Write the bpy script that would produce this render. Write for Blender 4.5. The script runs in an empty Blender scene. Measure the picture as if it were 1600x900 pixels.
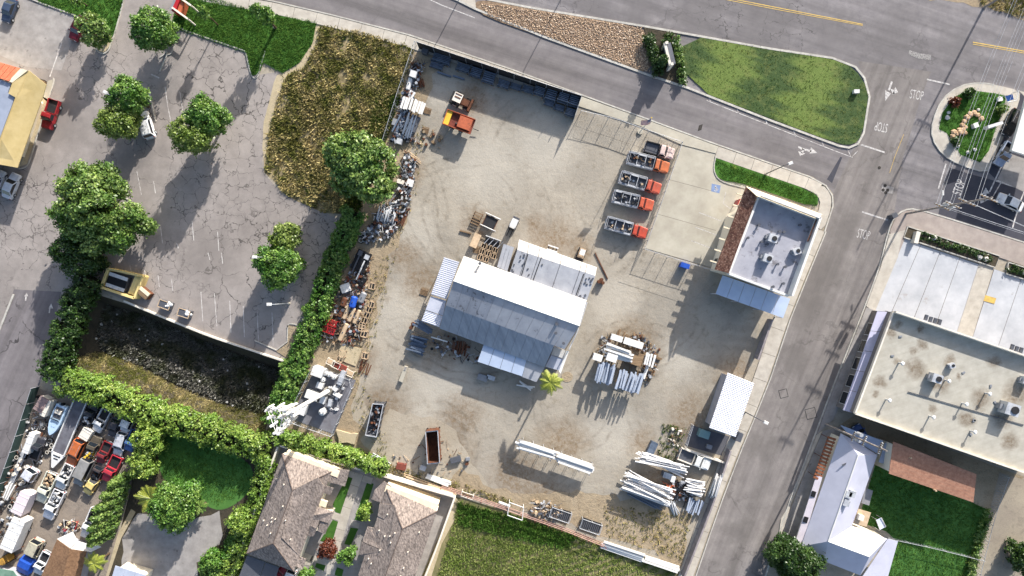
import bpy, math, random
import numpy as np
from mathutils import Vector, Matrix
from mathutils.geometry import tessellate_polygon

# ------------------------------------------------------------------ camera, world, sun, exposure
SC = bpy.context.scene
COL = SC.collection
random.seed(7)
RNG = np.random.default_rng(7)
H = 105.0                      # flying height of the drone in metres
S = 0.1125                     # metres on the ground per photo pixel (1600 px wide)
cam = bpy.data.cameras.new("camera")
cam.sensor_width = 36.0
cam.lens = 36.0 * H / (1600 * S)
cam.clip_end = 3000.0
cam.clip_start = 0.5
camo = bpy.data.objects.new("camera", cam)
camo.location = (0, 0, H)
COL.objects.link(camo)
SC.camera = camo

SUN_EL = math.radians(22.0)
SUN_AZ = math.radians(27.6)    # clockwise from +Y
sd = Vector((math.sin(SUN_AZ) * math.cos(SUN_EL), math.cos(SUN_AZ) * math.cos(SUN_EL), math.sin(SUN_EL)))
world = bpy.data.worlds.new("World")
SC.world = world
world.use_nodes = True
wn = world.node_tree
bg = wn.nodes["Background"]
sky = wn.nodes.new("ShaderNodeTexSky")
sky.sky_type = 'NISHITA'
sky.sun_disc = False
sky.sun_elevation = SUN_EL
sky.sun_rotation = SUN_AZ
sky.air_density = 0.9
sky.dust_density = 2.2
sky.ozone_density = 0.7
wn.links.new(sky.outputs[0], bg.inputs[0])
bg.inputs[1].default_value = 0.12
sun = bpy.data.lights.new("sun", 'SUN')
sun.energy = 4.5
sun.angle = math.radians(0.5)
sun.color = (1.0, 0.965, 0.92)
suno = bpy.data.objects.new("sun", sun)
suno.rotation_euler = sd.to_track_quat('Z', 'Y').to_euler()
suno.location = sd * 200
COL.objects.link(suno)
SC.view_settings.view_transform = 'Standard'
SC.view_settings.look = 'None'
SC.view_settings.gamma = 1.0
SC.view_settings.exposure = 1.0


# ------------------------------------------------------------------ helpers
def P(u, v, z=0.0):
    """point at height z that stands at ground survey position of photo pixel (u, v)"""
    k = S * (H - z) / H
    return Vector(((u - 800) * k, (450 - v) * k, z))


def C(r, g, b):
    def f(x):
        x /= 255.0
        return x / 12.92 if x <= 0.04045 else ((x + 0.055) / 1.055) ** 2.4
    return (f(r), f(g), f(b), 1.0)


MATS = {}


class NT:
    def __init__(self, name):
        self.m = bpy.data.materials.new(name)
        self.m.use_nodes = True
        self.t = self.m.node_tree
        self.b = self.t.nodes["Principled BSDF"]
        self.out = self.t.nodes["Material Output"]

    def n(self, typ, ins=None, **kw):
        nd = self.t.nodes.new("ShaderNode" + typ)
        for k, val in kw.items():
            setattr(nd, k, val)
        for k, val in (ins or {}).items():
            self.set(nd.inputs[k], val)
        return nd

    def set(self, sock, val):
        if isinstance(val, bpy.types.NodeSocket):
            self.t.links.new(val, sock)
        else:
            sock.default_value = val

    def noise(self, vec, scale, detail=6.0, rough=0.6, dist=0.0):
        return self.n('TexNoise', {'Vector': vec, 'Scale': scale, 'Detail': detail, 'Roughness': rough, 'Distortion': dist}).outputs[0]

    def ramp(self, fac, lo, hi, a=0.0, b=1.0):
        return self.n('MapRange', {0: fac, 1: lo, 2: hi, 3: a, 4: b}).outputs[0]

    def mix(self, fac, a, b, mode='MIX'):
        nd = self.n('Mix', data_type='RGBA', blend_type=mode)
        self.set(nd.inputs[0], fac)
        self.set(nd.inputs[6], a)
        self.set(nd.inputs[7], b)
        return nd.outputs[2]

    def math(self, op, a, b=0.0):
        return self.n('Math', {0: a, 1: b}, operation=op).outputs[0]


def coords(t, stretch=None):
    tc = t.n('TexCoord').outputs['Object']
    if stretch:
        ang, sx, sy = stretch
        tc = t.n('Mapping', {0: tc, 2: (0, 0, math.radians(ang))}).outputs[0]
        tc = t.n('Mapping', {0: tc, 3: (sx, sy, 1)}).outputs[0]
    return tc


def mat(name, c1, c2=None, sc=2.0, rough=0.85, bump=0.0, metal=0.0, stretch=None, big=0.12, lo=.35, hi=.65, spots=None, spec=.3):
    """procedural material: two colours mixed by noise, slow large-scale variation, optional dark spots and relief"""
    if name in MATS:
        return MATS[name]
    t = NT(name)
    c2 = c2 or tuple(x * .8 for x in c1[:3]) + (1,)
    tc = coords(t, stretch)
    f = t.ramp(t.noise(tc, sc, 8, .65), lo, hi)
    col = t.mix(f, c1, c2)
    if big:
        g = t.ramp(t.noise(coords(t), sc * .11 + .02, 4), .3, .7, 1 - big, 1 + big)
        gv = t.n('CombineColor', {0: g, 1: g, 2: g}).outputs[0]
        col = t.mix(1.0, col, gv, 'MULTIPLY')
    if spots:
        s = t.ramp(t.noise(coords(t), spots[1], 5, .7), spots[2], spots[2] + .08)
        col = t.mix(s, col, spots[0])
    t.set(t.b.inputs['Base Color'], col)
    t.b.inputs['Roughness'].default_value = rough
    t.b.inputs['Metallic'].default_value = metal
    t.b.inputs['Specular IOR Level'].default_value = spec
    if bump:
        bn = t.n('Bump', {'Strength': min(1, bump), 'Distance': .08, 'Height': t.noise(coords(t), sc * 3, 6)})
        t.set(t.b.inputs['Normal'], bn.outputs[0])
    MATS[name] = t.m
    return t.m


def blobs(t, lst, wob=2.5):
    """mask of worn or stained places: soft spots (u, v, radius px) with frayed edges"""
    pos = t.n('NewGeometry').outputs['Position']
    nz = t.n('TexNoise', {'Vector': pos, 'Scale': .35, 'Detail': 6.0, 'Roughness': .7}).outputs['Color']
    off = t.n('VectorMath', {0: t.n('VectorMath', {0: nz, 1: (.5, .5, .5)}, operation='SUBTRACT').outputs[0], 'Scale': wob * 2}, operation='SCALE').outputs[0]
    p = t.n('VectorMath', {0: pos, 1: off}, operation='ADD').outputs[0]
    p = t.n('VectorMath', {0: p, 1: (1, 1, 0)}, operation='MULTIPLY').outputs[0]
    acc = None
    for u, v, r in lst:
        c = P(u, v)
        d = t.n('VectorMath', {0: p, 1: (c.x, c.y, 0)}, operation='DISTANCE').outputs['Value']
        m = t.ramp(d, r * S * .35, r * S, 1, 0)
        acc = m if acc is None else t.math('MAXIMUM', acc, m)
    return acc


def asphalt(name, c1, c2, crack=.5, csc=.25, streak=None, patch=.22, dark=.3, worn=None, web=None):
    """old asphalt: grain, patches, wandering cracks and oil stains"""
    if name in MATS:
        return MATS[name]
    t = NT(name)
    tc = coords(t)
    col = t.mix(t.ramp(t.noise(tc, .5, 8, .7), .3, .7), c1, c2)
    g = t.ramp(t.noise(tc, .06, 5, .6), .3, .7, 1 - patch, 1 + patch)
    col = t.mix(1.0, col, t.n('CombineColor', {0: g, 1: g, 2: g}).outputs[0], 'MULTIPLY')
    if streak is not None:
        st = coords(t, (streak, .02, .5))
        g = t.ramp(t.noise(st, 1.0, 5, .6), .28, .72, .66, 1.22)
        col = t.mix(1.0, col, t.n('CombineColor', {0: g, 1: g, 2: g}).outputs[0], 'MULTIPLY')
    grain = t.ramp(t.noise(tc, 9, 3, .7), .3, .7, .88, 1.1)
    col = t.mix(1.0, col, t.n('CombineColor', {0: grain, 1: grain, 2: grain}).outputs[0], 'MULTIPLY')
    if crack:
        wob = t.n('TexNoise', {'Vector': tc, 'Scale': .6, 'Detail': 5.0}).outputs['Color']
        v2 = t.n('VectorMath', {0: tc, 1: t.n('VectorMath', {0: wob, 'Scale': 3.2}, operation='SCALE').outputs[0]}, operation='ADD').outputs[0]
        d = t.n('TexVoronoi', {'Vector': v2, 'Scale': csc}, feature='DISTANCE_TO_EDGE').outputs['Distance']
        wid = t.ramp(t.noise(tc, .35, 4), .36, .66, .0, .024)
        line = t.math('LESS_THAN', d, wid)
        msk = t.ramp(t.noise(tc, .05, 3), .46, .56)
        fac = t.math('MULTIPLY', t.math('MULTIPLY', line, msk), crack)
        col = t.mix(fac, col, tuple(x * .22 for x in c1[:3]) + (1,))
    if web:
        wob = t.n('TexNoise', {'Vector': tc, 'Scale': .9, 'Detail': 4.0}).outputs['Color']
        v2 = t.n('VectorMath', {0: tc, 1: t.n('VectorMath', {0: wob, 'Scale': 1.8}, operation='SCALE').outputs[0]}, operation='ADD').outputs[0]
        d = t.n('TexVoronoi', {'Vector': v2, 'Scale': .42}, feature='DISTANCE_TO_EDGE').outputs['Distance']
        line = t.math('LESS_THAN', d, t.ramp(t.noise(tc, .6, 3), .35, .65, .002, .026))
        col = t.mix(t.math('MULTIPLY', t.math('MULTIPLY', line, t.math('GREATER_THAN', blobs(t, web, 5), .35)), .8), col, tuple(x * .25 for x in c1[:3]) + (1,))
    if worn:
        col = t.mix(t.math('MULTIPLY', blobs(t, worn, 5), .55), col, tuple(x * .55 for x in c1[:3]) + (1,))
    s = t.ramp(t.noise(tc, .8, 5, .75), .66, .74, 0, dark)
    col = t.mix(s, col, tuple(x * .35 for x in c1[:3]) + (1,))
    t.set(t.b.inputs['Base Color'], col)
    t.b.inputs['Roughness'].default_value = .9
    t.b.inputs['Specular IOR Level'].default_value = .2
    bn = t.n('Bump', {'Strength': .35, 'Distance': .03, 'Height': t.noise(tc, 7, 5)})
    t.set(t.b.inputs['Normal'], bn.outputs[0])
    MATS[name] = t.m
    return t.m


def arcs(t, lst):
    """pairs of wheel ruts along circles (u, v, radius px)"""
    pos = t.n('NewGeometry').outputs['Position']
    nz = t.n('TexNoise', {'Vector': pos, 'Scale': .12, 'Detail': 3.0}).outputs['Color']
    p = t.n('VectorMath', {0: pos, 1: t.n('VectorMath', {0: nz, 'Scale': 4.0}, operation='SCALE').outputs[0]}, operation='ADD').outputs[0]
    p = t.n('VectorMath', {0: p, 1: (1, 1, 0)}, operation='MULTIPLY').outputs[0]
    acc = None
    for k, (u, v, r) in enumerate(lst):
        c = P(u, v)
        d = t.n('VectorMath', {0: p, 1: (c.x + 2, c.y + 2, 0)}, operation='DISTANCE').outputs['Value']
        e = t.math('ABSOLUTE', t.math('SUBTRACT', t.math('ABSOLUTE', t.math('SUBTRACT', d, r * S)), .85))
        m = t.math('MULTIPLY', t.ramp(e, .08, .38, 1, 0), t.ramp(t.noise(t.n('Mapping', {0: pos, 1: (k * 17.0, k * 5.0, 0)}).outputs[0], .05, 3), .46, .58))
        acc = m if acc is None else t.math('MAXIMUM', acc, m)
    return acc


def dirt(name, c1, c2, c3, rough_relief=.5, track=.5, brown=None, ruts=None, pale=None):
    """packed yard dirt: pale dust, damp drifts, curved wheel tracks, crumbs"""
    if name in MATS:
        return MATS[name]
    t = NT(name)
    tc = coords(t)
    col = t.mix(t.ramp(t.noise(tc, .11, 7, .62, .6), .36, .64), c1, c2)
    col = t.mix(t.ramp(t.noise(tc, .9, 8, .72, .8), .52, .74, 0, .75), col, c3)
    w = t.n('TexWave', {'Vector': t.n('Mapping', {0: tc, 1: (31, 9, 0)}).outputs[0], 'Scale': .16, 'Distortion': 14.0, 'Detail': 5.0, 'Detail Scale': .35, 'Detail Roughness': .72}, wave_type='RINGS')
    wm = t.ramp(t.noise(tc, .07, 3), .5, .62, 0, track)
    g = t.ramp(w.outputs[1], 0, 1, .86, 1.08)
    col = t.mix(wm, col, t.mix(1.0, col, t.n('CombineColor', {0: g, 1: g, 2: g}).outputs[0], 'MULTIPLY'))
    if pale:
        col = t.mix(t.math('MULTIPLY', blobs(t, pale, 4), .5), col, C(184, 177, 164))
    if brown:
        sp = t.ramp(t.noise(tc, 1.3, 8, .8, .5), .40, .66)
        col = t.mix(t.math('MULTIPLY', blobs(t, brown, 3), t.math('ADD', t.math('MULTIPLY', sp, .75), .22)), col, C(118, 98, 74))
    if ruts:
        col = t.mix(t.math('MULTIPLY', t.math('MULTIPLY', arcs(t, ruts), .42), t.ramp(t.noise(tc, .9, 4, .7), .4, .65, .15, 1)), col, tuple(x * .45 for x in c3[:3]) + (1,))
    gr = t.ramp(t.noise(tc, 5, 5, .75), .3, .7, .89, 1.08)
    col = t.mix(1.0, col, t.n('CombineColor', {0: gr, 1: gr, 2: gr}).outputs[0], 'MULTIPLY')
    t.set(t.b.inputs['Base Color'], col)
    t.b.inputs['Roughness'].default_value = .95
    t.b.inputs['Specular IOR Level'].default_value = .1
    hh = t.math('ADD', t.noise(tc, 1.6, 8, .72), t.math('MULTIPLY', w.outputs[1], t.math('MULTIPLY', wm, .12)))
    bn = t.n('Bump', {'Strength': min(1, rough_relief), 'Distance': .14 + .2 * max(0, rough_relief - .45), 'Height': hh})
    t.set(t.b.inputs['Normal'], bn.outputs[0])
    MATS[name] = t.m
    return t.m


def leafmat(name, ca, cb, cc=None, trans=.3, gloss=.5):
    """leaves: colour varies leaf by leaf, light passes through a little"""
    if name in MATS:
        return MATS[name]
    t = NT(name)
    r = t.n('NewGeometry').outputs['Random Per Island']
    col = t.mix(r, ca, cb)
    if cc:
        col = t.mix(t.ramp(t.noise(coords(t), .3, 5, .65), .40, .58), col, cc)
        col = t.mix(t.ramp(t.noise(coords(t), .12, 3), .45, .7, 0, .4), col, tuple(x * .5 for x in ca[:3]) + (1,))
        if trans > .25 and gloss > .3:
            col = t.mix(t.ramp(t.noise(coords(t), .8, 4, .7), .68, .76, 0, .6), col, C(150, 132, 78))
    t.set(t.b.inputs['Base Color'], col)
    t.b.inputs['Roughness'].default_value = .42 if gloss > .3 else .9
    t.b.inputs['Specular IOR Level'].default_value = gloss
    tr = t.n('BsdfTranslucent', {'Color': col})
    mx = t.n('MixShader', {0: trans, 1: t.b.outputs[0], 2: tr.outputs[0]})
    t.t.links.new(mx.outputs[0], t.out.inputs[0])
    MATS[name] = t.m
    return t.m


def paint(name, col, rough=.35, metal=.0):
    return mat("paint_" + name, col, tuple(x * .82 for x in col[:3]) + (1,), sc=1.5, rough=rough, metal=metal, big=.08, spec=.5)


class MB:
    """collects shapes; build() links them as ONE mesh object"""
    def __init__(self):
        self.v, self.f, self.mi = [], [], []

    def add(self, vs, fs, m=0):
        o = len(self.v)
        self.v += [tuple(p) for p in vs]
        for f in fs:
            self.f.append([i + o for i in f])
            self.mi.append(m)
        return self

    def box(self, c, s, rz=0.0, m=0, taper=1.0, pitch=0.0):
        x, y, z = s[0] / 2, s[1] / 2, s[2] / 2
        vs = [(-x, -y, -z), (x, -y, -z), (x, y, -z), (-x, y, -z),
              (-x * taper, -y * taper, z), (x * taper, -y * taper, z), (x * taper, y * taper, z), (-x * taper, y * taper, z)]
        R = Matrix.Rotation(rz, 3, 'Z') @ Matrix.Rotation(pitch, 3, 'Y')
        vs = [R @ Vector(p) + Vector(c) for p in vs]
        return self.add(vs, [(3, 2, 1, 0), (4, 5, 6, 7), (0, 1, 5, 4), (1, 2, 6, 5), (2, 3, 7, 6), (3, 0, 4, 7)], m)

    def tube(self, a, b, r, n=6, r2=None, m=0, cap=True):
        a, b = Vector(a), Vector(b)
        r2 = r if r2 is None else r2
        d = (b - a)
        if d.length < 1e-6:
            return self
        d.normalize()
        t1 = d.orthogonal().normalized()
        t2 = d.cross(t1)
        vs = []
        for p, rr in ((a, r), (b, r2)):
            for i in range(n):
                g = 2 * math.pi * i / n
                vs.append(p + (t1 * math.cos(g) + t2 * math.sin(g)) * rr)
        fs = [(i, (i + 1) % n, n + (i + 1) % n, n + i) for i in range(n)]
        if cap:
            fs += [tuple(range(n))[::-1], tuple(range(n, 2 * n))]
        return self.add(vs, fs, m)

    def path(self, pts, r, n=6, m=0):
        for a, b in zip(pts[:-1], pts[1:]):
            self.tube(a, b, r, n, m=m)
        return self

    def prism(self, pts, z0, z1, m=0, top=True, bottom=False):
        """pts: list of 2D/3D points (xy used)"""
        pts = [(p[0], p[1]) for p in pts]
        ar = sum(pts[i][0] * pts[(i + 1) % len(pts)][1] - pts[(i + 1) % len(pts)][0] * pts[i][1] for i in range(len(pts)))
        if ar < 0:
            pts = pts[::-1]
        n = len(pts)
        vs = [(x, y, z0) for x, y in pts] + [(x, y, z1) for x, y in pts]
        fs = [(i, (i + 1) % n, n + (i + 1) % n, n + i) for i in range(n)] if z1 - z0 > 1e-5 else []
        tri = tessellate_polygon([[Vector((x, y, 0)) for x, y in pts]])
        if top:
            for a, b, c in tri:
                A, B, Cc = Vector(pts[a]), Vector(pts[b]), Vector(pts[c])
                k = (B - A).cross(Cc - A)
                fs.append((n + a, n + b, n + c) if k > 0 else (n + a, n + c, n + b))
        if bottom:
            for a, b, c in tri:
                fs.append((a, c, b))
        return self.add(vs, fs, m)

    def slab(self, pts, th, m=0):
        """thick planar plate: pts 3D loop (top face), thickness straight down"""
        pts = [Vector(p) for p in pts]
        nrm = sum((pts[i].cross(pts[(i + 1) % len(pts)]) for i in range(len(pts))), Vector())
        if nrm.z < 0:
            pts = pts[::-1]
        n = len(pts)
        vs = pts + [p - Vector((0, 0, th)) for p in pts]
        fs = [tuple(range(n)), tuple(range(n, 2 * n))[::-1]]
        fs += [(i, n + i, n + (i + 1) % n, (i + 1) % n) for i in range(n)]
        return self.add(vs, fs, m)

    def ribbed(self, q, n, depth, th=.03, m=0):
        """corrugated sheet over quad q (a,b,c,d): ribs run a->b, n ribs from a to d"""
        a, b, c, d = [Vector(p) for p in q]
        vs = []
        for i in range(2 * n + 1):
            t = i / (2 * n)
            off = Vector((0, 0, depth if i % 2 else 0))
            vs += [a.lerp(d, t) + off, b.lerp(c, t) + off]
        fs = [(2 * i, 2 * i + 1, 2 * i + 3, 2 * i + 2) for i in range(2 * n)]
        up = (b - a).cross(d - a).z > 0
        if not up:
            fs = [f[::-1] for f in fs]
        self.add(vs, fs, m)
        lo = [p - Vector((0, 0, th)) for p in (a, b, c, d)]
        return self.slab(lo, th, m)

    def build(self, name, mats, parent=None, smooth=False, kind=None, label=None):
        mats = mats if isinstance(mats, (list, tuple)) else [mats]
        me = bpy.data.meshes.new(name)
        off = parent.location if (parent is not None and parent.get('_w')) else None
        vs = self.v if off is None else [(x - off.x, y - off.y, z - off.z) for x, y, z in self.v]
        me.from_pydata(vs, [], self.f)
        for mm in mats:
            me.materials.append(mm)
        if len(mats) > 1:
            me.polygons.foreach_set('material_index', self.mi)
        if smooth:
            me.polygons.foreach_set('use_smooth', [True] * len(self.f))
        me.update()
        return link(name, me, parent, kind, label)


def link(name, me, parent=None, kind=None, label=None):
    o = bpy.data.objects.new(name, me)
    COL.objects.link(o)
    if parent is not None:
        o.parent = parent
    if kind:
        o['kind'] = kind
    if label:
        o['label'] = label
    return o


def tag(o, label, cat, group=None, kind=None):
    o['label'] = label
    o['category'] = cat
    if group:
        o['group'] = group
    if kind:
        o['kind'] = kind
    return o


def thing(name, label, cat, loc=(0, 0, 0), rz=0.0, group=None, w=True):
    """Empty at a thing's base; w: its parts are given in place-coordinates"""
    o = bpy.data.objects.new(name, None)
    o.empty_display_size = .5
    COL.objects.link(o)
    o.location = loc
    o.rotation_euler = (0, 0, rz)
    tag(o, label, cat, group)
    if w and rz == 0:
        o['_w'] = 1
    return o


CHILD = {}


def copy_tree(o, parent=None):
    c = o.copy()
    COL.objects.link(c)
    if parent is not None:
        c.parent = parent
    for ch in list(o.children):
        copy_tree(ch, c)
    return c


PROTO = {}


def place(key, fn, u, v, z=0.0, rot=0.0, sc=(1, 1, 1), label=None, cat=None, group=None):
    """first call uses the prototype itself, later calls copy it with its parts"""
    if key not in PROTO:
        PROTO[key] = o = fn()
        o['_n'] = 0
    else:
        o = copy_tree(PROTO[key])
    q = P(u, v, z + .7)
    o.location = (q.x, q.y, z)
    o.rotation_euler = (0, 0, math.radians(rot))
    o.scale = (sc, sc, sc) if isinstance(sc, (int, float)) else sc
    if label:
        o['label'] = label
    if cat:
        o['category'] = cat
    if group:
        o['group'] = group
    elif 'group' in o:
        del o['group']
    return o


def poly(pts, z=0.0):
    return [P(u, v, z) for u, v in pts]


def smooth(pts, n=2, closed=True):
    for _ in range(n):
        q = []
        m = len(pts)
        rng = range(m) if closed else range(m - 1)
        if not closed:
            q.append(pts[0])
        for i in rng:
            a, b = pts[i], pts[(i + 1) % m]
            q.append((a[0] * .75 + b[0] * .25, a[1] * .75 + b[1] * .25))
            q.append((a[0] * .25 + b[0] * .75, a[1] * .25 + b[1] * .75))
        if not closed:
            q.append(pts[-1])
        pts = q
    return pts


def ragged(pts, amp=3, step=14, seed=1):
    """natural edge: subdivide the outline and jitter it"""
    r = random.Random(seed)
    q = []
    m = len(pts)
    for i in range(m):
        a, b = pts[i], pts[(i + 1) % m]
        k = max(1, int(math.hypot(b[0] - a[0], b[1] - a[1]) / step))
        for j in range(k):
            t = j / k
            q.append((a[0] + (b[0] - a[0]) * t + r.uniform(-amp, amp), a[1] + (b[1] - a[1]) * t + r.uniform(-amp, amp)))
    return q


def sheet(name, pts, lvl, m, parent=None, kind='structure', h=0.0):
    z = lvl * .004
    mb = MB()
    if h:
        mb.prism(poly(pts), 0.0, h + z)
    else:
        mb.prism(poly(pts), z, z)
    return mb.build(name, m, parent, kind=kind if parent is None else None)


def ribbon_pts(line, w, side=0):
    """strip polygon along a pixel polyline; w in px; side 0 centred, 1/-1 one side"""
    L, Rr = [], []
    n = len(line)
    for i in range(n):
        a = Vector(line[max(0, i - 1)])
        b = Vector(line[min(n - 1, i + 1)])
        d = (b - a).normalized()
        nn = Vector((-d.y, d.x))
        p = Vector(line[i])
        if side == 0:
            L.append(p + nn * w / 2); Rr.append(p - nn * w / 2)
        elif side > 0:
            L.append(p + nn * w); Rr.append(p)
        else:
            L.append(p); Rr.append(p - nn * w)
    return L, Rr


def strip(mb, line, w, z0, z1, side=0, m=0):
    L, Rr = ribbon_pts(line, w, side)
    for i in range(len(line) - 1):
        q = [P(*L[i]), P(*L[i + 1]), P(*Rr[i + 1]), P(*Rr[i])]
        mb.prism(q, z0, z1, m)
    return mb


def resample(line, step):
    out = [Vector(line[0])]
    acc = 0
    for a, b in zip(line[:-1], line[1:]):
        a, b = Vector(a), Vector(b)
        L = (b - a).length
        while acc + L >= step:
            t = (step - acc)
            a = a + (b - a).normalized() * t
            out.append(a.copy())
            L = (b - a).length
            acc = 0
        acc += L
    if (Vector(line[-1]) - out[-1]).length > step * .3:
        out.append(Vector(line[-1]))
    else:
        out[-1] = Vector(line[-1])
    return out


def kerb(name, line, closed=False, w=1.9, h=.15, parent=None):
    if closed:
        line = list(line) + [line[0]]
    mb = MB()
    strip(mb, line, w, 0, h)
    return mb.build(name, M['kerb'], parent, kind='structure' if parent is None else None)


def pavement(name, line, w, step, h, m, side=1, parent=None):
    """sidewalk: separate slabs with open joints, all children of one structure"""
    root = None
    line = resample(line, step)
    L, Rr = ribbon_pts(line, w, side)
    base = MB()
    for i in range(len(line) - 1):
        base.prism([P(*L[i]), P(*L[i + 1]), P(*Rr[i + 1]), P(*Rr[i])], 0, h - .02)
    root = base.build(name, M['joint'], None, kind='structure')
    g = .6 / max(step, 1)
    for i in range(len(line) - 1):
        a, b, c, d = L[i].lerp(L[i + 1], g / 2), L[i].lerp(L[i + 1], 1 - g / 2), Rr[i].lerp(Rr[i + 1], 1 - g / 2), Rr[i].lerp(Rr[i + 1], g / 2)
        mb = MB().prism([P(*a), P(*b), P(*c), P(*d)], 0.01, h + random.uniform(-.004, .004))
        mb.build('paving_slab', m, root)
    return root


def quadgrid(name, q, nu, nv, z0, z1, m, gap=.5, joint=None):
    """concrete pad cast in slabs, joints recessed"""
    a, b, c, d = [Vector(p) for p in q]
    base = MB().prism(poly([tuple(a), tuple(b), tuple(c), tuple(d)]), 0, z1 - .012)
    root = base.build(name, joint or M['joint'], None, kind='structure')
    W = (b - a).length / nu
    Hh = (d - a).length / nv
    for i in range(nu):
        for j in range(nv):
            def pt(s, t):
                return a.lerp(b, s).lerp(d.lerp(c, s), t)
            gu, gv = gap / W / nu / 2, gap / Hh / nv / 2
            s0, s1, t0, t1 = i / nu + gu, (i + 1) / nu - gu, j / nv + gv, (j + 1) / nv - gv
            MB().prism([P(*pt(s0, t0)), P(*pt(s1, t0)), P(*pt(s1, t1)), P(*pt(s0, t1))], z0, z1 + random.uniform(-.003, .003)).build('concrete_slab', m, root)
    return root


# ---- plants
def leafmesh(name, c, nrm, size, m, parent=None, kind=None, aspect=.6, rng=RNG):
    n = len(c)
    nrm = nrm / np.maximum(np.linalg.norm(nrm, axis=1, keepdims=True), 1e-6)
    r = rng.normal(size=(n, 3))
    t1 = np.cross(nrm, r)
    t1 /= np.maximum(np.linalg.norm(t1, axis=1, keepdims=True), 1e-6)
    t2 = np.cross(nrm, t1)
    size = np.asarray(size).reshape(-1, 1)
    a = t1 * size
    b = t2 * size * aspect
    bend = nrm * size * .18
    v = np.stack([c - a - bend, c - b + bend * .4, c + a - bend, c + b + bend * .4], 1).reshape(-1, 3)
    return rawmesh(name, v, 4, m, parent, kind)


def rawmesh(name, v, k, m, parent=None, kind=None):
    if parent is not None and parent.get('_w'):
        v = v - np.array(parent.location)
    n = len(v) // k
    me = bpy.data.meshes.new(name)
    me.vertices.add(len(v))
    me.vertices.foreach_set('co', v.astype(np.float32).ravel())
    me.loops.add(len(v))
    me.loops.foreach_set('vertex_index', np.arange(len(v), dtype=np.int32))
    me.polygons.add(n)
    me.polygons.foreach_set('loop_start', np.arange(0, len(v), k, dtype=np.int32))
    me.update(calc_edges=True)
    for mm in (m if isinstance(m, (list, tuple)) else [m]):
        me.materials.append(mm)
    return link(name, me, parent, kind)


def clumps(centers, dirs, per, spread, size, rng=RNG):
    """leaf positions and normals round clump centres"""
    n = len(centers)
    c = np.repeat(centers, per, 0) + rng.normal(size=(n * per, 3)) * spread
    nn = np.repeat(dirs, per, 0) + rng.normal(size=(n * per, 3)) * .75 + np.array([0, 0, .35])
    sz = rng.uniform(.65, 1.25, n * per) * size
    return c, nn, sz


def tree(label, u, v, rpx, h, m, name='tree', group=None, cat='tree', lobes=9, dens=8.0, size=.2, per=19, squash=1.1, lob=None, seed=None, ell=(1, 1), rot=0):
    """trunk with limbs, crown of leaf clumps on several uneven lobes"""
    seed = seed if seed is not None else int(u * 13 + v * 7)
    rng = np.random.default_rng(seed)
    r = rpx * S * .97
    hc = h - r * squash * .95
    hc = max(hc, h * .42)
    base = P(u, v, hc)
    base.z = 0
    t = thing(name, label, cat, base, 0, group)
    tm = MB()
    tm.tube(base, base + Vector((.1, .05, hc * .55)), .05 * r + .09, 8, .04 * r + .06)
    tips = []
    ca, sa = math.cos(math.radians(rot)), math.sin(math.radians(rot))
    L = []
    for dx, dy, rp in (lob or ()):
        rl = rp * S * .95
        q = min(1.0, math.hypot(dx, dy) / rpx)
        zz = min(h - rl * .8, hc + (1 - q) * r * squash * .55 + rng.uniform(-.12, .08) * r)
        L.append((np.array([base.x + dx * S, base.y - dy * S, zz]), rl))
        tips.append(Vector(L[-1][0]))
        if q > .3:
            L.append((np.array([base.x + dx * S * .95, base.y - dy * S * .95, max(zz - rl * 1.1, rl * .7)]), rl * .9))
    for i in range(0 if lob else lobes):
        a = 2.4 * i + rng.uniform(-.5, .5)
        q = math.sqrt((i + .3) / lobes) * .66
        x, y = q * math.cos(a) * r * ell[0], q * math.sin(a) * r * ell[1]
        x, y = x * ca - y * sa, x * sa + y * ca
        rl = r * rng.uniform(.26, .5) * min(1.0, (ell[0] + ell[1]) / 2 + .1)
        zz = hc + (1 - (q / .8) ** 2) * r * squash * .5 + rng.uniform(-.1, .12) * r
        zz = min(zz, h - rl * .85)
        L.append((np.array([base.x + x, base.y + y, zz]), rl))
        tips.append(Vector((base.x + x, base.y + y, zz)))
        if q > .3 and squash > .45:
            zl_ = max(hc - r * squash * rng.uniform(.25, .55), rl * .8)
            L.append((np.array([base.x + x * .92, base.y + y * .92, zl_]), rl * .92))
    for k in tips:
        mid = base.lerp(k, .45)
        mid.z = hc * .7
        tm.tube(base + Vector((.1, .05, hc * .5)), mid, .03 * r + .04, 5, .02 * r + .03)
        tm.tube(mid, k, .02 * r + .03, 5, .02)
    tm.build('trunk', M['bark'], t)
    cc, dd = [], []
    for ctr, rl in L:
        n = int(dens * rl * rl * 4.2) + 6
        d = rng.normal(size=(n, 3))
        d[:, 2] = np.abs(d[:, 2]) * 1.05 - .35
        d /= np.linalg.norm(d, axis=1, keepdims=True)
        fr = np.sin(d @ rng.normal(size=(3, 3)) * 4.0).sum(1, keepdims=True) * .09
        rad = rl * (rng.uniform(.68, 1.14, (n, 1)) + fr)
        p = ctr + d * rad * np.array([1, 1, .85])
        keep = np.ones(n, bool)
        for c2, r2 in L:
            if c2 is not ctr:
                keep &= np.linalg.norm((p - c2) / r2, axis=1) > .72
        cc.append(p[keep]); dd.append(d[keep])
    cc = np.concatenate(cc); dd = np.concatenate(dd)
    gap = np.sin(cc @ rng.normal(size=(3, 2)) * (3.2 / max(r, 1)) * 1.6).sum(1) + rng.uniform(-.5, .5, len(cc))
    ok_ = gap < 1.2
    cc, dd = cc[ok_], dd[ok_]
    cc[:, 2] = np.maximum(cc[:, 2], .35)
    c, nn, sz = clumps(cc, dd, per, .16 + .02 * r, size, rng)
    leafmesh('crown', c, nn, sz, m, t, rng=rng)
    return t


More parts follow.
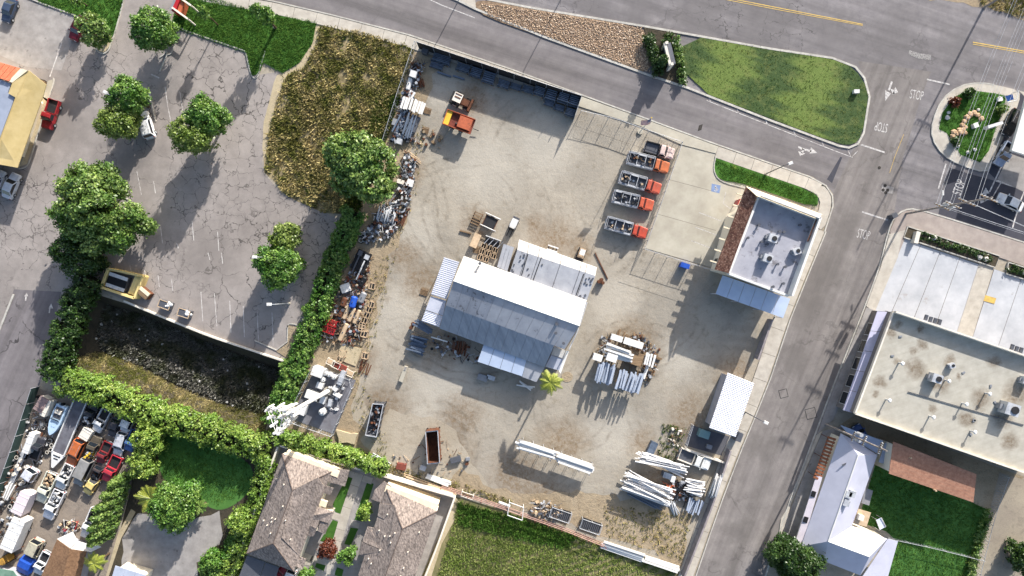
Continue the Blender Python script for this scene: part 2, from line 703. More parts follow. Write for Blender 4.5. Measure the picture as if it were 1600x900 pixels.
def hedge(label, line, wpx, h, m, dens=6.0, size=.2, per=11, name='hedge', cat='hedge', group=None, seed=3, bumpy=.38, core=True):
    rng = np.random.default_rng(seed)
    pts = [P(a, b, h * .8) for a, b in line]
    b0 = pts[len(pts) // 2].copy(); b0.z = 0
    t = thing(name, label, cat, b0, 0, group)
    w = wpx * S / 2
    cm = MB()
    C_, D_ = [], []
    for a, b in zip(pts[:-1], pts[1:]):
        a = a.copy(); b = b.copy(); a.z = b.z = 0
        d = (b - a); Ls = d.length; d.normalize(); nv = Vector((-d.y, d.x, 0))
        if core:
            q = [a - nv * w * .6, b - nv * w * .6, b + nv * w * .6, a + nv * w * .6]
            cm.prism(q, 0, h * .62)
        n = int(dens * Ls * (2 * w + h * 1.2))
        s = rng.uniform(-.3, Ls + .3, n)
        ang = rng.uniform(-.25, math.pi + .25, n)
        lump = np.sin(s * 1.07 + seed) * .5 + np.sin(s * 2.63 + 2.1 * seed) * .35 + np.sin(s * .41 + seed * 5) * .5
        ww = w * (1 + bumpy * lump * rng.uniform(.2, 1, n))
        yy = np.sign(np.cos(ang)) * np.abs(np.cos(ang)) ** .7 * ww * rng.uniform(.8, 1.1, n)
        zz = h * (.35 + .65 * np.sign(np.sin(ang)) * np.abs(np.sin(ang)) ** .6) * rng.uniform(.78, 1.06, n) * (1 + bumpy * .6 * np.roll(lump, 0) * np.cos(yy * 1.7 + s))
        zz = np.maximum(zz, .1)
        pos = np.array(a)[None] + s[:, None] * np.array(d)[None] + yy[:, None] * np.array(nv)[None]
        pos[:, 2] = zz
        dr = np.cos(ang)[:, None] * np.array(nv)[None] + np.sin(ang)[:, None] * np.array([[0, 0, 1.0]])
        C_.append(pos); D_.append(dr)
    if core:
        cm.build('core_fill', M['core_fill'], t)  # dark solid core added to block light through the leaves
    c, nn, sz = clumps(np.concatenate(C_), np.concatenate(D_), per, .17, size, rng)
    c[:, 2] = np.maximum(c[:, 2], .05)
    leafmesh('foliage', c, nn, sz, m, t, rng=rng)
    return t


def inside(p, pl):
    x, y = p[:, 0], p[:, 1]
    r = np.zeros(len(p), bool)
    n = len(pl)
    for i in range(n):
        x1, y1 = pl[i]; x2, y2 = pl[(i + 1) % n]
        c = ((y1 > y) != (y2 > y)) & (x < (x2 - x1) * (y - y1) / (y2 - y1 + 1e-9) + x1)
        r ^= c
    return r


def scatter(pl, n, rng, mask=None):
    pl = np.array(pl, float)
    lo, hi = pl.min(0), pl.max(0)
    ar = (hi - lo).prod()
    p = rng.uniform(lo, hi, (int(n * 3) + 50, 2))
    p = p[inside(p, pl)]
    if mask is not None:
        p = p[mask(p, rng)]
    p = p[:n]
    w = np.zeros((len(p), 3))
    w[:, 0] = (p[:, 0] - 800) * S
    w[:, 1] = (450 - p[:, 1]) * S
    return w


def tufts(name, pl, n, hgt, wid, m, blades=4, lean=.9, z=0.0, seed=1, mask=None, clump=.12):
    """ground cover made of single blades; one mass nobody could count"""
    rng = np.random.default_rng(seed)
    w = scatter(pl, n, rng, mask)
    w[:, 2] = z
    k = len(w)
    b = np.repeat(w, blades, 0) + np.concatenate([rng.normal(size=(k * blades, 2)) * clump, np.zeros((k * blades, 1))], 1)
    a = rng.uniform(0, 2 * math.pi, k * blades)
    hh = hgt * rng.uniform(.5, 1.3, k * blades)
    ln = lean * rng.uniform(.2, 1.2, k * blades) * hh
    d = np.stack([np.cos(a), np.sin(a), np.zeros_like(a)], 1)
    s = np.stack([-np.sin(a), np.cos(a), np.zeros_like(a)], 1) * (wid * rng.uniform(.6, 1.3, (k * blades, 1)))
    tip = b + d * ln[:, None]
    tip[:, 2] += hh
    mid = b + d * ln[:, None] * .45
    mid[:, 2] += hh * .62
    v = np.stack([b - s * .5, b + s * .5, mid + s * .6, tip, mid - s * .6], 1).reshape(-1, 3)
    return rawmesh(name, v, 5, m, None, 'stuff')

# ------------------------------------------------------------------ materials
M = {}
M['kerb'] = mat('kerb', C(190, 186, 176), C(160, 156, 148), 1.5, bump=.1)
M['joint'] = mat('joint', C(112, 104, 94), C(92, 86, 78), 2)
M['walk'] = mat('walk', C(188, 181, 168), C(168, 160, 148), .8, bump=.1, spots=(C(120, 112, 104), .9, .68))
M['conc'] = mat('conc', C(178, 172, 156), C(160, 153, 138), .35, bump=.1, spots=(C(120, 114, 104), .5, .7), big=.1)
M['concwhite'] = mat('concwhite', C(190, 191, 193), C(164, 166, 170), .22, bump=.06, big=.08, spots=(C(160, 156, 154), .3, .62))
M['concgrey'] = mat('concgrey', C(160, 155, 150), C(136, 131, 127), .6, bump=.15, spots=(C(110, 104, 100), .7, .62))
M['road'] = asphalt('road', C(136, 131, 130), C(112, 108, 109), crack=.35, csc=.12, streak=18, patch=.12, dark=.25, worn=[(1000, 8, 50), (1090, 24, 60), (1200, 42, 70), (1300, 56, 64), (1390, 72, 60), (1436, 86, 26), (1500, 70, 40), (600, 14, 50), (930, 12, 40)], web=[(1130, 25, 50), (1230, 40, 50), (900, 6, 40), (620, 14, 44)])
M['street'] = asphalt('street', C(136, 130, 125), C(116, 110, 107), crack=.3, csc=.1, streak=-68, patch=.14, dark=.2, worn=[(1290, 420, 50), (1265, 480, 50), (1320, 360, 36), (1240, 560, 34), (1190, 700, 30), (1150, 830, 30)])
M['frontage'] = asphalt('frontage', C(128, 123, 121), C(112, 107, 107), crack=.1, csc=.1, streak=18, patch=.1, dark=.2)
M['newasph'] = asphalt('newasph', C(74, 74, 80), C(62, 62, 70), crack=0, patch=.1, dark=.1)
M['lot'] = asphalt('lot', C(156, 148, 142), C(134, 127, 122), crack=.9, csc=.2, patch=.2, web=[(350, 300, 110), (440, 320, 90), (470, 420, 90), (250, 420, 60), (160, 110, 70), (40, 350, 90), (420, 200, 60), (340, 90, 50)], worn=[(330, 400, 60), (270, 150, 30), (210, 250, 40), (100, 200, 50)], dark=.35)
M['alley'] = asphalt('alley', C(130, 124, 124), C(112, 107, 108), crack=.9, csc=.13, streak=-65, patch=.12)
M['dirt'] = dirt('dirt', C(170, 160, 144), C(157, 147, 130), C(128, 116, 98), .5, .5)
M['dirtyard'] = dirt('dirtyard', C(166, 157, 142), C(146, 139, 127), C(126, 115, 98), .5, .5,
                      brown=[(865, 372, 46), (835, 350, 22), (905, 385, 30), (985, 545, 62), (1150, 580, 44), (1080, 650, 50), (700, 705, 60), (850, 780, 60), (660, 440, 44), (630, 400, 36), (580, 440, 40), (600, 640, 50), (880, 690, 50), (690, 545, 40), (640, 270, 34), (740, 150, 34), (1030, 760, 60), (745, 350, 34), (560, 560, 40), (810, 745, 60), (720, 650, 44), (1000, 690, 30)],
                      pale=[(620, 480, 60), (760, 260, 80), (850, 230, 70), (650, 360, 50), (950, 470, 60), (700, 600, 70), (960, 680, 60), (660, 660, 40), (700, 150, 40), (1060, 560, 44)],
                      ruts=[(760, 330, 90), (740, 420, 170), (700, 380, 120), (560, 330, 130), (900, 640, 60), (1000, 620, 110), (1120, 640, 130), (880, 300, 150), (760, 640, 170), (620, 560, 60), (1010, 470, 90), (820, 260, 210), (680, 700, 60)])
M['dirtbrown'] = dirt('dirtbrown', C(166, 150, 126), C(148, 132, 108), C(112, 98, 78), .8, .2)
M['dirtpale'] = dirt('dirtpale', C(184, 170, 142), C(172, 158, 130), C(146, 130, 104), .5, .1)
M['soil'] = dirt('soil', C(84, 76, 62), C(64, 60, 52), C(46, 46, 42), .8, 0)
M['salvage'] = dirt('salvage', C(150, 138, 124), C(132, 122, 112), C(96, 88, 80), .5, .2)
M['lawn'] = mat('lawn', C(74, 112, 46), C(52, 88, 36), .4, bump=.5, spots=(C(96, 116, 50), .3, .62), big=.2, rough=.95, spec=.1)
M['lawndeep'] = mat('lawndeep', C(80, 120, 58), C(58, 96, 46), .3, bump=.4, big=.15, rough=.95, spec=.1)
M['drybase'] = mat('drybase', C(166, 150, 116), C(84, 76, 50), .5, bump=.6, rough=.95, spec=.1)
M['pebblebase'] = mat('pebblebase', C(150, 128, 104), C(110, 92, 76), 1.5, bump=.5, rough=.95)
M['mark'] = mat('mark', C(196, 192, 187), C(144, 139, 136), 3.5, rough=.7, lo=.44, hi=.62)
M['markfaint'] = mat('markfaint', C(212, 208, 202), C(160, 152, 148), 1.4, rough=.8, lo=.4, hi=.6)
M['markyellow'] = mat('markyellow', C(214, 180, 92), C(180, 150, 88), 1.6, rough=.7)
M['markblue'] = paint('markblue', C(120, 140, 176), .6)
M['bark'] = mat('bark', C(96, 78, 60), C(66, 52, 40), 4, bump=.6)
M['core_fill'] = mat('core_fill', C(44, 48, 26), C(28, 32, 18), 2, bump=.5, rough=1)  # dark fill of the added hedge cores
M['iron'] = mat('iron', C(70, 66, 62), C(50, 47, 44), 3, rough=.6, metal=.5)
M['leaf'] = leafmat('leaf', C(52, 90, 30), C(160, 190, 94), C(84, 128, 48))
M['leafolive'] = leafmat('leafolive', C(66, 92, 30), C(182, 196, 112), C(108, 132, 50))
M['leafbright'] = leafmat('leafbright', C(88, 124, 40), C(184, 200, 100), C(120, 152, 62))
M['leafdark'] = leafmat('leafdark', C(38, 66, 24), C(84, 112, 46), C(54, 82, 32))
M['leafoak'] = leafmat('leafoak', C(58, 88, 34), C(168, 190, 104), C(92, 126, 54))
M['leafpalm'] = leafmat('leafpalm', C(116, 134, 40), C(192, 190, 96), C(146, 158, 62))
M['leafred'] = leafmat('leafred', C(80, 36, 26), C(128, 72, 48))
M['weed'] = leafmat('weed', C(120, 106, 62), C(234, 216, 158), C(110, 112, 56), .3, .1)
M['weedgrey'] = leafmat('weedgrey', C(76, 74, 66), C(150, 146, 136), C(76, 80, 54), .15)
M['grassb'] = leafmat('grassb', C(60, 96, 34), C(108, 142, 62), C(76, 112, 44), .3, .1)
M['grassdry'] = leafmat('grassdry', C(80, 98, 42), C(136, 136, 70), C(62, 90, 34), .3, .1)
M['crop'] = leafmat('crop', C(88, 112, 44), C(190, 194, 124), C(124, 142, 70), .4, .1)
M['stone'] = mat('stone', C(206, 186, 158), C(150, 126, 104), 2.5, bump=.3, lo=.3, hi=.7)
M['rock'] = mat('rock', C(196, 166, 132), C(150, 122, 94), 1.2, bump=.6)
M['whiterock'] = mat('whiterock', C(214, 210, 204), C(170, 166, 160), 1.5, bump=.5)
M['block'] = mat('block', C(150, 142, 142), C(124, 117, 118), 1.0, bump=.3)
M['steel'] = mat('steel', C(170, 174, 180), C(132, 136, 144), 1.5, rough=.45, metal=.7)
M['galv'] = mat('galv', C(204, 205, 206), C(160, 163, 168), 1.2, rough=.5, metal=.3, spots=(C(120, 104, 90), .9, .6))
M['whitemetal'] = mat('whitemetal', C(226, 224, 218), C(206, 204, 200), .5, rough=.5, spec=.4, big=.05)
M['bluesteel'] = mat('bluesteel', C(114, 126, 142), C(76, 86, 100), 1.2, rough=.5, metal=.35)
M['rust'] = mat('rust', C(112, 72, 50), C(76, 48, 36), 2.5, rough=.9, bump=.3)
M['rustred'] = mat('rustred', C(130, 70, 56), C(96, 50, 42), 2, rough=.85, bump=.2)
M['wood'] = mat('wood', C(142, 118, 90), C(104, 84, 64), 2, bump=.3, stretch=(0, .3, 3))
M['woodpale'] = mat('woodpale', C(196, 172, 142), C(166, 142, 114), 1.6, bump=.2)
M['rubber'] = mat('rubber', C(42, 40, 40), C(30, 29, 29), 3, rough=.9)
M['dark'] = mat('dark', C(46, 46, 48), C(34, 34, 36), 2, rough=.7)
M['black'] = mat('black', C(30, 30, 32), C(22, 22, 24), 2, rough=.6)
M['glass'] = mat('glass', C(28, 34, 40), C(22, 26, 32), 1, rough=.08, spec=.8, big=0)
M['lens'] = mat('lens', C(225, 225, 225), C(200, 200, 205), 3, rough=.15, spec=.6)
M['tail'] = mat('tail', C(150, 24, 20), C(120, 16, 14), 3, rough=.25)
M['white'] = mat('white', C(222, 221, 218), C(196, 194, 190), 1.5, rough=.45, spots=(C(140, 128, 114), 1.3, .62), spec=.4)
M['offwhite'] = mat('offwhite', C(222, 214, 200), C(206, 198, 184), 1, rough=.7)
M['cream'] = mat('cream', C(232, 218, 190), C(220, 204, 174), .8, rough=.85, big=.05)
M['grey'] = paint('grey', C(136, 138, 142), .5)
M['dkgrey'] = paint('dkgrey', C(84, 86, 92), .5)
M['teal'] = paint('teal', C(120, 150, 150), .5)
M['bluetarp'] = mat('bluetarp', C(42, 88, 184), C(32, 70, 156), 1.2, rough=.5, bump=.4)
M['tan'] = mat('tan', C(202, 178, 148), C(176, 152, 122), 1.4, rough=.7)
M['orange'] = mat('rustorange', C(186, 100, 66), C(150, 78, 54), 1.5, rough=.7, spots=(C(110, 70, 52), 1.2, .58))
M['red'] = paint('red', C(172, 34, 40), .4)
M['yellow'] = paint('yellow', C(226, 188, 60), .5)

# ------------------------------------------------------------------ the ground
BASIN = [(126, 452), (196, 474), (300, 516), (444, 566), (432, 640), (405, 690), (320, 664), (236, 636), (150, 596), (84, 566), (104, 500)]
BFLOOR = [(146, 476), (200, 490), (300, 532), (428, 582), (420, 640), (396, 652), (330, 634), (262, 606), (200, 572), (142, 552), (132, 520)]
BZ = -3.0
big = 420
outer = [Vector((-big, -big, 0)), Vector((big, -big, 0)), Vector((big, big, 0)), Vector((-big, big, 0))]
hole = [P(u, v) for u, v in BASIN]
allp = outer + hole
tri = tessellate_polygon([outer, hole])
g = MB()
fs = []
for a, b, c in tri:
    k = (allp[b] - allp[a]).cross(allp[c] - allp[a]).z
    fs.append((a, b, c) if k > 0 else (a, c, b))
g.add(allp, fs)
g.build('ground', M['dirt'], kind='structure')

# retention basin: sloping sides and floor, uneven
bm_ = MB()
rr = random.Random(4)
nO = 72
def alongloop(pl, n):
    pl = list(pl) + [pl[0]]
    Ls = [math.dist(a, b) for a, b in zip(pl[:-1], pl[1:])]
    tot = sum(Ls); out = []
    for i in range(n):
        s = tot * i / n
        for (a, b), L in zip(zip(pl[:-1], pl[1:]), Ls):
            if s <= L:
                t = s / L; out.append((a[0] + (b[0] - a[0]) * t, a[1] + (b[1] - a[1]) * t)); break
            s -= L
    return out
oi = [(k, p) for k, p in enumerate(BASIN)]
vs = [tuple(P(*p)) for p in BASIN]
n0 = len(BASIN)
rings = [vs]
for t in (.3, .65, 1.0):
    ring = []
    for (a, b) in zip(BASIN, BFLOOR):
        zz = BZ * t + rr.uniform(-.15, .15)
        q = P(a[0] + (b[0] - a[0]) * t, a[1] + (b[1] - a[1]) * t)
        ring.append((q.x, q.y, zz))
    rings.append(ring)
flat = [p for r_ in rings for p in r_]
fs = []
for k in range(3):
    for i in range(n0):
        j = (i + 1) % n0
        fs.append((k * n0 + i, k * n0 + j, (k + 1) * n0 + j, (k + 1) * n0 + i))
last = [Vector((p[0], p[1], 0)) for p in rings[3]]
for a, b, c in tessellate_polygon([last]):
    fs.append((3 * n0 + a, 3 * n0 + b, 3 * n0 + c))
fs = [f if sum((Vector(flat[f[i]]).cross(Vector(flat[f[(i + 1) % len(f)]])) for i in range(len(f))), Vector()).z > 0 else f[::-1] for f in fs]
MB().add(flat, fs).build('basin_terrain', M['soil'], kind='structure')

# ------------------------------------------------------------------ paved ground and yards
X0, X1, Y0, Y1 = -700, 2300, -700, 1600
ROAD = [(-700, -700), (-700, -260), (300, -26), (430, 1), (520, 23), (640, 54), (705, 76), (800, 108), (910, 148), (1000, 181), (1100, 218), (1200, 253), (1270, 276), (1292, 288), (1302, 304), (1303, 322), (1290, 362),
        (1262, 430), (1234, 500), (1204, 590), (1180, 650), (1160, 698), (1130, 776), (1110, 832), (1087, 900), (1040, 1040), (1000, 1600), (1000, 1600), (1120, 1600), (1150, 1040), (1195, 902), (1212, 850), (1232, 786), (1252, 736), (1272, 682), (1295, 620),
        (1322, 552), (1352, 476), (1374, 416), (1388, 360), (1396, 340), (1412, 328), (1430, 326), (1500, 347), (1600, 379), (2300, 600), (2300, -700)]
sheet('road', ROAD, 1, M['road'])
road = bpy.data.objects['road']
NS = [(1302, 300), (1303, 322), (1290, 362), (1262, 430), (1234, 500), (1204, 590), (1180, 650), (1160, 698), (1130, 776), (1110, 832), (1087, 900), (1040, 1040), (1150, 1040), (1195, 902), (1212, 850), (1232, 786), (1252, 736), (1272, 682), (1295, 620),
      (1322, 552), (1352, 476), (1374, 416), (1388, 360), (1396, 340), (1410, 250), (1440, 150), (1455, 112), (1340, 95), (1360, 150), (1348, 210), (1330, 240)]
sheet('street', NS, 2, M['street'])
FR = [(300, -60), (430, 1), (520, 23), (640, 54), (705, 76), (800, 108), (910, 148), (1000, 181), (1100, 218), (1200, 253), (1270, 276), (1302, 300), (1330, 240), (1200, 188), (1073, 137), (1010, 118), (850, 58), (740, 14), (690, -10), (560, -60)]
sheet('frontage_road', FR, 3, M['frontage'])
sheet('road_patch', [(1484, 262), (1516, 272), (1560, 284), (1660, 312), (1660, 395), (1600, 377), (1500, 345), (1466, 334)], 4, M['newasph'])
LOT = [(-700, -300), (150, -180), (440, -100), (285, -20), (262, 42), (285, 45), (385, 80), (397, 118), (436, 112), (418, 190), (412, 270), (440, 302), (500, 330), (537, 345), (533, 400), (490, 500), (474, 530), (447, 563), (330, 524),
       (196, 470), (130, 440), (110, 452), (90, 520), (62, 600), (20, 730), (-10, 800), (-80, 1000), (-700, 1000)]
sheet('parking_lot', LOT, 2, M['lot'])
sheet('alley', [(96, 456), (62, 600), (20, 730), (-10, 800), (-80, 1000), (-400, 1000), (-60, 800), (0, 520), (22, 452)], 3, M['alley'])
sheet('lot_concrete', [(-60, -20), (40, 0), (118, 26), (128, 34), (112, 66), (96, 110), (40, 104), (-60, 60)], 4, M['concgrey'])
sheet('yard_ground', [(655, 78), (905, 160), (1005, 195), (1060, 222), (1005, 388), (1112, 424), (1190, 490), (1170, 575), (1120, 690), (1060, 880), (940, 840), (760, 775), (600, 690), (560, 610), (600, 470), (610, 330), (608, 225)], 1, M['dirtyard'])
sheet('scrap_ground', ragged([(648, 78), (690, 90), (640, 230), (640, 330), (610, 400), (590, 470), (570, 570), (548, 640), (600, 725), (560, 700), (430, 690), (415, 670), (470, 570), (500, 480), (545, 340), (560, 310), (600, 225)], 5, 16), 2, M['dirtbrown'])
sheet('dirt_drift', ragged([(600, 640), (700, 660), (770, 770), (700, 768), (610, 728), (560, 690)], 6, 14, 2), 3, M['dirt'])
sheet('weedy_dirt', ragged([(930, 770), (1080, 800), (1062, 880), (945, 838), (700, 760), (720, 735), (800, 770)], 6, 14, 3), 4, M['dirtbrown'])
sheet('salvage_ground', [(58, 606), (215, 655), (205, 760), (160, 920), (-60, 960), (-20, 830)], 3, M['salvage'])
sheet('garden_soil', [(215, 655), (400, 690), (412, 700), (372, 920), (160, 940), (205, 760)], 1, M['soil'])
sheet('garden_drive', ragged([(186, 905), (196, 830), (216, 800), (250, 800), (300, 815), (345, 800), (350, 840), (310, 880), (300, 940), (186, 940)], 4, 14), 3, M['concgrey'])
sheet('garden_path', [(170, 900), (190, 840), (212, 800), (205, 795), (176, 850), (150, 920)], 2, M['dirtpale'])
sheet('garden_lawn', smooth([(252, 676), (300, 686), (398, 720), (392, 770), (350, 800), (318, 790), (300, 760), (256, 755), (246, 720)], 2), 2, M['lawndeep'])
sheet('house_yard', [(440, 692), (712, 772), (655, 940), (340, 940)], 1, M['concgrey'])
sheet('crop_field', [(712, 776), (800, 800), (940, 846), (1062, 890), (1040, 1040), (600, 1040)], 2, mat('cropsoil', C(136, 126, 92), C(98, 100, 62), .35, bump=.7, rough=.95))
sheet('path', [(712, 776), (722, 790), (690, 850), (668, 920), (654, 920)], 3, M['dirtpale'])
sheet('weed_field', ragged([(496, 38), (560, 46), (650, 70), (604, 222), (560, 335), (502, 332), (442, 304), (412, 268), (420, 190), (440, 118), (474, 100), (490, 66)], 2, 18, 5), 3, M['drybase'])
sheet('footpath', ragged([(494, 36), (505, 42), (492, 76), (474, 106), (446, 122), (428, 170), (420, 215), (410, 260), (412, 190), (432, 118), (468, 98), (488, 66)], 1.2, 10, 6), 4, M['dirtpale'])

# lawns (raised behind kerbs)
LAWN1 = [(56, -60), (215, -60), (194, 0), (178, 54), (166, 72), (152, 66), (128, 28), (60, 4)]
sheet('lawn', LAWN1, 0, M['lawn'], h=.12)
LAWN2 = [(286, -20), (400, 18), (495, 35), (488, 68), (468, 98), (442, 114), (412, 98), (404, 116), (394, 118), (384, 82), (286, 48), (266, 44)]
sheet('lawn', LAWN2, 0, M['lawn'], h=.12)
kerb('kerb', smooth([(400, 122), (404, 115), (415, 80)], 0, False))
kerb('kerb', smooth([(262, 44), (282, 45), (286, 46), (289, 48), (378, 78), (383, 80), (385, 84), (391, 112), (394, 119), (398, 123), (402, 121), (405, 115)], 2, False))
kerb('kerb', smooth([(196, -8), (182, 46), (179, 55), (173, 72), (170, 80), (161, 85), (152, 80), (151, 74), (154, 64), (162, 56)], 2, False))
sheet('kerb_island', smooth([(178, 52), (172, 74), (161, 84), (151, 76), (154, 62)], 2), 1, M['dirtpale'], h=.12)
kerb('kerb', [(40, -5), (62, 4), (128, 28)])
kerb('kerb', smooth([(261, 80), (258, 84), (266, 86), (270, 80), (280, 50)], 2, False), w=1.4)
kerb('kerb', smooth([(250, 90), (262, 82)], 0, False), w=1.4)
kerb('kerb', [(250, 112), (262, 84)], w=1.6)
kerb('kerb', smooth([(228, 138), (234, 142), (240, 175), (244, 190)], 2, False), w=1.6)
kerb('kerb', smooth([(183, 270), (188, 274), (193, 305), (200, 312)], 2, False), w=1.6)
kerb('kerb', [(398, 532), (432, 547), (449, 534), (450, 508)], w=1.5)
kerb('kerb', smooth([(449, 512), (452, 504), (478, 512)], 2, False), w=1.5)
MB().prism(poly([(449, 508), (478, 514), (460, 545), (450, 560), (432, 549), (450, 536)]), 0, .1).build('kerb_island', M['dirtbrown'], kind='structure')
kerb('kerb', [(22, 460), (-2, 520)], w=3)

# street islands
GRAV = smooth([(742, 3), (760, 1), (832, 14), (1004, 42), (1010, 62), (1021, 116), (960, 99), (850, 59), (760, 27), (744, 14)], 1)
sheet('gravel_island', GRAV, 0, M['pebblebase'], h=.13)
sheet('island_apron', [(688, -8), (700, -12), (742, -3), (744, 14), (740, 12)], 1, M['walk'], h=.13)
kerb('kerb', [(686, -14), (742, 14), (850, 58), (1012, 117), (1073, 137), (1200, 187), (1310, 228), (1326, 231), (1340, 225), (1349, 208), (1358, 152), (1350, 122), (1336, 105), (1300, 91), (1200, 76), (1060, 51), (1004, 41), (832, 13), (760, -1)], w=3.2)
sheet('planting_bed', [(1006, 43), (1056, 51), (1072, 136), (1023, 118)], 0, M['soil'], h=.12)
LAWN3 = smooth([(1060, 53), (1200, 78), (1300, 92), (1334, 106), (1356, 140), (1355, 160), (1346, 212), (1334, 226), (1312, 226), (1200, 184), (1076, 136)], 1)
mk = NT('mownlawn')
tcv = coords(mk)
wob = mk.n('TexWave', {'Vector': coords(mk, (18, .02, .55)), 'Scale': 1.0, 'Distortion': 3.0, 'Detail': 2.0}).outputs[1]
colm = mk.mix(mk.ramp(wob, .2, .8), C(52, 74, 30), C(94, 112, 48))
colm = mk.mix(mk.ramp(mk.noise(tcv, .5, 7, .75), .5, .7, 0, .8), colm, C(104, 110, 56))
mk.set(mk.b.inputs['Base Color'], colm)
mk.b.inputs['Roughness'].default_value = .95
mk.set(mk.b.inputs['Normal'], mk.n('Bump', {'Strength': .6, 'Distance': .1, 'Height': mk.noise(tcv, 3, 6)}).outputs[0])
sheet('lawn', LAWN3, 0, mk.m, h=.13)
RI = smooth([(1592, 142), (1560, 134), (1530, 129), (1498, 134), (1470, 156), (1456, 190), (1455, 216), (1472, 242), (1500, 258), (1540, 270), (1548, 256), (1578, 190), (1592, 160)], 1)
sheet('island_walk', RI, 0, M['walk'], h=.14)
kerb('kerb', RI[2:-6], w=1.8, h=.16)
RIL = [(1466, 202), (1472, 176), (1490, 152), (1512, 141), (1552, 146), (1571, 150), (1567, 172), (1556, 196), (1544, 236), (1530, 254), (1500, 242), (1487, 222), (1478, 208)]
sheet('lawn', RIL, 0, M['lawn'], h=.16)
sheet('forecourt', [(1596, 142), (1640, 150), (1640, 330), (1560, 284), (1545, 270), (1552, 252), (1580, 190)], 5, M['newasph'])
sheet('forecourt_pad', [(1578, 240), (1640, 262), (1640, 305), (1600, 300), (1558, 280)], 6, M['concgrey'])
sheet('forecourt_verge', [(1592, 142), (1640, 150), (1640, 240), (1600, 150)], 7, M['walk'])

# pavements
pavement('pavement', [(250, -32), (330, -12), (430, 5), (520, 26), (640, 57), (705, 79), (800, 111), (908, 150)], 17, 36, .14, M['walk'], 1)
kerb('kerb', [(300, -24), (430, 3), (520, 24), (640, 55), (705, 77), (800, 109), (910, 149), (1000, 182), (1100, 219), (1200, 254), (1264, 276), (1290, 290), (1300, 306), (1301, 322), (1288, 362)], w=2)
MB().prism(poly([(908, 151), (1000, 184), (1100, 221), (1122, 229), (1118, 240), (1064, 226), (1000, 197), (904, 166)]), 0, .13).build('driveway_apron', M['conc'], kind='structure')
pavement('pavement', [(1122, 229), (1200, 256), (1262, 277), (1284, 288)], 18, 30, .14, M['walk'], 1)
MB().prism(poly(smooth([(1284, 288), (1297, 302), (1299, 322), (1286, 362), (1270, 350), (1282, 320), (1278, 306), (1264, 298)], 1)), 0, .13).build('pavement_corner', M['walk'], kind='structure')
pavement('pavement', [(1288, 362), (1258, 432), (1230, 502), (1200, 592), (1177, 652), (1156, 698), (1126, 776), (1106, 832), (1083, 900), (1060, 960)], 22, 42, .13, M['walk'], 1)
kerb('kerb', [(1290, 362), (1262, 430), (1234, 500), (1204, 590), (1180, 650), (1160, 698), (1130, 776), (1110, 832), (1087, 900)], w=1.8)
kerb('kerb', smooth([(1195, 902), (1212, 850), (1232, 786), (1252, 736), (1272, 682), (1295, 620), (1322, 552), (1352, 476), (1374, 416), (1388, 360), (1396, 340), (1412, 328), (1430, 326), (1500, 347), (1600, 379), (1700, 410)], 1, False), w=2)
MB().prism(poly([(1390, 362), (1398, 342), (1412, 330), (1430, 328), (1500, 349), (1660, 400), (1660, 436), (1560, 402), (1420, 356), (1402, 400)]), 0, .13).build('pavement', mat('walkdark', C(166, 154, 144), C(150, 138, 130), .8, bump=.1), kind='structure')
MB().prism(poly([(1388, 366), (1402, 400), (1408, 372), (1420, 358)]), 0, .134).build('pavement_ramp', M['walk'], kind='structure')
MB().prism(poly([(1353, 478), (1376, 416), (1389, 366), (1403, 400), (1366, 488)]), 0, .125).build('driveway_apron', M['walk'], kind='structure')
MB().prism(poly([(1353, 480), (1372, 487), (1302, 655), (1282, 672), (1275, 680), (1297, 620), (1324, 552)]), 0, .13).build('pavement', M['concgrey'], kind='structure')
MB().prism(poly([(1275, 680), (1284, 674), (1254, 742), (1236, 786), (1226, 820), (1214, 852), (1220, 810), (1234, 786)]), 0, .13).build('pavement', M['walk'], kind='structure')
MB().prism(poly([(1285, 674), (1318, 664), (1300, 710), (1262, 800), (1240, 850), (1222, 836), (1228, 812), (1256, 742)]), 0, .11).build('front_yard', M['concgrey'], kind='structure')

# fire station lot, pad in the yard, big concrete lot across the street
quadgrid('station_lot', [(1064, 227), (1122, 241), (1118, 420), (1008, 388)], 1, 3, .01, .05, M['conc'], .5)
MB().prism(poly([(1117, 240), (1170, 262), (1166, 296), (1150, 345), (1119, 418)]), 0, .046).build('station_apron', M['conc'], kind='structure')
quadgrid('yard_pad', [(1000, 394), (1114, 430), (1080, 478), (965, 440)], 2, 1, .01, .03, M['dirtyard'], .3)
quadgrid('yard_pad', [(905, 180), (1050, 228), (1040, 262), (895, 215)], 4, 2, .01, .03, M['dirtyard'], .35)
q = [(1410, 368), (1660, 455), (1606, 560), (1350, 475)]
quadgrid('concrete_lot', [(1408, 372), (1530, 413), (1496, 520), (1358, 478)], 4, 1, .01, .05, M['concwhite'], .7)
quadgrid('concrete_lot', [(1553, 420), (1680, 464), (1640, 568), (1519, 528)], 3, 1, .01, .05, M['concwhite'], .7)
MB().prism(poly([(1532, 404), (1554, 412), (1518, 530), (1494, 521)]), 0, .09).build('lot_path', M['walk'], kind='structure')
MB().prism(poly([(1539, 461), (1556, 466), (1553, 475), (1536, 470)]), .09, .1).build('tactile_pad', M['markyellow'], kind='structure')
MB().prism(poly([(1420, 354), (1396, 414), (1358, 488), (1380, 492), (1404, 440), (1424, 372)]), 0, .045).build('lot_edge', M['concwhite'], kind='structure')
sheet('planter_soil', [(1418, 355), (1560, 401), (1553, 418), (1412, 370)], 0, M['soil'], h=.2)
sheet('planter_soil', [(1574, 411), (1700, 450), (1694, 462), (1571, 426)], 0, M['soil'], h=.2)
for pl in ([(1417, 354), (1560, 400), (1553, 418), (1411, 371)], [(1574, 410), (1700, 449), (1694, 465), (1571, 428)]):
    kerb('planter_kerb', pl, True, w=1.6, h=.3)
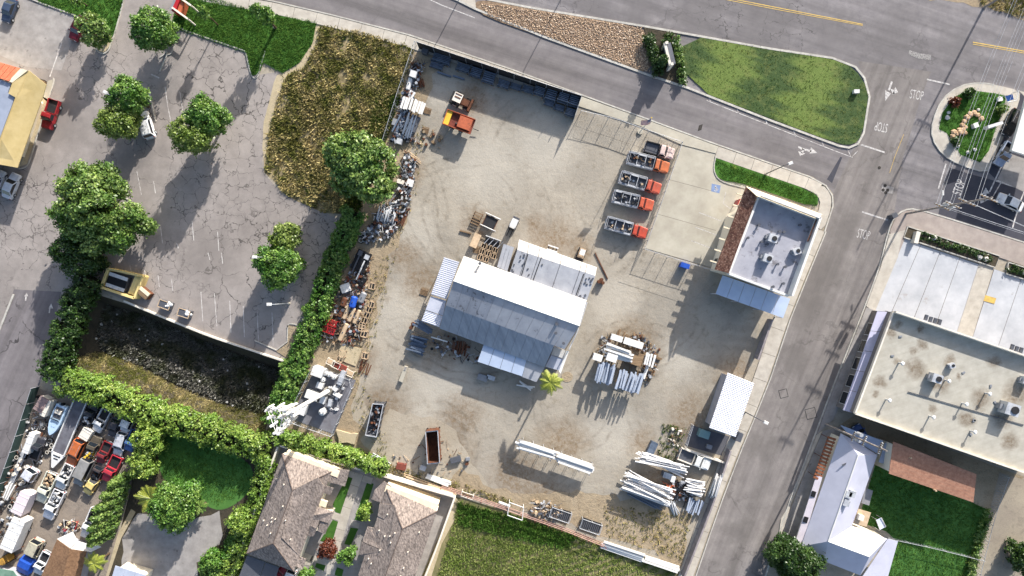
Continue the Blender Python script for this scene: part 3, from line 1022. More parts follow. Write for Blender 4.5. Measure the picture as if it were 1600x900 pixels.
sheet('rear_yard', [(1336, 648), (1600, 745), (1560, 800), (1520, 790), (1395, 695), (1300, 672)], 2, M['dirtbrown'])
LAWN5 = [(1372, 712), (1392, 736), (1516, 784), (1552, 800), (1520, 905), (1380, 905), (1402, 846), (1384, 830), (1340, 815)]
sheet('lawn', LAWN5, 3, M['lawndeep'])
sheet('rear_alley', [(1562, 738), (1700, 780), (1640, 960), (1510, 960), (1530, 860), (1548, 790)], 4, dirt('alleydirt', C(160, 150, 132), C(142, 132, 118), C(110, 102, 92), .3, .3))
sheet('station_lawn', smooth([(1116, 246), (1128, 248), (1278, 301), (1277, 326), (1200, 300), (1160, 286), (1124, 282), (1115, 266)], 1), 0, M['lawn'], h=.12)
kerb('kerb', smooth([(1118, 245), (1114, 266), (1124, 284), (1164, 294)], 2, False), w=1.4)

# ------------------------------------------------------------------ painted markings
ROADZ = .022
def mark(line, w, m='mark', z=ROADZ, name='road_marking', parent=None):
    mb = MB()
    strip(mb, line, w, z, z)
    return mb.build(name, M[m], parent if parent is not None else road)

mark([(1132, -4), (1225, 14), (1348, 38)], 1.3, 'markyellow')
mark([(1132, -1), (1225, 17), (1348, 40)], .9, 'markyellow')
mark([(1520, 66), (1600, 80), (1700, 96)], 1.6, 'markyellow')
mark([(1520, 69), (1600, 83), (1700, 99)], 1, 'markyellow')
mark([(1448, 124), (1484, 132)], 2.2)
mark([(1345, 226), (1382, 238)], 2.4)
mark([(1347, 331), (1387, 344)], 2.4)
mark([(1478, 256), (1466, 295)], 2.2)
mark([(1104, 157), (1200, 195), (1300, 234), (1332, 246)], 1, 'markfaint')
for u, v in ((1107, 150), (1151, 168), (1196, 186), (1240, 204), (1284, 220)):
    mark([(u, v), (u + 3, v + 9)], 1.3, 'markfaint')
mark([(1324, 233), (1330, 246), (1340, 236)], 1.2, 'markfaint')
mark([(660, -6), (690, 8), (742, 28)], 1.5, 'mark')
mark([(1600, 300), (1592, 320), (1582, 356)], 2, 'markfaint')
mark([(1574, 240), (1546, 300)], 2.2, 'markfaint')
mark([(1584, 250), (1552, 306)], 1.6, 'markfaint')
mark([(1556, 282), (1600, 296)], 3.2, 'markfaint')
mark([(1412, 210), (1398, 245), (1390, 270)], .6, 'markyellow')

def text_mark(txt, u, v, rot, sx, sy, m='mark'):
    cu = bpy.data.curves.new('t', 'FONT')
    cu.body = txt; cu.align_x = 'CENTER'; cu.align_y = 'CENTER'; cu.size = 1.0
    ob = bpy.data.objects.new('t', cu)
    COL.objects.link(ob)
    dg = bpy.context.evaluated_depsgraph_get()
    me = bpy.data.meshes.new_from_object(ob.evaluated_get(dg))
    bpy.data.objects.remove(ob)
    p = P(u, v)
    Rm = Matrix.Translation((p.x, p.y, ROADZ)) @ Matrix.Rotation(math.radians(rot), 4, 'Z') @ Matrix.Diagonal((sx, sy, 1, 1))
    me.transform(Rm)
    me.materials.clear(); me.materials.append(M[m])
    return link('stop_lettering', me, road)

text_mark('STOP', 1377, 198, 168, .95, 2.3)
text_mark('STOP', 1432, 149, -10, 1.0, 2.3)
text_mark('STOP', 1349, 367, -14, .95, 2.3)
text_mark('STOP', 1499, 293, 70, 1.1, 2.3)

def arrow(pts_list, z=ROADZ, m='mark'):
    mb = MB()
    for pl in pts_list:
        mb.prism(poly(pl), z, z)
    return mb.build('arrow_marking', M[m], road)

arrow([[(1392, 127), (1395, 128), (1390, 142), (1387, 141)], [(1383, 141), (1392, 146), (1383, 158)], [(1391, 139), (1396, 140), (1398, 146), (1395, 147)], [(1399, 136), (1403, 144), (1394, 148)]])
arrow([[(1247, 228), (1255, 231), (1254, 235), (1247, 231)], [(1254, 231), (1268, 235), (1267, 238), (1253, 234)], [(1267, 230), (1277, 239), (1265, 240)], [(1254, 233), (1257, 234), (1254, 240), (1251, 239)], [(1247, 236), (1258, 240), (1250, 244)]])
arrow([[(1538, 303), (1541, 302), (1542, 311), (1538, 311)], [(1534, 304), (1540, 293), (1546, 302)], [(1536, 311), (1550, 307), (1550, 310), (1537, 315)], [(1531, 308), (1541, 314), (1532, 318)]])
arrow([[(77, 481), (79, 481), (78, 489), (76, 489)], [(76, 482), (80, 474), (83, 482)]], z=.016, m='markfaint')
arrow([[(40, 462), (42, 462), (41, 470), (39, 470)], [(38, 463), (42, 457), (44, 463)]], z=.016, m='markfaint')

lot = bpy.data.objects['parking_lot']
for a, b in (((258, 135), (262, 165)), ((281, 143), (287, 182)), ((262, 165), (274, 225)), ((214, 268), (221, 304)), ((240, 283), (243, 302)), ((251, 355), (254, 380)), ((276, 380), (279, 388)), ((325, 395), (328, 406)), ((346, 395), (348, 412)),
             ((314, 456), (317, 502)), ((335, 458), (339, 510)), ((359, 470), (361, 520)), ((380, 478), (382, 527)), ((402, 488), (404, 536)), ((425, 488), (427, 540)), ((300, 345), (303, 376)), ((340, 362), (342, 392)), ((203, 415), (206, 428)), ((226, 422), (228, 435)), ((247, 430), (249, 448)), ((268, 436), (270, 454))):
    mark([a, b], 1.0, 'markfaint', .015, 'bay_line', lot)
mark([(236, 116), (249, 122)], 2.0, 'mark', .015, 'bay_line', lot)
mark([(97, 66), (78, 120)], 1.6, 'markfaint', .026, 'bay_line', lot)
slot = bpy.data.objects['station_lot']
for a, b in (((1092, 332), (1128, 346)), ((1086, 355), (1122, 368)), ((1080, 376), (1114, 389)), ((1130, 318), (1142, 327)), ((1134, 300), (1130, 318))):
    mark([a, b], 1.0, 'mark', .056, 'bay_line', slot)
pb = MB(); pb.prism(poly([(1112, 287), (1126, 290), (1124, 302), (1111, 299)]), .056, .056); pb.build('accessible_bay_square', M['markblue'], slot)
wc = MB()
for i in range(14):
    a0, a1 = math.radians(-150 + i * 20), math.radians(-130 + i * 20)
    c = P(1118, 296)
    wc.prism([(c.x + r_ * math.cos(a), c.y + r_ * math.sin(a)) for r_, a in ((.36, a0), (.36, a1), (.24, a1), (.24, a0))], .06, .06)
c = P(1118, 291.5)
wc.prism([(c.x + .13 * math.cos(k), c.y + .13 * math.sin(k)) for k in [i * math.pi / 4 for i in range(8)]], .06, .06)
wc.prism([P(1117, 292), P(1118.6, 292), P(1118.4, 296), P(1117.2, 296)], .06, .06)
wc.prism([P(1118, 295), P(1122, 295.4), P(1122, 296.6), P(1118, 296)], .06, .06)
wc.build('wheelchair_symbol', M['mark'], slot)

# manholes, utility cuts
def cover(u, v, r, name='manhole_cover', m='iron', z=.03):
    mb = MB(); p = P(u, v, z)
    mb.prism([(p.x + r * math.cos(k * math.pi / 8), p.y + r * math.sin(k * math.pi / 8)) for k in range(16)], z - .02, z)
    mb.build(name, M[m], road)
for u, v in ((1383, 290), (1387, 297), (1380, 297), (1384, 301), (1374, 262)):
    cover(u, v, .28)
sheet('utility_cut', [(1378, 288), (1397, 293), (1395, 303), (1377, 300)], 4, M['concgrey'])
for u, v, s_ in ((1224, 615, 8), (1267, 646, 10)):
    sheet('utility_cut', [(u - s_, v - s_ * .6), (u + s_ * .6, v - s_), (u + s_, v + s_ * .6), (u - s_ * .6, v + s_)], 5, M['dark'])
    k = s_ - 1
    sheet('utility_cut_fill', [(u - k, v - k * .6), (u + k * .6, v - k), (u + k, v + k * .6), (u - k * .6, v + k)], 6, M['street'])
sheet('road_repair', [(1420, 78), (1432, 82), (1455, 86), (1454, 94), (1436, 92), (1420, 86)], 4, mat('patchrough', C(176, 172, 168), C(60, 58, 58), 6, bump=.5, big=0))
sheet('road_seam', [(1313, 245), (1316, 246), (1300, 286), (1292, 280)], 5, M['newasph'])
sheet('grate', [(1092, 196), (1098, 194), (1096, 203), (1090, 205)], 5, M['iron'])

# ------------------------------------------------------------------ buildings
def R3(pts):
    return [P(*p) for p in pts]

def plate(name, pts, m, parent, th=.1, label=None):
    return MB().slab(R3(pts), th).build(name, m, parent, label=label)

def walls(pts, z, m, parent, inset=.25, name='wall', z0=0.0):
    """walls under a roof outline given at eave height z"""
    q = [P(u, v, z) for u, v in pts]
    c = sum(q, Vector()) / len(q)
    q2 = []
    for p in q:
        d = p - c
        q2.append(p - d.normalized() * inset)
    return MB().prism(q2, z0, z - .06, top=True).build(name, m, parent)

def wallfits(parent, a, b, n, z0, z1, w, name='window', glass=True, fm='white'):
    """row of window or door frames standing proud of the wall from ground point a to b (metres)"""
    a, b = Vector(a), Vector(b)
    d = (b - a).normalized()
    rz = math.atan2(d.y, d.x)
    for i in range(n):
        c = a.lerp(b, (i + .5) / n)
        o = MB().box((c.x, c.y, (z0 + z1) / 2), (w, .12, z1 - z0), rz).build(name, M[fm], parent)
        if glass:
            MB().box((c.x - parent.location.x * 0, c.y, (z0 + z1) / 2), (w - .16, .16, z1 - z0 - .16), rz)
            pm = MB().box((c.x - parent.location.x, c.y - parent.location.y, (z0 + z1) / 2), (w - .16, .16, z1 - z0 - .16), rz)
            pm.build('pane', M['glass'], o)

def bthing(name, label, cat, u, v, group=None):
    return thing(name, label, cat, P(u, v), 0, group)

corr = mat('corr', C(196, 198, 208), C(176, 180, 192), .4, rough=.55, metal=.15, big=.05)
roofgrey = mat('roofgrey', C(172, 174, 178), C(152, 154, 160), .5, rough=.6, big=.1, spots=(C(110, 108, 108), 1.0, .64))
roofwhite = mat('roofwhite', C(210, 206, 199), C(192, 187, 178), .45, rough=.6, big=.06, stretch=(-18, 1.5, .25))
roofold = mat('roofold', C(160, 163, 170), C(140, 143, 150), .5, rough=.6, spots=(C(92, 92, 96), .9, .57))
membrane = mat('membrane', C(164, 164, 171), C(146, 146, 154), .5, rough=.8, big=.08, spots=(C(112, 110, 114), .7, .58))
shingle = mat('shingle', C(164, 150, 140), C(84, 76, 72), 1.9, rough=.95, bump=.6, stretch=(-18, 2.4, 1), lo=.34, hi=.66, big=.14)
brownroof = mat('brownroof', C(176, 132, 108), C(150, 108, 88), 2.0, rough=.95, bump=.4, big=.1)
tilem = mat('tile', C(140, 104, 88), C(100, 74, 64), 1.5, rough=.9, bump=.3)
stucco = mat('stucco', C(232, 222, 200), C(224, 212, 190), 1.2, rough=.9, big=.04)
wallgrey = mat('wallgrey', C(170, 168, 172), C(152, 150, 156), 1, rough=.8)
fc = NT('flatcream')
fcn = coords(fc)
fcol = fc.mix(fc.ramp(fc.noise(fcn, .6, 8, .65), .35, .65), C(180, 175, 162), C(162, 157, 144))
fcol = fc.mix(fc.ramp(fc.noise(coords(fc, (-18, .12, 1.6)), 1.0, 5), .4, .7, 0, .35), fcol, C(146, 140, 128))
stn = [(1432, 577, 20), (1418, 572, 10), (1468, 600, 18), (1396, 519, 12), (1407, 504, 8), (1438, 513, 8), (1402, 566, 7), (1376, 596, 12), (1369, 617, 6), (1441, 538, 10), (1486, 566, 12), (1535, 625, 20), (1513, 655, 16), (1555, 566, 12), (1590, 615, 24), (1568, 655, 18), (1429, 550, 9), (1460, 640, 8), (1580, 690, 16), (1500, 590, 6)]
stn = [(800 + (u - 800) * .937, 450 + (v - 450) * .937, r) for u, v, r in stn]
fcol = fc.mix(fc.math('MULTIPLY', blobs(fc, stn, 1.6), fc.ramp(fc.noise(fcn, 1.8, 7, .75), .3, .6, .25, .95)), fcol, C(112, 98, 80))
fc.set(fc.b.inputs['Base Color'], fcol)
fc.b.inputs['Roughness'].default_value = .9
flatcream = fc.m

# the big steel warehouse
w = bthing('warehouse', 'large steel warehouse with white and grey gable roof in the middle of the yard', 'warehouse', 800, 490)
zr, ze, zb, zl = 6.5, 5.2, 5.2, 3.5
walls([(724.6, 402), (914, 469), (862, 538), (700, 478)], 5.0, wallgrey, w, .3)
walls([(695, 480), (864, 538), (850, 570), (690, 512)], 3.3, wallgrey, w, .2)
NW, NE, RW, RE = (724.6, 399.7, ze), (916.8, 469, ze), (708.6, 438.6, zr), (905.5, 509, zr)
def lerp3(a, b, t):
    return tuple(a[i] + (b[i] - a[i]) * t for i in range(3))
nP = 12
MW, ME = (696.5, 477, zb), (882, 546, zb)
for i in range(nP):
    t0, t1 = i / nP + .0008, (i + 1) / nP - .0008
    plate('roof_panel', [lerp3(NW, NE, t0), lerp3(NW, NE, t1), lerp3(RW, RE, t1), lerp3(RW, RE, t0)], roofwhite, w, .12)  # slope facing the sun: its brightness is put into the paler sheet
    plate('roof_panel', [lerp3(RW, RE, t0), lerp3(RW, RE, t1), lerp3(MW, ME, t1), lerp3(MW, ME, t0)], roofold if i < 4 else roofgrey, w, .12)  # slope turned from the sun: greyer sheets carry part of its shade
LW, LE = (686.5, 513, zl), (851, 574, zl)
ME2 = (866, 540, zb)
for i in range(nP):
    t0, t1 = i / nP + .0008, (i + 1) / nP - .0008
    plate('roof_panel', [lerp3(MW, ME2, t0), lerp3(MW, ME2, t1), lerp3(LW, LE, t1), lerp3(LW, LE, t0)], mat('roofshade', C(150, 158, 168), C(128, 136, 146), .8, rough=.6, stretch=(-18, 2.0, .3)), w, .12)  # steep lower slope: its shade is put into the darker, bluer colour
MB().tube(P(*RW) + Vector((0, 0, .04)), P(*RE) + Vector((0, 0, .04)), .12, 6).build('ridge_cap', M['whitemetal'], w)
for (u, v) in ((869, 506), (880, 536), (750, 412), (868, 520)):
    p = P(u, v, 5.6)
    MB().tube(p, p + Vector((0, 0, .7)), .16, 8).tube(p + Vector((0, 0, .7)), p + Vector((0, 0, .85)), .26, 8).build('roof_vent', M['dkgrey'], w)
for a, b in (((904, 513), (889, 546)), ((917, 472), (906, 508))):
    p0, p1 = P(*a, 4.2), P(*b, 4.2)
    MB().tube(p0, p1, .12, 6).tube(p1, P(b[0], b[1], 0.3), .1, 6).build('gutter', M['galv'], w)
pa, pb_ = P(911, 476, 0), P(896, 520, 0)
wallfits(w, P(880, 470), P(862, 520), 2, .3, 3.8, 4.0, 'roller_door', False, 'grey')
wallfits(w, P(872, 455), P(868, 466), 1, 4.0, 4.8, 1.2)

a_ = bthing('shed', 'low grey metal lean-to shed along the bright side of the steel warehouse', 'shed', 866, 420)
zA = 4.2
A0, A1, A2, A3 = (810.7, 374, zA - .5), (933, 417.8, zA - .5), (930.5, 431, zA), (808, 390, zA)
B2, B3 = (917, 470, zA - .25), (796, 426, zA - .25)
walls([(810, 376), (932, 420), (915, 467), (797, 424)], 3.6, wallgrey, a_, .25)
cuts = [0, .13, .27, .55, .80, .87, 1]
for i in range(6):
    t0, t1 = cuts[i] + .003, cuts[i + 1] - .003
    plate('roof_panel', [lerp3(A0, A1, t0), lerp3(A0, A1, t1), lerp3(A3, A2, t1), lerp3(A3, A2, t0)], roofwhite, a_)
    plate('roof_panel', [lerp3(A3, A2, t0), lerp3(A3, A2, t1), lerp3(B3, B2, t1), lerp3(B3, B2, t0)], roofgrey, a_, .1)  # greyer than the sun-facing strip, light and shade put into the colour
for k, (u0, v0, u1, v1) in enumerate(((825, 397, 815, 430), (846, 402, 833, 438), (912, 428, 900, 462))):
    MB().tube(P(u0, v0, zA - .02), P(u1, v1, zA - .2), .09, 4).build('seam', M['black'], a_)
rs = random.Random(5)
for i in range(26):
    s, t = rs.choice([rs.uniform(.02, .36), rs.uniform(.88, .98)]), rs.uniform(.1, .95)
    q = P(*lerp3(lerp3(A3, A2, s), lerp3(B3, B2, s), t))
    MB().box(q + Vector((0, 0, .05)), (.22, .3, .12), rs.uniform(0, 3)).build('roof_patch', M['dkgrey'], a_)
b_ = bthing('shed', 'narrow grey tin shed beside the crates at the end of the lean-to', 'shed', 795, 402)
for i in range(3):
    t0, t1 = i / 3 + .01, (i + 1) / 3 - .01
    q = [(786.7, 381, 3.4), (803.5, 386.5, 3.4), (793, 424, 3.2), (776.5, 417, 3.2)]
    plate('roof_panel', [lerp3(q[0], q[1], t0), lerp3(q[0], q[1], t1), lerp3(q[3], q[2], t1), lerp3(q[3], q[2], t0)], roofgrey, b_)
walls([(787, 382), (803, 387), (792, 423), (777, 417)], 3.1, wallgrey, b_, .15)
c_ = bthing('lean_to', 'ribbed lilac-grey awning at the short end of the warehouse', 'awning', 695, 436)
MB().ribbed(R3([(694, 402, 3.6), (717.5, 409.5, 4.0), (697.5, 467.5, 4.0), (673.5, 460, 3.6)]), 20, .04).build('roof_sheet', corr, c_)
for u, v in ((694, 403), (674, 459), (684, 431)):
    p = P(u, v, 3.5); MB().tube((p.x, p.y, 0), p, .07, 6).build('post', M['galv'], c_)
d_ = bthing('lean_to', 'smaller grey awning with striped lower sheets beside the blue steel pile', 'awning', 678, 488)
plate('roof_sheet', [(673, 463, 3.4), (697, 470, 3.7), (692, 493, 3.7), (665, 484, 3.4)], corr, d_)
MB().ribbed(R3([(665, 485, 3.3), (692, 494, 3.6), (686, 511, 3.6), (658.6, 501.5, 3.3)]), 7, .05).build('striped_sheet', corr, d_)
for u, v in ((673, 464), (660, 500)):
    p = P(u, v, 3.3); MB().tube((p.x, p.y, 0), p, .07, 6).build('post', M['galv'], d_)
e_ = bthing('lean_to', 'pale blue flat awning along the shaded side of the warehouse', 'awning', 788, 565)
q = [(756, 537, 3.2), (823, 563, 3.2), (816, 588, 2.8), (746, 565, 2.8)]
for i in range(4):
    t0, t1 = i / 4 + .004, (i + 1) / 4 - .004
    plate('roof_sheet', [lerp3(q[0], q[1], t0), lerp3(q[0], q[1], t1), lerp3(q[3], q[2], t1), lerp3(q[3], q[2], t0)], mat('paleblue', C(192, 204, 222), C(180, 192, 212), .4, rough=.5), e_)
plate('lower_sheet', [(823, 564, 3.15), (851, 574, 3.15), (838, 597, 2.8), (816, 589, 2.8)], roofgrey, e_)
for u, v in ((747, 565), (782, 577), (815, 588), (837, 596)):
    p = P(u, v, 2.7); MB().tube((p.x, p.y, 0), p, .08, 6).build('post', M['galv'], e_)
f_ = bthing('shed', 'little white roofed store against the warehouse by the palm tree', 'shed', 875, 560)
plate('roof_sheet', [(866, 541, 3.0), (884, 548, 3.0), (880, 560, 2.9), (861, 554, 2.9)], roofwhite, f_)
plate('roof_sheet', [(861, 555, 2.8), (880, 561, 2.8), (874, 579, 2.6), (852, 573, 2.6)], corr, f_)
plate('side_sheet', [(885, 548, 2.9), (889, 549, 2.4), (876, 584, 2.2), (873, 580, 2.5)], M['whitemetal'], f_)
walls([(866, 542), (884, 549), (874, 577), (854, 571)], 2.5, wallgrey, f_, .15)

# fire station style block with tiled mansard
w = bthing('office_block', 'office block with white flat roof, sloping tile border and pale metal canopy', 'office building', 1190, 380)
zt, zf = 7.6, 5.9
walls([(1150, 330), (1170, 306), (1276, 344), (1236, 456), (1124, 424)], 5.6, stucco, w, .4)
ro = [(1184, 309), (1273, 343), (1230, 459), (1139, 427)]
MB().slab(R3([(u, v, zf) for u, v in ro]), .3).build('flat_roof', membrane, w)
inner = [(1183, 307), (1274.5, 342), (1231, 462), (1137, 427)]
for k in range(4):
    a, b = inner[k], inner[(k + 1) % 4]
    p0, p1 = P(*a, zt), P(*b, zt)
    d = (p1 - p0).normalized(); nv = Vector((-d.y, d.x, 0)) * .18
    hgt = zt if k in (0, 1) else (zt - .9 if k == 3 else zf + .35)
    q0, q1 = P(*a, zf), P(*b, zf)
    MB().prism([q0 - nv, q1 - nv, q1 + nv, q0 + nv], 5.5, hgt).build('parapet', M['whitemetal'], w)
plate('cream_slope', [(1166, 291, 6.0), (1284.7, 335, 6.0), (1274, 341, zt), (1183, 306, zt)], M['cream'], w, .2)
tiles = MB()
W0, W1, W2, W3 = (1166, 291.5, 5.3), (1182, 307, 7.0), (1138.5, 427, 7.0), (1117, 421, 5.3)
MB().slab(R3([W0, W1, W2, W3]), .2).build('roof_deck', M['rust'], w)
nr, nc = 9, 62
for i in range(nr):
    for j in range(nc):
        s0, s1, t0, t1 = i / nr, (i + 1.12) / nr, j / nc + .0022, (j + 1) / nc - .0022
        f = lambda s, t: Vector(P(*lerp3(lerp3(W0, W1, min(1, s)), lerp3(W3, W2, min(1, s)), t)))
        up = Vector((0, 0, .05 + rs.uniform(0, .03)))
        tiles.slab([f(s0, t0) + up + Vector((0, 0, .05)), f(s0, t1) + up + Vector((0, 0, .05)), f(s1, t1) + up, f(s1, t0) + up], .05, rs.choice((0, 0, 1, 2)))
tiles.build('roof_tile', [tilem, mat('tile2', C(164, 130, 114), C(134, 102, 88), 1.5, rough=.9), mat('tile3', C(112, 74, 64), C(84, 56, 50), 1.5, rough=.9)], w, kind='stuff')
plate('side_tiles', [(1283, 340, 6.2), (1264, 378, 6.2), (1261, 377, 7.2), (1275, 343, 7.2)], tilem, w, .15)
for i in range(7):
    u, v = 1161 - i * 7, 304 + i * 17.5
    p = P(u - 4, v, 5.0)
    MB().box(p, (1.3, .22, .3), math.radians(-18)).build('rafter_tail', M['cream'], w)
wallfits(w, P(1140, 335), P(1112, 415), 4, .6, 2.4, 1.8)
wallfits(w, P(1150, 312), P(1144, 324), 1, .1, 2.3, 1.1, 'door', False, 'red')
q = [(1129, 430, 3.4), (1235, 467, 3.4), (1224, 497, 3.0), (1118, 459, 3.0)]
for i in range(6):
    t0, t1 = i / 6 + .003, (i + 1) / 6 - .003
    plate('canopy_panel', [lerp3(q[0], q[1], t0), lerp3(q[0], q[1], t1), lerp3(q[3], q[2], t1), lerp3(q[3], q[2], t0)], mat('paleblue', C(192, 204, 222), C(180, 192, 212), .4), w)
for u, v in ((1119, 459), (1152, 471), (1187, 484), (1222, 496)):
    p = P(u, v, 2.9); MB().tube((p.x, p.y, 0), p, .09, 6).build('canopy_post', M['galv'], w)
def rooftop_unit(u, v, z, rz=-18, s=1.0):
    t = thing('rooftop_unit', 'boxy air conditioner on a flat roof', 'air conditioner', (0, 0, 0), 0, None, w=False)
    MB().box((0, 0, .55), (1.5, 1.3, 1.1)).build('cabinet', M['galv'], t)
    MB().tube((.2, 0, 1.1), (.2, 0, 1.2), .42, 12).build('fan', M['dark'], t)
    MB().box((-.9, 0, .35), (.4, .6, .6)).build('duct', M['grey'], t)
    t.location = P(u, v, z); t.rotation_euler = (0, 0, math.radians(rz)); t.scale = (s, s, s)
    return t
tag(rooftop_unit(1204, 373, zf), 'air conditioner near the middle of the office block roof with a long shadow', 'air conditioner', 'rooftop air conditioners')
tag(rooftop_unit(1196, 404, zf), 'air conditioner beside a round fan low on the office block roof', 'air conditioner', 'rooftop air conditioners')
tag(rooftop_unit(1242, 393, zf, 20, .8), 'pale slanted hatch box near the street edge of the office roof', 'roof hatch')
for u, v in ((1184, 352), (1167, 372), (1216, 362), (1223, 363), (1188, 378), (1211, 380), (1213, 413), (1206, 448), (1225, 417), (1222, 443), (1197, 382), (1248, 352)):
    p = P(u, v, zf)
    tag(MB().tube(p, p + Vector((0, 0, .5)), .13, 8).tube(p + Vector((0, 0, .5)), p + Vector((0, 0, .62)), .24, 8).build('roof_vent', M['dkgrey']), 'short dark vent pipe standing on the office block roof', 'vent', 'vents on the office roof')

# commercial building with cream roof
w = bthing('commercial_building', 'wide flat-roofed commercial building with stained cream roof and lilac side awning', 'commercial building', 1480, 610)
zc = 6.8
CR = [(1396, 487), (1680, 583), (1640, 752), (1336, 646)]
walls(CR, zc - .7, mat('walldark', C(126, 120, 116), C(108, 103, 100), 1, rough=.9), w, .05)
MB().slab(R3([(u, v, zc - .4) for u, v in CR]), .25).build('flat_roof', flatcream, w)
for k in range(4):
    a, b = CR[k], CR[(k + 1) % 4]
    p0, p1 = P(*a, zc), P(*b, zc)
    d = (p1 - p0).normalized(); nv = Vector((-d.y, d.x, 0)) * .13
    MB().prism([p0 - nv, p1 - nv, p1 + nv, p0 + nv], 6.4, zc + (.7 if k == 0 else .12)).build('parapet', M['offwhite'], w)
q = [(1371, 486, 4.3), (1389, 487, 4.5), (1331, 645, 4.5), (1317, 641, 4.3)]
for i in range(5):
    t0, t1 = i / 5 + .002, (i + 1) / 5 - .002
    plate('awning_panel', [lerp3(q[0], q[3], t0), lerp3(q[0], q[3], t1), lerp3(q[1], q[2], t1), lerp3(q[1], q[2], t0)], mat('lilac', C(196, 194, 214), C(184, 182, 202), .5), w)
wallfits(w, P(1354, 500), P(1306, 632), 5, .8, 2.6, 2.2)
for k, (u, v) in enumerate(((1445, 500), (1452, 503), (1459, 505), (1466, 507), (1579, 546), (1586, 549), (1593, 551))):
    p = P(u, v - 3, zc)
    MB().box(p + Vector((0, .1, .3)), (.5, .9, .25), math.radians(-18)).build('vent_hood', M['dkgrey'], w)
def flue(u, v, z, h=1.05, lab=None, gr=None):
    t = thing('roof_flue', lab, 'vent pipe', (0, 0, 0), 0, gr, w=False)
    MB().tube((0, 0, 0), (0, 0, h), .12, 8).build('pipe', M['galv'], t)
    MB().tube((0, 0, h), (0, 0, h + .18), .34, 10, .2).build('cap', M['whitemetal'], t)
    t.location = P(u, v, z)
    return t
for i, (u, v) in enumerate(((1404, 567), (1384, 624), (1452, 650), (1503, 630), (1539, 614), (1476, 594), (1516, 673))):
    flue(u, v, zc - .4, 1.05, 'slim white vent pipe with cap on the stained cream roof', 'vent pipes on the cream roof')
tag(rooftop_unit(1457, 590, zc - .4, -18, 1.1), 'white roof unit casting a long shadow amid brown stains on the cream roof', 'air conditioner')
tag(rooftop_unit(1484, 571, zc - .4, 20, .6), 'small low roof unit on the cream roof towards the concrete lot', 'air conditioner')
tag(rooftop_unit(1570, 637, zc - .4, -18, 1.5), 'large pale roof unit close to the picture edge on the cream roof', 'air conditioner')
tag(rooftop_unit(1598, 594, zc - .4, -18, .9), 'roof unit cut by the picture edge on the cream roof', 'air conditioner')
MB().path([P(1419, 612, zc - .3), P(1505, 637, zc - .3), P(1600, 664, zc - .3)], .07, 5).build('roof_conduit', M['dkgrey'], w)
for i in range(34):
    u, v = rs.uniform(1375, 1590), rs.uniform(515, 700)
    if inside(np.array([[u, v]]), [(1405, 500), (1600, 566), (1600, 720), (1350, 640)])[0] and i % 3 == 0:
        p = P(u, v, zc - .4)
        MB().box(p + Vector((0, 0, .06)), (.5, .3, .12), rs.uniform(0, 3)).build('roof_patch', M['grey'], w)

# yellow shop at the corner
w = bthing('shop_building', 'low shop with yellow sloping fascia and orange tiled strip on its roof', 'shop building', 20, 190)
walls([(-80, 60), (24, 112), (40, 150), (8, 240), (-80, 215)], 4.2, stucco, w, .3)
plate('flat_roof', [(-120, 80, 4.6), (0, 124, 4.6), (17, 131, 4.6), (12, 145, 4.6), (23, 152, 4.6), (0, 214, 4.6), (-40, 300, 4.6), (-160, 260, 4.6)], mat('roofslate', C(152, 160, 176), C(136, 144, 160), .4), w, .2)
yl = mat('yellowroof', C(190, 170, 122), C(174, 154, 104), .5, rough=.8)
plate('fascia_slope', [(45, 110, 4.7), (72, 132, 4.4), (67, 150, 4.3), (27, 262, 4.3), (-6, 256, 4.3), (0, 216, 4.9), (24, 152, 4.9), (13, 146, 4.9), (19, 130, 4.9)], yl, w, .15)
plate('fascia_slope', [(-160, 210, 4.3), (-6, 256, 4.3), (0, 216, 4.9), (-150, 170, 4.9)], yl, w, .15)
plate('eave_strip', [(32, 107, 4.9), (43, 110, 4.9), (19, 129, 4.9), (13, 127, 4.9)], M['cream'], w, .2)
n = 14
T0, T1, T2, T3 = (-120, 62, 4.5), (33, 107, 4.5), (14, 127, 5.0), (-120, 82, 5.0)
for i in range(10):
    t0, t1 = .45 + .055 * i + .002, .45 + .055 * (i + 1) - .002
    plate('tile_course', [lerp3(T0, T1, t0), lerp3(T0, T1, t1), lerp3(T3, T2, t1), lerp3(T3, T2, t0)], mat('orangetile', C(206, 122, 88), C(184, 100, 70), 3, rough=.9, bump=.3), w, .12)
plate('tile_course', [lerp3(T0, T1, 0), lerp3(T0, T1, .448), lerp3(T3, T2, .448), lerp3(T3, T2, 0)], MATS['orangetile'], w, .12)
wallfits(w, P(50, 160), P(24, 235), 4, .8, 2.6, 1.8)
MB().prism(poly([(57, 122), (70, 125), (74, 128), (64, 145), (50, 138)]), .02, .06).build('planter_soil', M['soil'], kind='structure')
sheet('verge', ragged([(74, 126), (86, 124), (74, 160), (66, 152)], .8, 8, 2), 8, M['conc'])
sheet('planted_verge', ragged([(66, 150), (75, 155), (42, 256), (30, 262)], 1, 10, 3), 8, M['dirtpale'])
kerb('kerb', smooth([(84, 122), (85, 130), (76, 155), (48, 250), (42, 262), (30, 264)], 2, False), w=1.5)

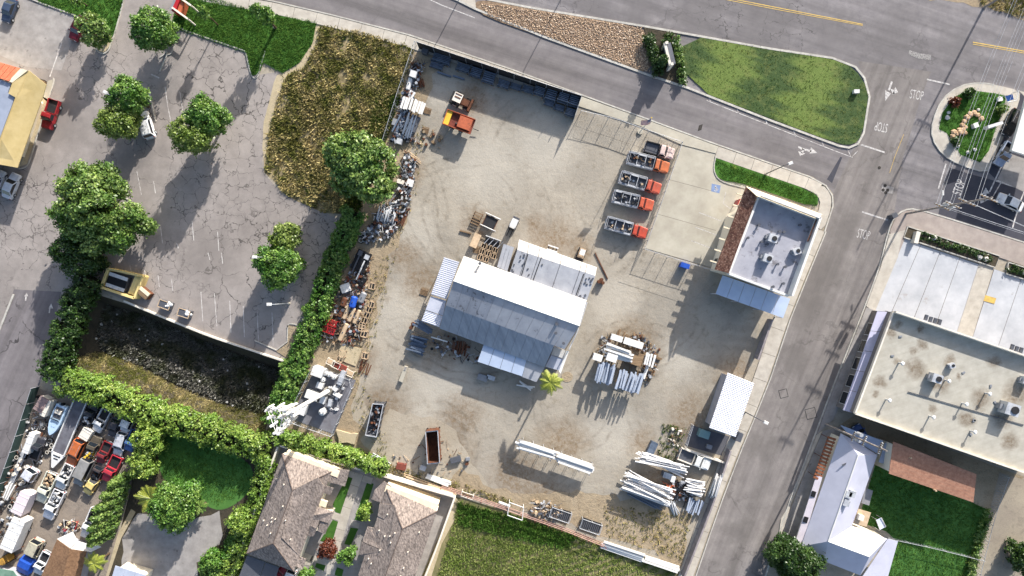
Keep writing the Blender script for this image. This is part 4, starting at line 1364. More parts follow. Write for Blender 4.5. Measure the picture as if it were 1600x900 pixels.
# white metal-roofed house
hw = mat('houseroof', C(190, 190, 202), C(178, 178, 190), .35, rough=.5, big=.04)
w = bthing('house', 'L-shaped house with plain white metal hip roof beside the dark lawn', 'house', 1310, 770)
walls([(1312, 681), (1369, 712), (1331, 822), (1384, 842), (1345, 895), (1290, 878), (1253, 853)], 2.9, stucco, w, .2)
e, r = 3.0, 5.2
NWc, NEc, RN, RS_ = (1314, 677, e), (1371, 711, e), (1341, 711, r), (1294, 846, r)
SWc, INN = (1251.6, 853.7, e), (1331, 822, e)
plate('roof_slope', [NWc, RN, RS_, SWc], hw, w)
plate('roof_slope', [NWc, (1331, 686, e), RN], hw, w)
plate('roof_slope', [(1331, 686, e), NEc, RN], hw, w)
plate('roof_slope', [NEc, INN, RS_, RN], hw, w)
CE = (1358.5, 870, 4.6)
plate('roof_slope', [INN, (1386, 842, e), CE, RS_], hw, w)
plate('roof_slope', [RS_, CE, (1344, 899, e), (1288, 877, e), SWc], hw, w)
plate('roof_slope', [(1386, 842, e), (1344, 899, e), CE], hw, w)
plate('patio_roof', [(1387, 842, 2.8), (1403, 846, 2.7), (1385, 910, 2.7), (1345, 905, 2.8)], hw, w)
MB().tube(P(*RN), P(*RS_), .09, 6).tube(P(*RS_), P(*CE), .09, 6).build('ridge_cap', M['whitemetal'], w)
plate('porch_roof', [(1276, 742, 2.7), (1285, 746, 2.9), (1254, 850, 2.9), (1243, 846, 2.7)], mat('lilac2', C(206, 198, 204), C(194, 186, 192), .5), w)
for u, v in ((1271, 772), (1259, 812)):
    p = P(u, v, 2.85); MB().box(p, (.7, 1.0, .12), math.radians(-18)).build('skylight', M['black'], w)
plate('carport_roof', [(1313, 664, 2.9), (1380, 689, 2.9), (1373, 710, 2.7), (1332, 686, 2.8)], mat('carport', C(168, 176, 192), C(152, 160, 176), .5), w)
plate('side_canopy', [(1383, 692, 2.6), (1397, 696, 2.6), (1391, 728, 2.5), (1373, 722, 2.5)], mat('carport', C(168, 176, 192), C(152, 160, 176), .5), w)
plate('lean_to_roof', [(1352, 762, 2.4), (1364, 767, 2.4), (1358, 790, 2.3), (1346, 786, 2.3)], mat('leanto', C(150, 148, 148), C(130, 128, 130), .8), w)
plate('back_porch_roof', [(1341, 795, 2.8), (1361, 801, 2.8), (1354, 823, 2.8), (1334, 818, 2.8)], M['tan'], w)
p = P(1344, 808, 3.1); MB().box(p, (.9, .9, .8), math.radians(-18)).build('chimney', M['offwhite'], w)
for u, v in ((1324, 772), (1321, 785), (1330, 771)):
    p = P(u, v, 4.9); MB().box(p, (1.0, 1.1, .9), math.radians(-20)).build('roof_cooler', M['galv'], w)
p = P(1321, 724, 4.2); MB().box(p + Vector((0, 0, .15)), (1.4, .25, .12), math.radians(25)).build('roof_pipe', M['dkgrey'], w)
a = bthing('pergola', 'brown slatted pergola along the street side of the white house', 'pergola', 1284, 716)
for s in (0, 1):
    p0, p1 = P(1294 + 10 * s, 683 + 3 * s, 2.6), P(1272 + 9 * s, 745 + 4 * s, 2.6)
    MB().tube(p0, p1, .07, 4).build('beam', M['rust'], a)
for i in range(13):
    t = i / 12
    p0, p1 = P(1293 - 22 * t, 683 + 62 * t, 2.75), P(1306 - 23 * t, 687 + 63 * t, 2.75)
    MB().box((p0 + p1) / 2, ((p1 - p0).length, .38, .08), math.atan2((p1 - p0).y, (p1 - p0).x)).build('slat', mat('slatbrown', C(148, 92, 62), C(110, 66, 44), 2, rough=.9), a)
for u, v in ((1295, 684), (1274, 744), (1284, 714)):
    p = P(u, v, 2.6); MB().tube((p.x, p.y, 0), p, .06, 6).build('post', M['rust'], a)

# brown garage
w = bthing('garage', 'brown shingled garage in the grass between cream-roofed building and white house', 'garage', 1456, 738)
walls([(1396, 694), (1524, 742), (1520, 782), (1390, 738)], 4.65, stucco, w, .2)
q = [(1396, 690, 4.95), (1526, 741, 4.95), (1521, 785, 4.7), (1389, 740, 4.7)]
for i in range(8):
    t0, t1 = i / 8, (i + 1) / 8
    q0, q1, q2, q3 = lerp3(q[0], q[3], t0), lerp3(q[1], q[2], t0), lerp3(q[1], q[2], t1), lerp3(q[0], q[3], t1)
    q2, q3 = (q2[0], q2[1], q2[2] - .03), (q3[0], q3[1], q3[2] - .03)
    plate('shingle_course', [q0, q1, q2, q3], brownroof, w, .1)
for u, v in ((1422, 715), (1461, 766)):
    p = P(u, v, 4.9); MB().tube(p - Vector((0, 0, .3)), p + Vector((0, 0, .3)), .15, 8).build('roof_vent', M['tan'], w)

# corrugated white shed by the street
w = bthing('shed', 'white corrugated shed roof beside the street pavement', 'shed', 1142, 632)
q = R3([(1136, 582, 3.2), (1178, 599, 3.2), (1149, 683, 3.2), (1107, 668, 3.2)])
q[0].z += .3; q[3].z += .3
MB().ribbed(q, 34, .1).build('roof_sheet', mat('corrwhite', C(222, 222, 226), C(206, 206, 212), .4, rough=.45, spec=.5, big=.03), w)
walls([(1137, 584), (1176, 599), (1148, 681), (1109, 667)], 3.1, wallgrey, w, .3)
p = P(1152, 681, 1); MB().box(p, (1.0, 1.6, 2), math.radians(-20)).build('side_box', M['dkgrey'], w)

# twin shingle-roofed houses
def hiphouse(label, A, B, C_, D_, R1, R2, e, r, strip):
    w = bthing('house', label, 'house', (A[0] + C_[0]) / 2, (A[1] + C_[1]) / 2)
    A, B, C3, D3 = (*A, e), (*B, e), (*C_, e), (*D_, e)
    R1, R2 = (*R1, r), (*R2, r)
    walls([A[:2], B[:2], C3[:2], D3[:2]], e, stucco, w, .1)
    for nm, f in (('roof_slope', [A, B, R1]), ('roof_slope', [A, R1, R2, D3]), ('roof_slope', [D3, R2, C3]), ('roof_slope', [B, C3, R2, R1])):
        plate(nm, f, shingle, w, .16)
    mb = MB()
    for x, y in ((R1, R2), (A, R1), (B, R1), (R2, D3), (R2, C3)):
        mb.tube(P(*x) + Vector((0, 0, .02)), P(*y) + Vector((0, 0, .02)), .09, 4)
    mb.build('ridge_cap', mat('ridge', C(110, 96, 88), C(88, 76, 70), 3), w)
    # bright rendered gable-end block
    s0, s1 = strip
    pz = [P(s0[0], s0[1], 3.3), P(s1[0], s1[1], 3.3)]
    d = (pz[1] - pz[0]).normalized(); nv = Vector((d.y, -d.x, 0))
    MB().prism([pz[0], pz[1], pz[1] + nv * 1.2, pz[0] + nv * 1.2], 0, 3.3).build('end_wall', M['cream'], w)
    for i in range(14):
        s, t = rs.uniform(.08, .92), rs.uniform(.15, .9)
        side = rs.random() < .6
        q = lerp3(lerp3(A if side else B, R1, t), lerp3(D3 if side else C3, R2, t), s)
        p = P(*q)
        MB().tube(p, p + Vector((0, 0, .35)), .09, 6).build('vent_pipe', M['offwhite'], w)
    return w
def wing(w, pts, m=None):
    for f in pts:
        plate('porch_roof', f, m or shingle, w, .14)
h1 = hiphouse('shingle-roofed house on the hedge side of the courtyard path', (441, 709), (518, 737), (459, 893), (385, 865), (457, 766), (427, 849), 3.5, 5.9, ((449, 704), (531, 736)))
wing(h1, [[(457, 766, 5.88), (497, 746, 5.2), (507, 760, 4.4), (467, 868, 3.6), (440, 840, 5.6)]])
wing(h1, [[(510, 730, 3.2), (546, 735, 3.2), (539, 760, 3.0), (512, 753, 3.2)], [(488, 752, 4.0), (521, 763, 3.3), (516, 774, 3.1), (500, 768, 3.5)]])
wing(h1, [[(460, 810, 4.9), (494, 791, 3.6), (522, 800, 3.2), (514, 818, 3.2), (499, 813, 3.4), (495, 826, 3.4)], [(460, 810, 4.88), (495, 826.5, 3.38), (490, 838, 3.1), (476, 838, 3.2)], [(500, 814, 3.15), (514, 819, 3.1), (508, 835, 2.9), (497, 830, 3.0)]])
wing(h1, [[(446, 879, 4.2), (463, 868, 3.4), (478, 874, 3.2), (473, 889, 3.1)]])
walls([(512, 734), (542, 738), (536, 756), (512, 750)], 2.9, stucco, h1, .2)
walls([(480, 800), (518, 802), (505, 830), (480, 832)], 2.8, stucco, h1, .2)
p = P(505, 786, 3.2); MB().box(p, (1.3, 1.0, .5), math.radians(-18)).build('chimney', M['cream'], h1)
h2 = hiphouse('shingle-roofed house on the crop field side of the courtyard path', (604, 764), (683, 799), (628, 962), (548, 934), (629, 826), (592, 928), 3.5, 5.9, ((604, 758), (685, 788)))
wing(h2, [[(585, 766, 3.2), (600, 752, 3.1), (612, 760, 3.3), (596, 786, 3.3), (581, 780, 3.1)], [(593, 787, 3.4), (616, 789, 4.7), (629, 826, 5.88), (590, 806, 3.6)]])
wing(h2, [[(574, 823, 3.2), (590, 826, 3.5), (600, 861, 5.0), (566, 846, 3.2)], [(565, 847, 3.15), (600, 861.5, 4.98), (572, 872, 3.4), (560, 867, 3.1)]])
wing(h2, [[(616, 789, 4.7), (629, 826, 5.88), (607, 886, 5.88), (572, 873, 3.6), (600, 861, 4.9), (588, 830, 3.9)]])
walls([(586, 768), (608, 762), (596, 784), (584, 778)], 2.9, stucco, h2, .2)
cp = bthing('carport', 'dark flat carport roof below the shingle house', 'carport', 410, 890)
plate('roof_sheet', [(386, 868, 2.9), (414, 878, 2.9), (396, 930, 2.9), (366, 920, 2.9)], M['dkgrey'], cp)
plate('roof_sheet', [(415, 879, 2.9), (436, 886, 2.9), (420, 940, 2.9), (398, 931, 2.9)], M['dkgrey'], cp)
for u, v in ((387, 869), (435, 887)):
    p = P(u, v, 2.8); MB().tube((p.x, p.y, 0), p, .07, 6).build('post', M['galv'], cp)
# courtyard
pavement('courtyard_path', [(560, 742), (540, 800), (523, 860), (508, 940)], 14, 18, .06, M['walk'], 0)
pavement('courtyard_path', [(540, 738), (582, 752)], 10, 14, .058, M['walk'], 0)
for n_, pl in enumerate(([(545, 742), (558, 748), (541, 806), (524, 800), (520, 788), (532, 764)], [(574, 752), (584, 756), (566, 815), (554, 812)], [(520, 812), (536, 818), (520, 850), (500, 845)], [(548, 824), (560, 826), (548, 852), (538, 850)], [(496, 876), (510, 881), (506, 892), (492, 886)], [(527, 886), (537, 890), (534, 902), (522, 898)])):
    sheet('lawn', pl, 5 + n_, M['lawn'])
for pl in ([(520, 800), (545, 810), (541, 818), (518, 810)], [(549, 812), (562, 818), (560, 826), (547, 820)], [(470, 862), (490, 868), (484, 884), (466, 880)], [(488, 868), (516, 876), (512, 884), (484, 876)], [(490, 890), (510, 894), (506, 906), (488, 902)]):
    MB().prism(poly(pl), 0, .05).build('courtyard_pad', M['walk'], kind='structure')

# brown workshop roof and others in the salvage yard corner
w = bthing('workshop', 'brown shingled workshop roof with white awning at the end of the vehicle rows', 'workshop', 100, 880)
plate('roof_slope', [(89, 843, 3.0), (109, 858, 4.2), (92, 930, 4.2), (56, 920, 3.0)], mat('wshingle', C(140, 108, 80), C(104, 78, 58), 3, rough=.95, bump=.5), w)
plate('roof_slope', [(109, 858, 4.2), (135, 862, 3.0), (118, 930, 3.0), (92, 930, 4.2)], MATS['wshingle'], w)
for f in ([(89, 842, 2.6), (113, 831, 2.4), (121, 846, 2.5), (110, 857, 2.9)], [(110, 858, 2.9), (122, 846, 2.5), (136, 850, 2.4), (140, 862, 2.6)], [(136, 849.5, 2.4), (150, 850, 2.3), (158, 855, 2.3), (141, 863, 2.6)]):
    plate('awning_sheet', f, M['whitemetal'], w)
walls([(91, 846), (133, 862), (116, 925), (60, 915)], 2.8, wallgrey, w, .2)
w = bthing('house', 'corner of a pale blue metal roof below the garden drive', 'house', 210, 905)
q = [(180, 884, 2.9), (228, 899, 2.9), (215, 940, 3.3), (166, 930, 3.3)]
for i in range(3):
    t0, t1 = i / 3 + .004, (i + 1) / 3 - .004
    plate('roof_panel', [lerp3(q[0], q[1], t0), lerp3(q[0], q[1], t1), lerp3(q[3], q[2], t1), lerp3(q[3], q[2], t0)], MATS['carport'], w)
walls([(182, 888), (226, 901), (214, 936), (168, 928)], 2.8, stucco, w, .2)
w = bthing('shed', 'green roofed shed at the lower corner of the vehicle yard', 'shed', 8, 900)
plate('roof_sheet', [(-20, 886, 2.4), (20, 892, 2.4), (34, 910, 2.2), (-20, 930, 2.2)], mat('greenroof', C(120, 150, 130), C(90, 122, 104), 1), w)
walls([(-18, 890), (18, 895), (28, 908), (-18, 925)], 2.1, wallgrey, w, .2)
w = bthing('canopy', 'white edge of a flat forecourt canopy over dark parking', 'canopy', 1610, 210)
plate('canopy_roof', [(1605, 150, 5), (1680, 170, 5), (1660, 260, 5), (1581, 235, 5)], M['whitemetal'], w, .5)
for u, v in ((1596, 232), (1612, 170)):
    p = P(u + 6, v, 4.4); MB().tube((p.x, p.y, 0), p, .18, 8).build('post', M['galv'], w)

# trash enclosure
w = bthing('trash_enclosure', 'yellow-walled enclosure holding rows of lidded bins at the lot edge', 'enclosure', 190, 440)
pts = [(168, 420), (223, 432), (209, 466), (157, 449)]
def wallseg(parent, a, b, h, th, m, name='wall', z0=0):
    p0, p1 = P(*a, h), P(*b, h)
    d = (p1 - p0).normalized(); nv = Vector((-d.y, d.x, 0)) * th / 2
    return MB().prism([p0 - nv, p1 - nv, p1 + nv, p0 + nv], z0, h).build(name, m, parent)
yw = mat('yellowwall', C(226, 204, 140), C(212, 188, 122), .9, rough=.9)
k = 1.9 / 105
for a, b in zip(pts, pts[1:] + pts[:1]):
    wallseg(w, a, b, 1.6, .35, yw)
MB().prism(poly([(211, 431), (221, 434), (209, 461), (200, 458)], 1.2), 0, 1.2).build('block_store', yw, w)

# ------------------------------------------------------------------ fences and walls
def fence(label, line, h, kind='chain', step=22, group=None, th=.05, cat='fence', name='fence'):
    pts = resample(line, step)
    t = bthing(name, label, cat, pts[len(pts) // 2].x, pts[len(pts) // 2].y, group)
    pw = [P(p.x, p.y) for p in pts]
    mm = {'chain': M['galv'], 'screen': M['dark'], 'block': M['block'], 'white': M['offwhite'], 'wood': M['wood'], 'green': mat('greenscreen', C(60, 80, 74), C(44, 60, 56), 1)}[kind]
    if kind in ('block', 'white'):
        for a, b in zip(pw[:-1], pw[1:]):
            d = (b - a).normalized(); nv = Vector((-d.y, d.x, 0)) * .11
            g = d * .02
            MB().prism([a + g - nv, b - g - nv, b - g + nv, a + g + nv], 0, h + rs.uniform(-.015, .015)).build('wall_panel', mm, t)
            nv2 = nv * 1.35
            MB().prism([a + g - nv2, b - g - nv2, b - g + nv2, a + g + nv2], h + .02, h + .1).build('coping', mm, t)
        return t
    for p in pw:
        MB().tube(p, p + Vector((0, 0, h + .1)), .05, 6).build('post', M['galv'] if kind != 'wood' else mm, t)
    for a, b in zip(pw[:-1], pw[1:]):
        d = (b - a).normalized(); nv = Vector((-d.y, d.x, 0)) * .02
        MB().tube(a + Vector((0, 0, h)), b + Vector((0, 0, h)), .035, 5).build('rail', M['galv'], t)
        if kind == 'chain':
            mb = MB()
            L = (b - a).length
            nn = max(2, int(L / .45))
            for i in range(nn):
                for s in (0, 1):
                    x0, x1 = i / nn, min(1, (i + 1.0) / nn)
                    p0, p1 = a.lerp(b, x0), a.lerp(b, x1)
                    p0.z, p1.z = (.1, h) if s else (h, .1)
                    mb.tube(p0, p1, .012, 3, cap=False)
            mb.build('chain_mesh', M['galv'], t, kind='stuff')
        else:
            MB().prism([a - nv, b - nv, b + nv, a + nv], .05, h - .05).build('screen_panel', mm, t)
    return t

fence('tall dark screened fence between the yard and the frontage road pavement', [(655, 76), (780, 117), (906, 158)], 3.0, 'screen', 26)
fence('short dark screened fence at the end of the steel racks', [(906, 158), (896, 188)], 3.0, 'screen', 16)
fence('grey wire fence between the dry weed field and the scrap yard', [(651, 72), (625, 148), (600, 228)], 2.2, 'chain', 20)
fence('wire fence with crooked rails along the frontage pavement by the flagpole', [(906, 178), (960, 190), (1000, 205), (1062, 226)], 2.0, 'chain', 22)
fence('wire fence in front of the parked orange trucks', [(1062, 226), (1034, 306), (1004, 390)], 2.0, 'chain', 20)
fence('wire fence below the office block parking bays', [(1004, 390), (1060, 408), (1114, 424)], 2.0, 'chain', 20)
fence('grey block wall along the street pavement by the white pole stacks', [(1136, 700), (1108, 784), (1064, 896)], 1.8, 'block', 14, cat='wall', name='block_wall')
fence('grey block wall along the street from the office canopy to the corrugated shed', [(1200, 498), (1178, 560)], 1.8, 'block', 12, cat='wall', name='block_wall')
fence('pale wall between the hedge and the shingle house garden side', [(440, 694), (402, 800), (356, 930)], 1.7, 'white', 24, cat='wall', name='garden_wall')
fence('pale wall between the shingle houses and the green crop field', [(712, 772), (684, 850), (656, 920)], 1.6, 'white', 24, cat='wall', name='garden_wall')
fence('pale wall behind the twin shingle houses along the scrap yard hedge', [(442, 692), (520, 716), (620, 744), (711, 771)], 1.7, 'white', 24, cat='wall', name='garden_wall')
fence('green screened fence between the alley and the vehicle storage yard', [(62, 604), (30, 700), (-10, 810), (-40, 900)], 1.9, 'green', 26)
fence('thin wire fence across the lawn behind the white house', [(1384, 838), (1450, 852), (1530, 872)], 1.2, 'chain', 30)
fence('thin wire fence between the dark lawn and the dirt alley', [(1566, 742), (1545, 800), (1520, 900)], 1.5, 'chain', 26)
fence('low retaining wall between the parking lot and the sunken basin', [(196, 470), (280, 505), (330, 525), (446, 564)], .45, 'white', 22, cat='wall', name='retaining_wall')
fence('low pale wall of the dark walled pad below the corrugated shed', [(1070, 700), (1134, 722)], 1.2, 'white', 22, cat='wall', name='garden_wall')
sheet('pad', [(1080, 664), (1140, 682), (1128, 712), (1070, 696)], 6, mat('padasph', C(92, 92, 96), C(78, 78, 84), .5))
fence('wire fence on the scrap yard side of the dark pad', [(1080, 662), (1069, 698)], 1.4, 'chain', 16)

# pipe rail fence on the field edge: pink and white pipes on posts
t = bthing('pipe_fence', 'rusty pink pipe fence between the yard and the crop field', 'fence', 850, 820)
ln = resample([(690, 760), (760, 784), (800, 798), (880, 826), (945, 852)], 22)
for p in ln:
    q = P(p.x, p.y); MB().tube(q, q + Vector((0, 0, 1.5)), .06, 6).build('post', M['rustred'], t)
pk = mat('pinkpipe', C(170, 138, 126), C(136, 106, 96), 1.5, rough=.7)
for a, b in zip(ln[:-1], ln[1:]):
    for z, o in ((.5, .12), (1.0, .0), (1.45, -.12)):
        a3, b3 = P(a.x, a.y, z), P(b.x, b.y, z)
        MB().tube(a3 + Vector((o, o * 2, 0)), b3 + Vector((o, o * 2, 0)), .07, 6).build('rail', pk, t)

# ------------------------------------------------------------------ trees, hedges, grass
G1 = 'round crowned trees in the parking lot islands'
tree('round green tree by the red sign at the parking lot entrance', 243, 50, 33, 8.5, M['leaf'])
tree('round green tree with a lamp leaning over it beside the white car', 202, 152, 29, 8.6, M['leaf'])
tree('round green tree touching the white parked car below the lamp', 184, 190, 29, 8.6, M['leafolive'])
tree('upper of two merged round trees in the middle of the lot', 326, 182, 33, 9.0, M['leaf'])
tree('lower of two merged round trees in the middle of the lot', 304, 208, 32, 8.8, M['leafolive'])
tree('biggest broad tree with ragged bright crown on the alley side of the lot', 155, 322, 62, 10.5, M['leafoak'], dens=5, size=.26, squash=.75, lob=[(-20, -44, 20), (6, -48, 16), (-38, -24, 15), (-4, -22, 26), (22, -30, 15), (-54, 8, 14), (-28, 6, 24), (8, 4, 28), (38, 12, 19), (58, 26, 13), (72, 32, 8), (-22, 34, 22), (14, 36, 22), (38, 48, 12), (-42, 30, 14), (-6, 56, 15), (20, 62, 10)])
tree('dark shaded tree between the big ragged tree and the bin enclosure', 126, 398, 38, 7.5, M['leafdark'], lobes=11, dens=7)
tree('small round tree above its larger twin near the shaded corner of the lot', 446, 371, 25, 7, M['leafolive'])
tree('round tree with a lamp head over its edge near the shaded corner of the lot', 434, 414, 37, 8.4, M['leaf'])
tree('large spreading tree between dry weed field and scrap yard', 566, 264, 52, 9.5, M['leafoak'], lobes=15, dens=6, size=.28, squash=.75)
tree('loose pale-green tree over the dark red parked car', 147, 48, 24, 6.4, M['leafoak'], lobes=8, dens=3, size=.24)
tree('small loose tree on the lawn by the frontage pavement', 411, 22, 18, 7.6, M['leaf'], lobes=6, dens=5)
tree('tiny young tree with pale stem on the lawn', 318, 19, 9, 6.0, M['leaf'], lobes=4, dens=6, size=.2)
tree('tiny young tree at the top of the entrance lawn', 118, -3, 10, 4, M['leaf'], lobes=4, dens=6, size=.2)
tree('round shiny green tree above the concrete garden drive', 278, 785, 38, 6.0, M['leaf'], dens=11)
tree('bright feathery tree at the end of the hedge by the vehicle rows', 237, 684, 27, 5, M['leafbright'], lobes=8, dens=6)
tree('bright feathery tree just above the garden lawn corner', 229, 720, 26, 5, M['leafbright'], lobes=8, dens=6)
tree('dense dark tree at the bottom beside the white house', 1240, 874, 44, 7, M['leafdark'], dens=10)
tree('small light-green tree on the courtyard lawn by the path', 571, 797, 14, 3.8, M['leafbright'], lobes=5, size=.2)
tree('small light-green tree lower down the courtyard path', 546, 868, 17, 3.8, M['leaf'], lobes=5, size=.2)
tree('red-brown leafed small tree in the courtyard', 512, 857, 15, 3.0, M['leafred'], lobes=5, size=.2, dens=7)
tree('little green tree at the bottom of the courtyard beside the carport', 478, 898, 13, 3.2, M['leaf'], lobes=5, size=.2)
tree('leafy tree cut by the frame beside the dirt alley', 1600, 868, 26, 4.5, M['leafdark'], lobes=8)
tree('bushy tree on the garden bank beside the drive', 332, 874, 20, 3.0, M['leaf'], lobes=6)
tree('bushy light tree in the garden beside the pale wall', 378, 812, 22, 4.0, M['leafbright'], lobes=7, dens=5)
tree('rusty red shrub on the corner island lawn', 1491, 160, 8, 1.6, M['leafred'], 'shrub', cat='shrub', lobes=4, size=.16)
tree('dark shrub at the top of the corner island lawn', 1513, 146, 8, 1.4, M['leafdark'], 'shrub', cat='shrub', lobes=4, size=.16)
tree('round shrub by the blue banner on the corner island', 1564, 172, 8, 1.6, M['leafoak'], 'shrub', cat='shrub', lobes=4, size=.16)
tree('dark shrub at the end of the sandstone path on the island', 1492, 222, 6, 1.2, M['leafdark'], 'shrub', cat='shrub', lobes=4, size=.16)

def column_tree(u, v, h, r, lab, grp, m='leafoak'):
    rng = np.random.default_rng(int(u * 3 + v))
    b = P(u, v)
    t = thing('columnar_tree', lab, 'tree', b, 0, grp)
    MB().tube(b, b + Vector((0, 0, h * .8)), .1, 6, .04).build('trunk', M['bark'], t)
    n = int(h * 34)
    z = rng.uniform(.06, 1, n) * h
    rr_ = r * np.sin(np.clip(1.08 - z / h, .05, 1) * 1.7) ** .7 * rng.uniform(.6, 1.05, n)
    a = rng.uniform(0, 2 * math.pi, n)
    d = np.stack([np.cos(a), np.sin(a), np.full(n, .3)], 1)
    c = np.stack([b.x + rr_ * np.cos(a), b.y + rr_ * np.sin(a), z], 1)
    cc, nn, sz = clumps(c, d, 8, .13, .22, rng)
    leafmesh('crown', cc, nn, sz, M[m], t, rng=rng)
    return t
for u, v, h, o_ in ((203, 742, 5.5, 'first'), (198, 757, 6.5, 'second'), (194, 772, 7.5, 'third'), (190, 787, 7.5, 'fourth'), (186, 801, 7.5, 'fifth'), (182, 815, 7, 'sixth'), (176, 829, 6, 'last')):
    column_tree(u, v, h, .95, o_ + ' of the leaning columnar trees by the vehicle rows, counted from the feathery tree', 'columnar trees beside the storage yard')
column_tree(1029, 104, 4.6, .9, 'pointed dark conifer in the bed beside the board sign', None, 'leafdark')

hedge('dark tall hedge between alley and sunken basin', [(132, 436), (112, 470), (96, 515), (78, 575), (74, 590)], 34, 4.4, M['leafdark'])
hedge('long bright hedge along the sunlit edge of the sunken basin', [(92, 596), (150, 612), (232, 648), (320, 676), (412, 704)], 42, 3.4, M['leafbright'], dens=5.5, bumpy=.35)
hedge('vine-covered fence hedge between parking lot and scrap yard', [(552, 330), (522, 400), (492, 490), (456, 580), (426, 660)], 33, 3.0, M['leaf'], dens=6)
hedge('bright hedge between scrap yard and the shingle houses', [(428, 682), (500, 702), (550, 718), (602, 736)], 24, 2.6, M['leafbright'])
hedge('ragged hedge around the shaded garden lawn along the pale wall', [(404, 704), (412, 724), (404, 770), (388, 815), (362, 880), (345, 920)], 26, 2.4, M['leafbright'], bumpy=.4)
hedge('overgrown bank of shrubs beside the garden drive', [(392, 820), (366, 850), (340, 885), (318, 915)], 26, 1.8, M['leaf'], bumpy=.4)
hedge('clipped dark hedge in the bed on the gravel side of the board sign', [(1014, 56), (1022, 82), (1030, 114)], 14, 1.6, M['leafdark'], bumpy=.1)
hedge('clipped hedge in the bed between board sign and island lawn', [(1056, 60), (1062, 90), (1068, 128)], 9, 1.1, M['leafoak'], bumpy=.1)
hedge('small clipped hedge at the head of the sign bed', [(1040, 58), (1050, 60)], 14, 1.2, M['leafdark'], bumpy=.1)
hedge('row of low dark shrubs in the concrete lot planter', [(1440, 368), (1500, 388), (1548, 404)], 9, .45, M['leafdark'], bumpy=.5, dens=5, core=False)
hedge('low shrubs in the planter cut by the frame beside the lot path', [(1578, 418), (1640, 440)], 9, .45, M['leafdark'], bumpy=.5, core=False)
0 and hedge('shaded shrubs along the retaining wall in the sunken basin', [(212, 484), (300, 520), (420, 570)], 12, .8, M['leafoak'], core=False, dens=4)
hedge('dusty bush strip along the dirt alley', [(1546, 800), (1530, 850), (1518, 900)], 10, .9, M['leafoak'], core=False, dens=3, bumpy=.5)

def palm(u, v, h, r, n, lab, m='leafpalm', droop=.5):
    b = P(u, v, h); b.z = 0
    rng = np.random.default_rng(int(u))
    t = thing('palm_tree', lab, 'palm', b, 0, None)
    MB().tube(b, b + Vector((.05, 0, h)), .2, 8, .14).build('trunk', M['bark'], t)
    for i in range(n):
        a = i * 2.399 + rng.uniform(-.3, .3)
        L = r * rng.uniform(.75, 1.1)
        up = rng.uniform(.1, .8)
        mb = MB()
        pts = []
        for k in range(6):
            s = k / 5
            pts.append(Vector((b.x + math.cos(a) * L * s, b.y + math.sin(a) * L * s, h + up * L * s * .6 - droop * L * s * s * 1.1)))
        sd_ = Vector((-math.sin(a), math.cos(a), 0))
        for k in range(5):
            for q in range(4):
                p = pts[k].lerp(pts[k + 1], q / 4)
                ln_ = .52 * r * .5 * math.sin(.35 + 2.6 * (k + q / 4) / 5)
                fw = (pts[k + 1] - pts[k]).normalized()
                for s in (-1, 1):
                    tip = p + sd_ * s * ln_ + fw * ln_ * .6 - Vector((0, 0, ln_ * .3))
                    mb.add([p - fw * .05, p + fw * .07, tip], [(0, 1, 2)])
        mb.path(pts, .03, 3)
        mb.build('frond', M[m], t)
    return t
palm(860, 598, 6.5, 2.15, 22, 'palm tree with long yellow-green fronds beside the warehouse corner')
palm(146, 881, 4.0, 1.9, 20, 'palm with broad pale fronds beside the brown workshop roof', droop=.4)
palm(236, 779, 3.4, 2.6, 34, 'spiky yellow-green yucca clump beside the round shiny tree', droop=.15)
palm(312, 792, 2.0, 1.5, 14, 'small dry palm on the edge of the garden lawn', 'leafoak', .3)

def wm(p, rng):
    return ((p[:, 0] - 536) / 8) ** 2 + ((p[:, 1] - 124) / 15) ** 2 + rng.uniform(-.5, .3, len(p)) > 1
WF = [(500, 42), (560, 50), (646, 74), (602, 222), (560, 330), (504, 330), (444, 300), (416, 262), (424, 190), (446, 122), (478, 102), (494, 70)]
def wpatch(p, rng):
    n_ = np.sin(p[:, 0] * .071 + 1.3) * np.sin(p[:, 1] * .063 + .4) + .6 * np.sin(p[:, 0] * .19 + p[:, 1] * .13) + .5 * np.sin(p[:, 0] * .33 - p[:, 1] * .29 + 2)
    return wm(p, rng) & (n_ + rng.uniform(-.8, .8, len(p)) > -.75)
tufts('dry_weeds', WF, 6000, .3, .1, M['weed'], 5, 1.4, seed=3, mask=wpatch)
tufts('dry_weeds', WF, 1500, .5, .13, M['weed'], 7, 1.1, seed=35, mask=wpatch, clump=.25)
tufts('green_weeds', WF, 1500, .24, .1, M['grassdry'], 5, 1.3, seed=33, mask=lambda p, r: wm(p, r) & (np.sin(p[:, 0] * .05 + 2) * np.sin(p[:, 1] * .047 + 1) + r.uniform(-.6, .6, len(p)) > .2))
tufts('weeds', [(590, 150), (626, 150), (600, 226), (562, 330), (540, 330)], 1200, .4, .11, M['grassdry'], 5, seed=4)
tufts('basin_weeds', [(150, 480), (200, 492), (300, 534), (426, 584), (418, 636), (392, 648), (330, 630), (264, 602), (200, 570), (146, 550), (136, 520)], 5200, .5, .12, M['weedgrey'], 5, z=BZ, seed=5, clump=.2)
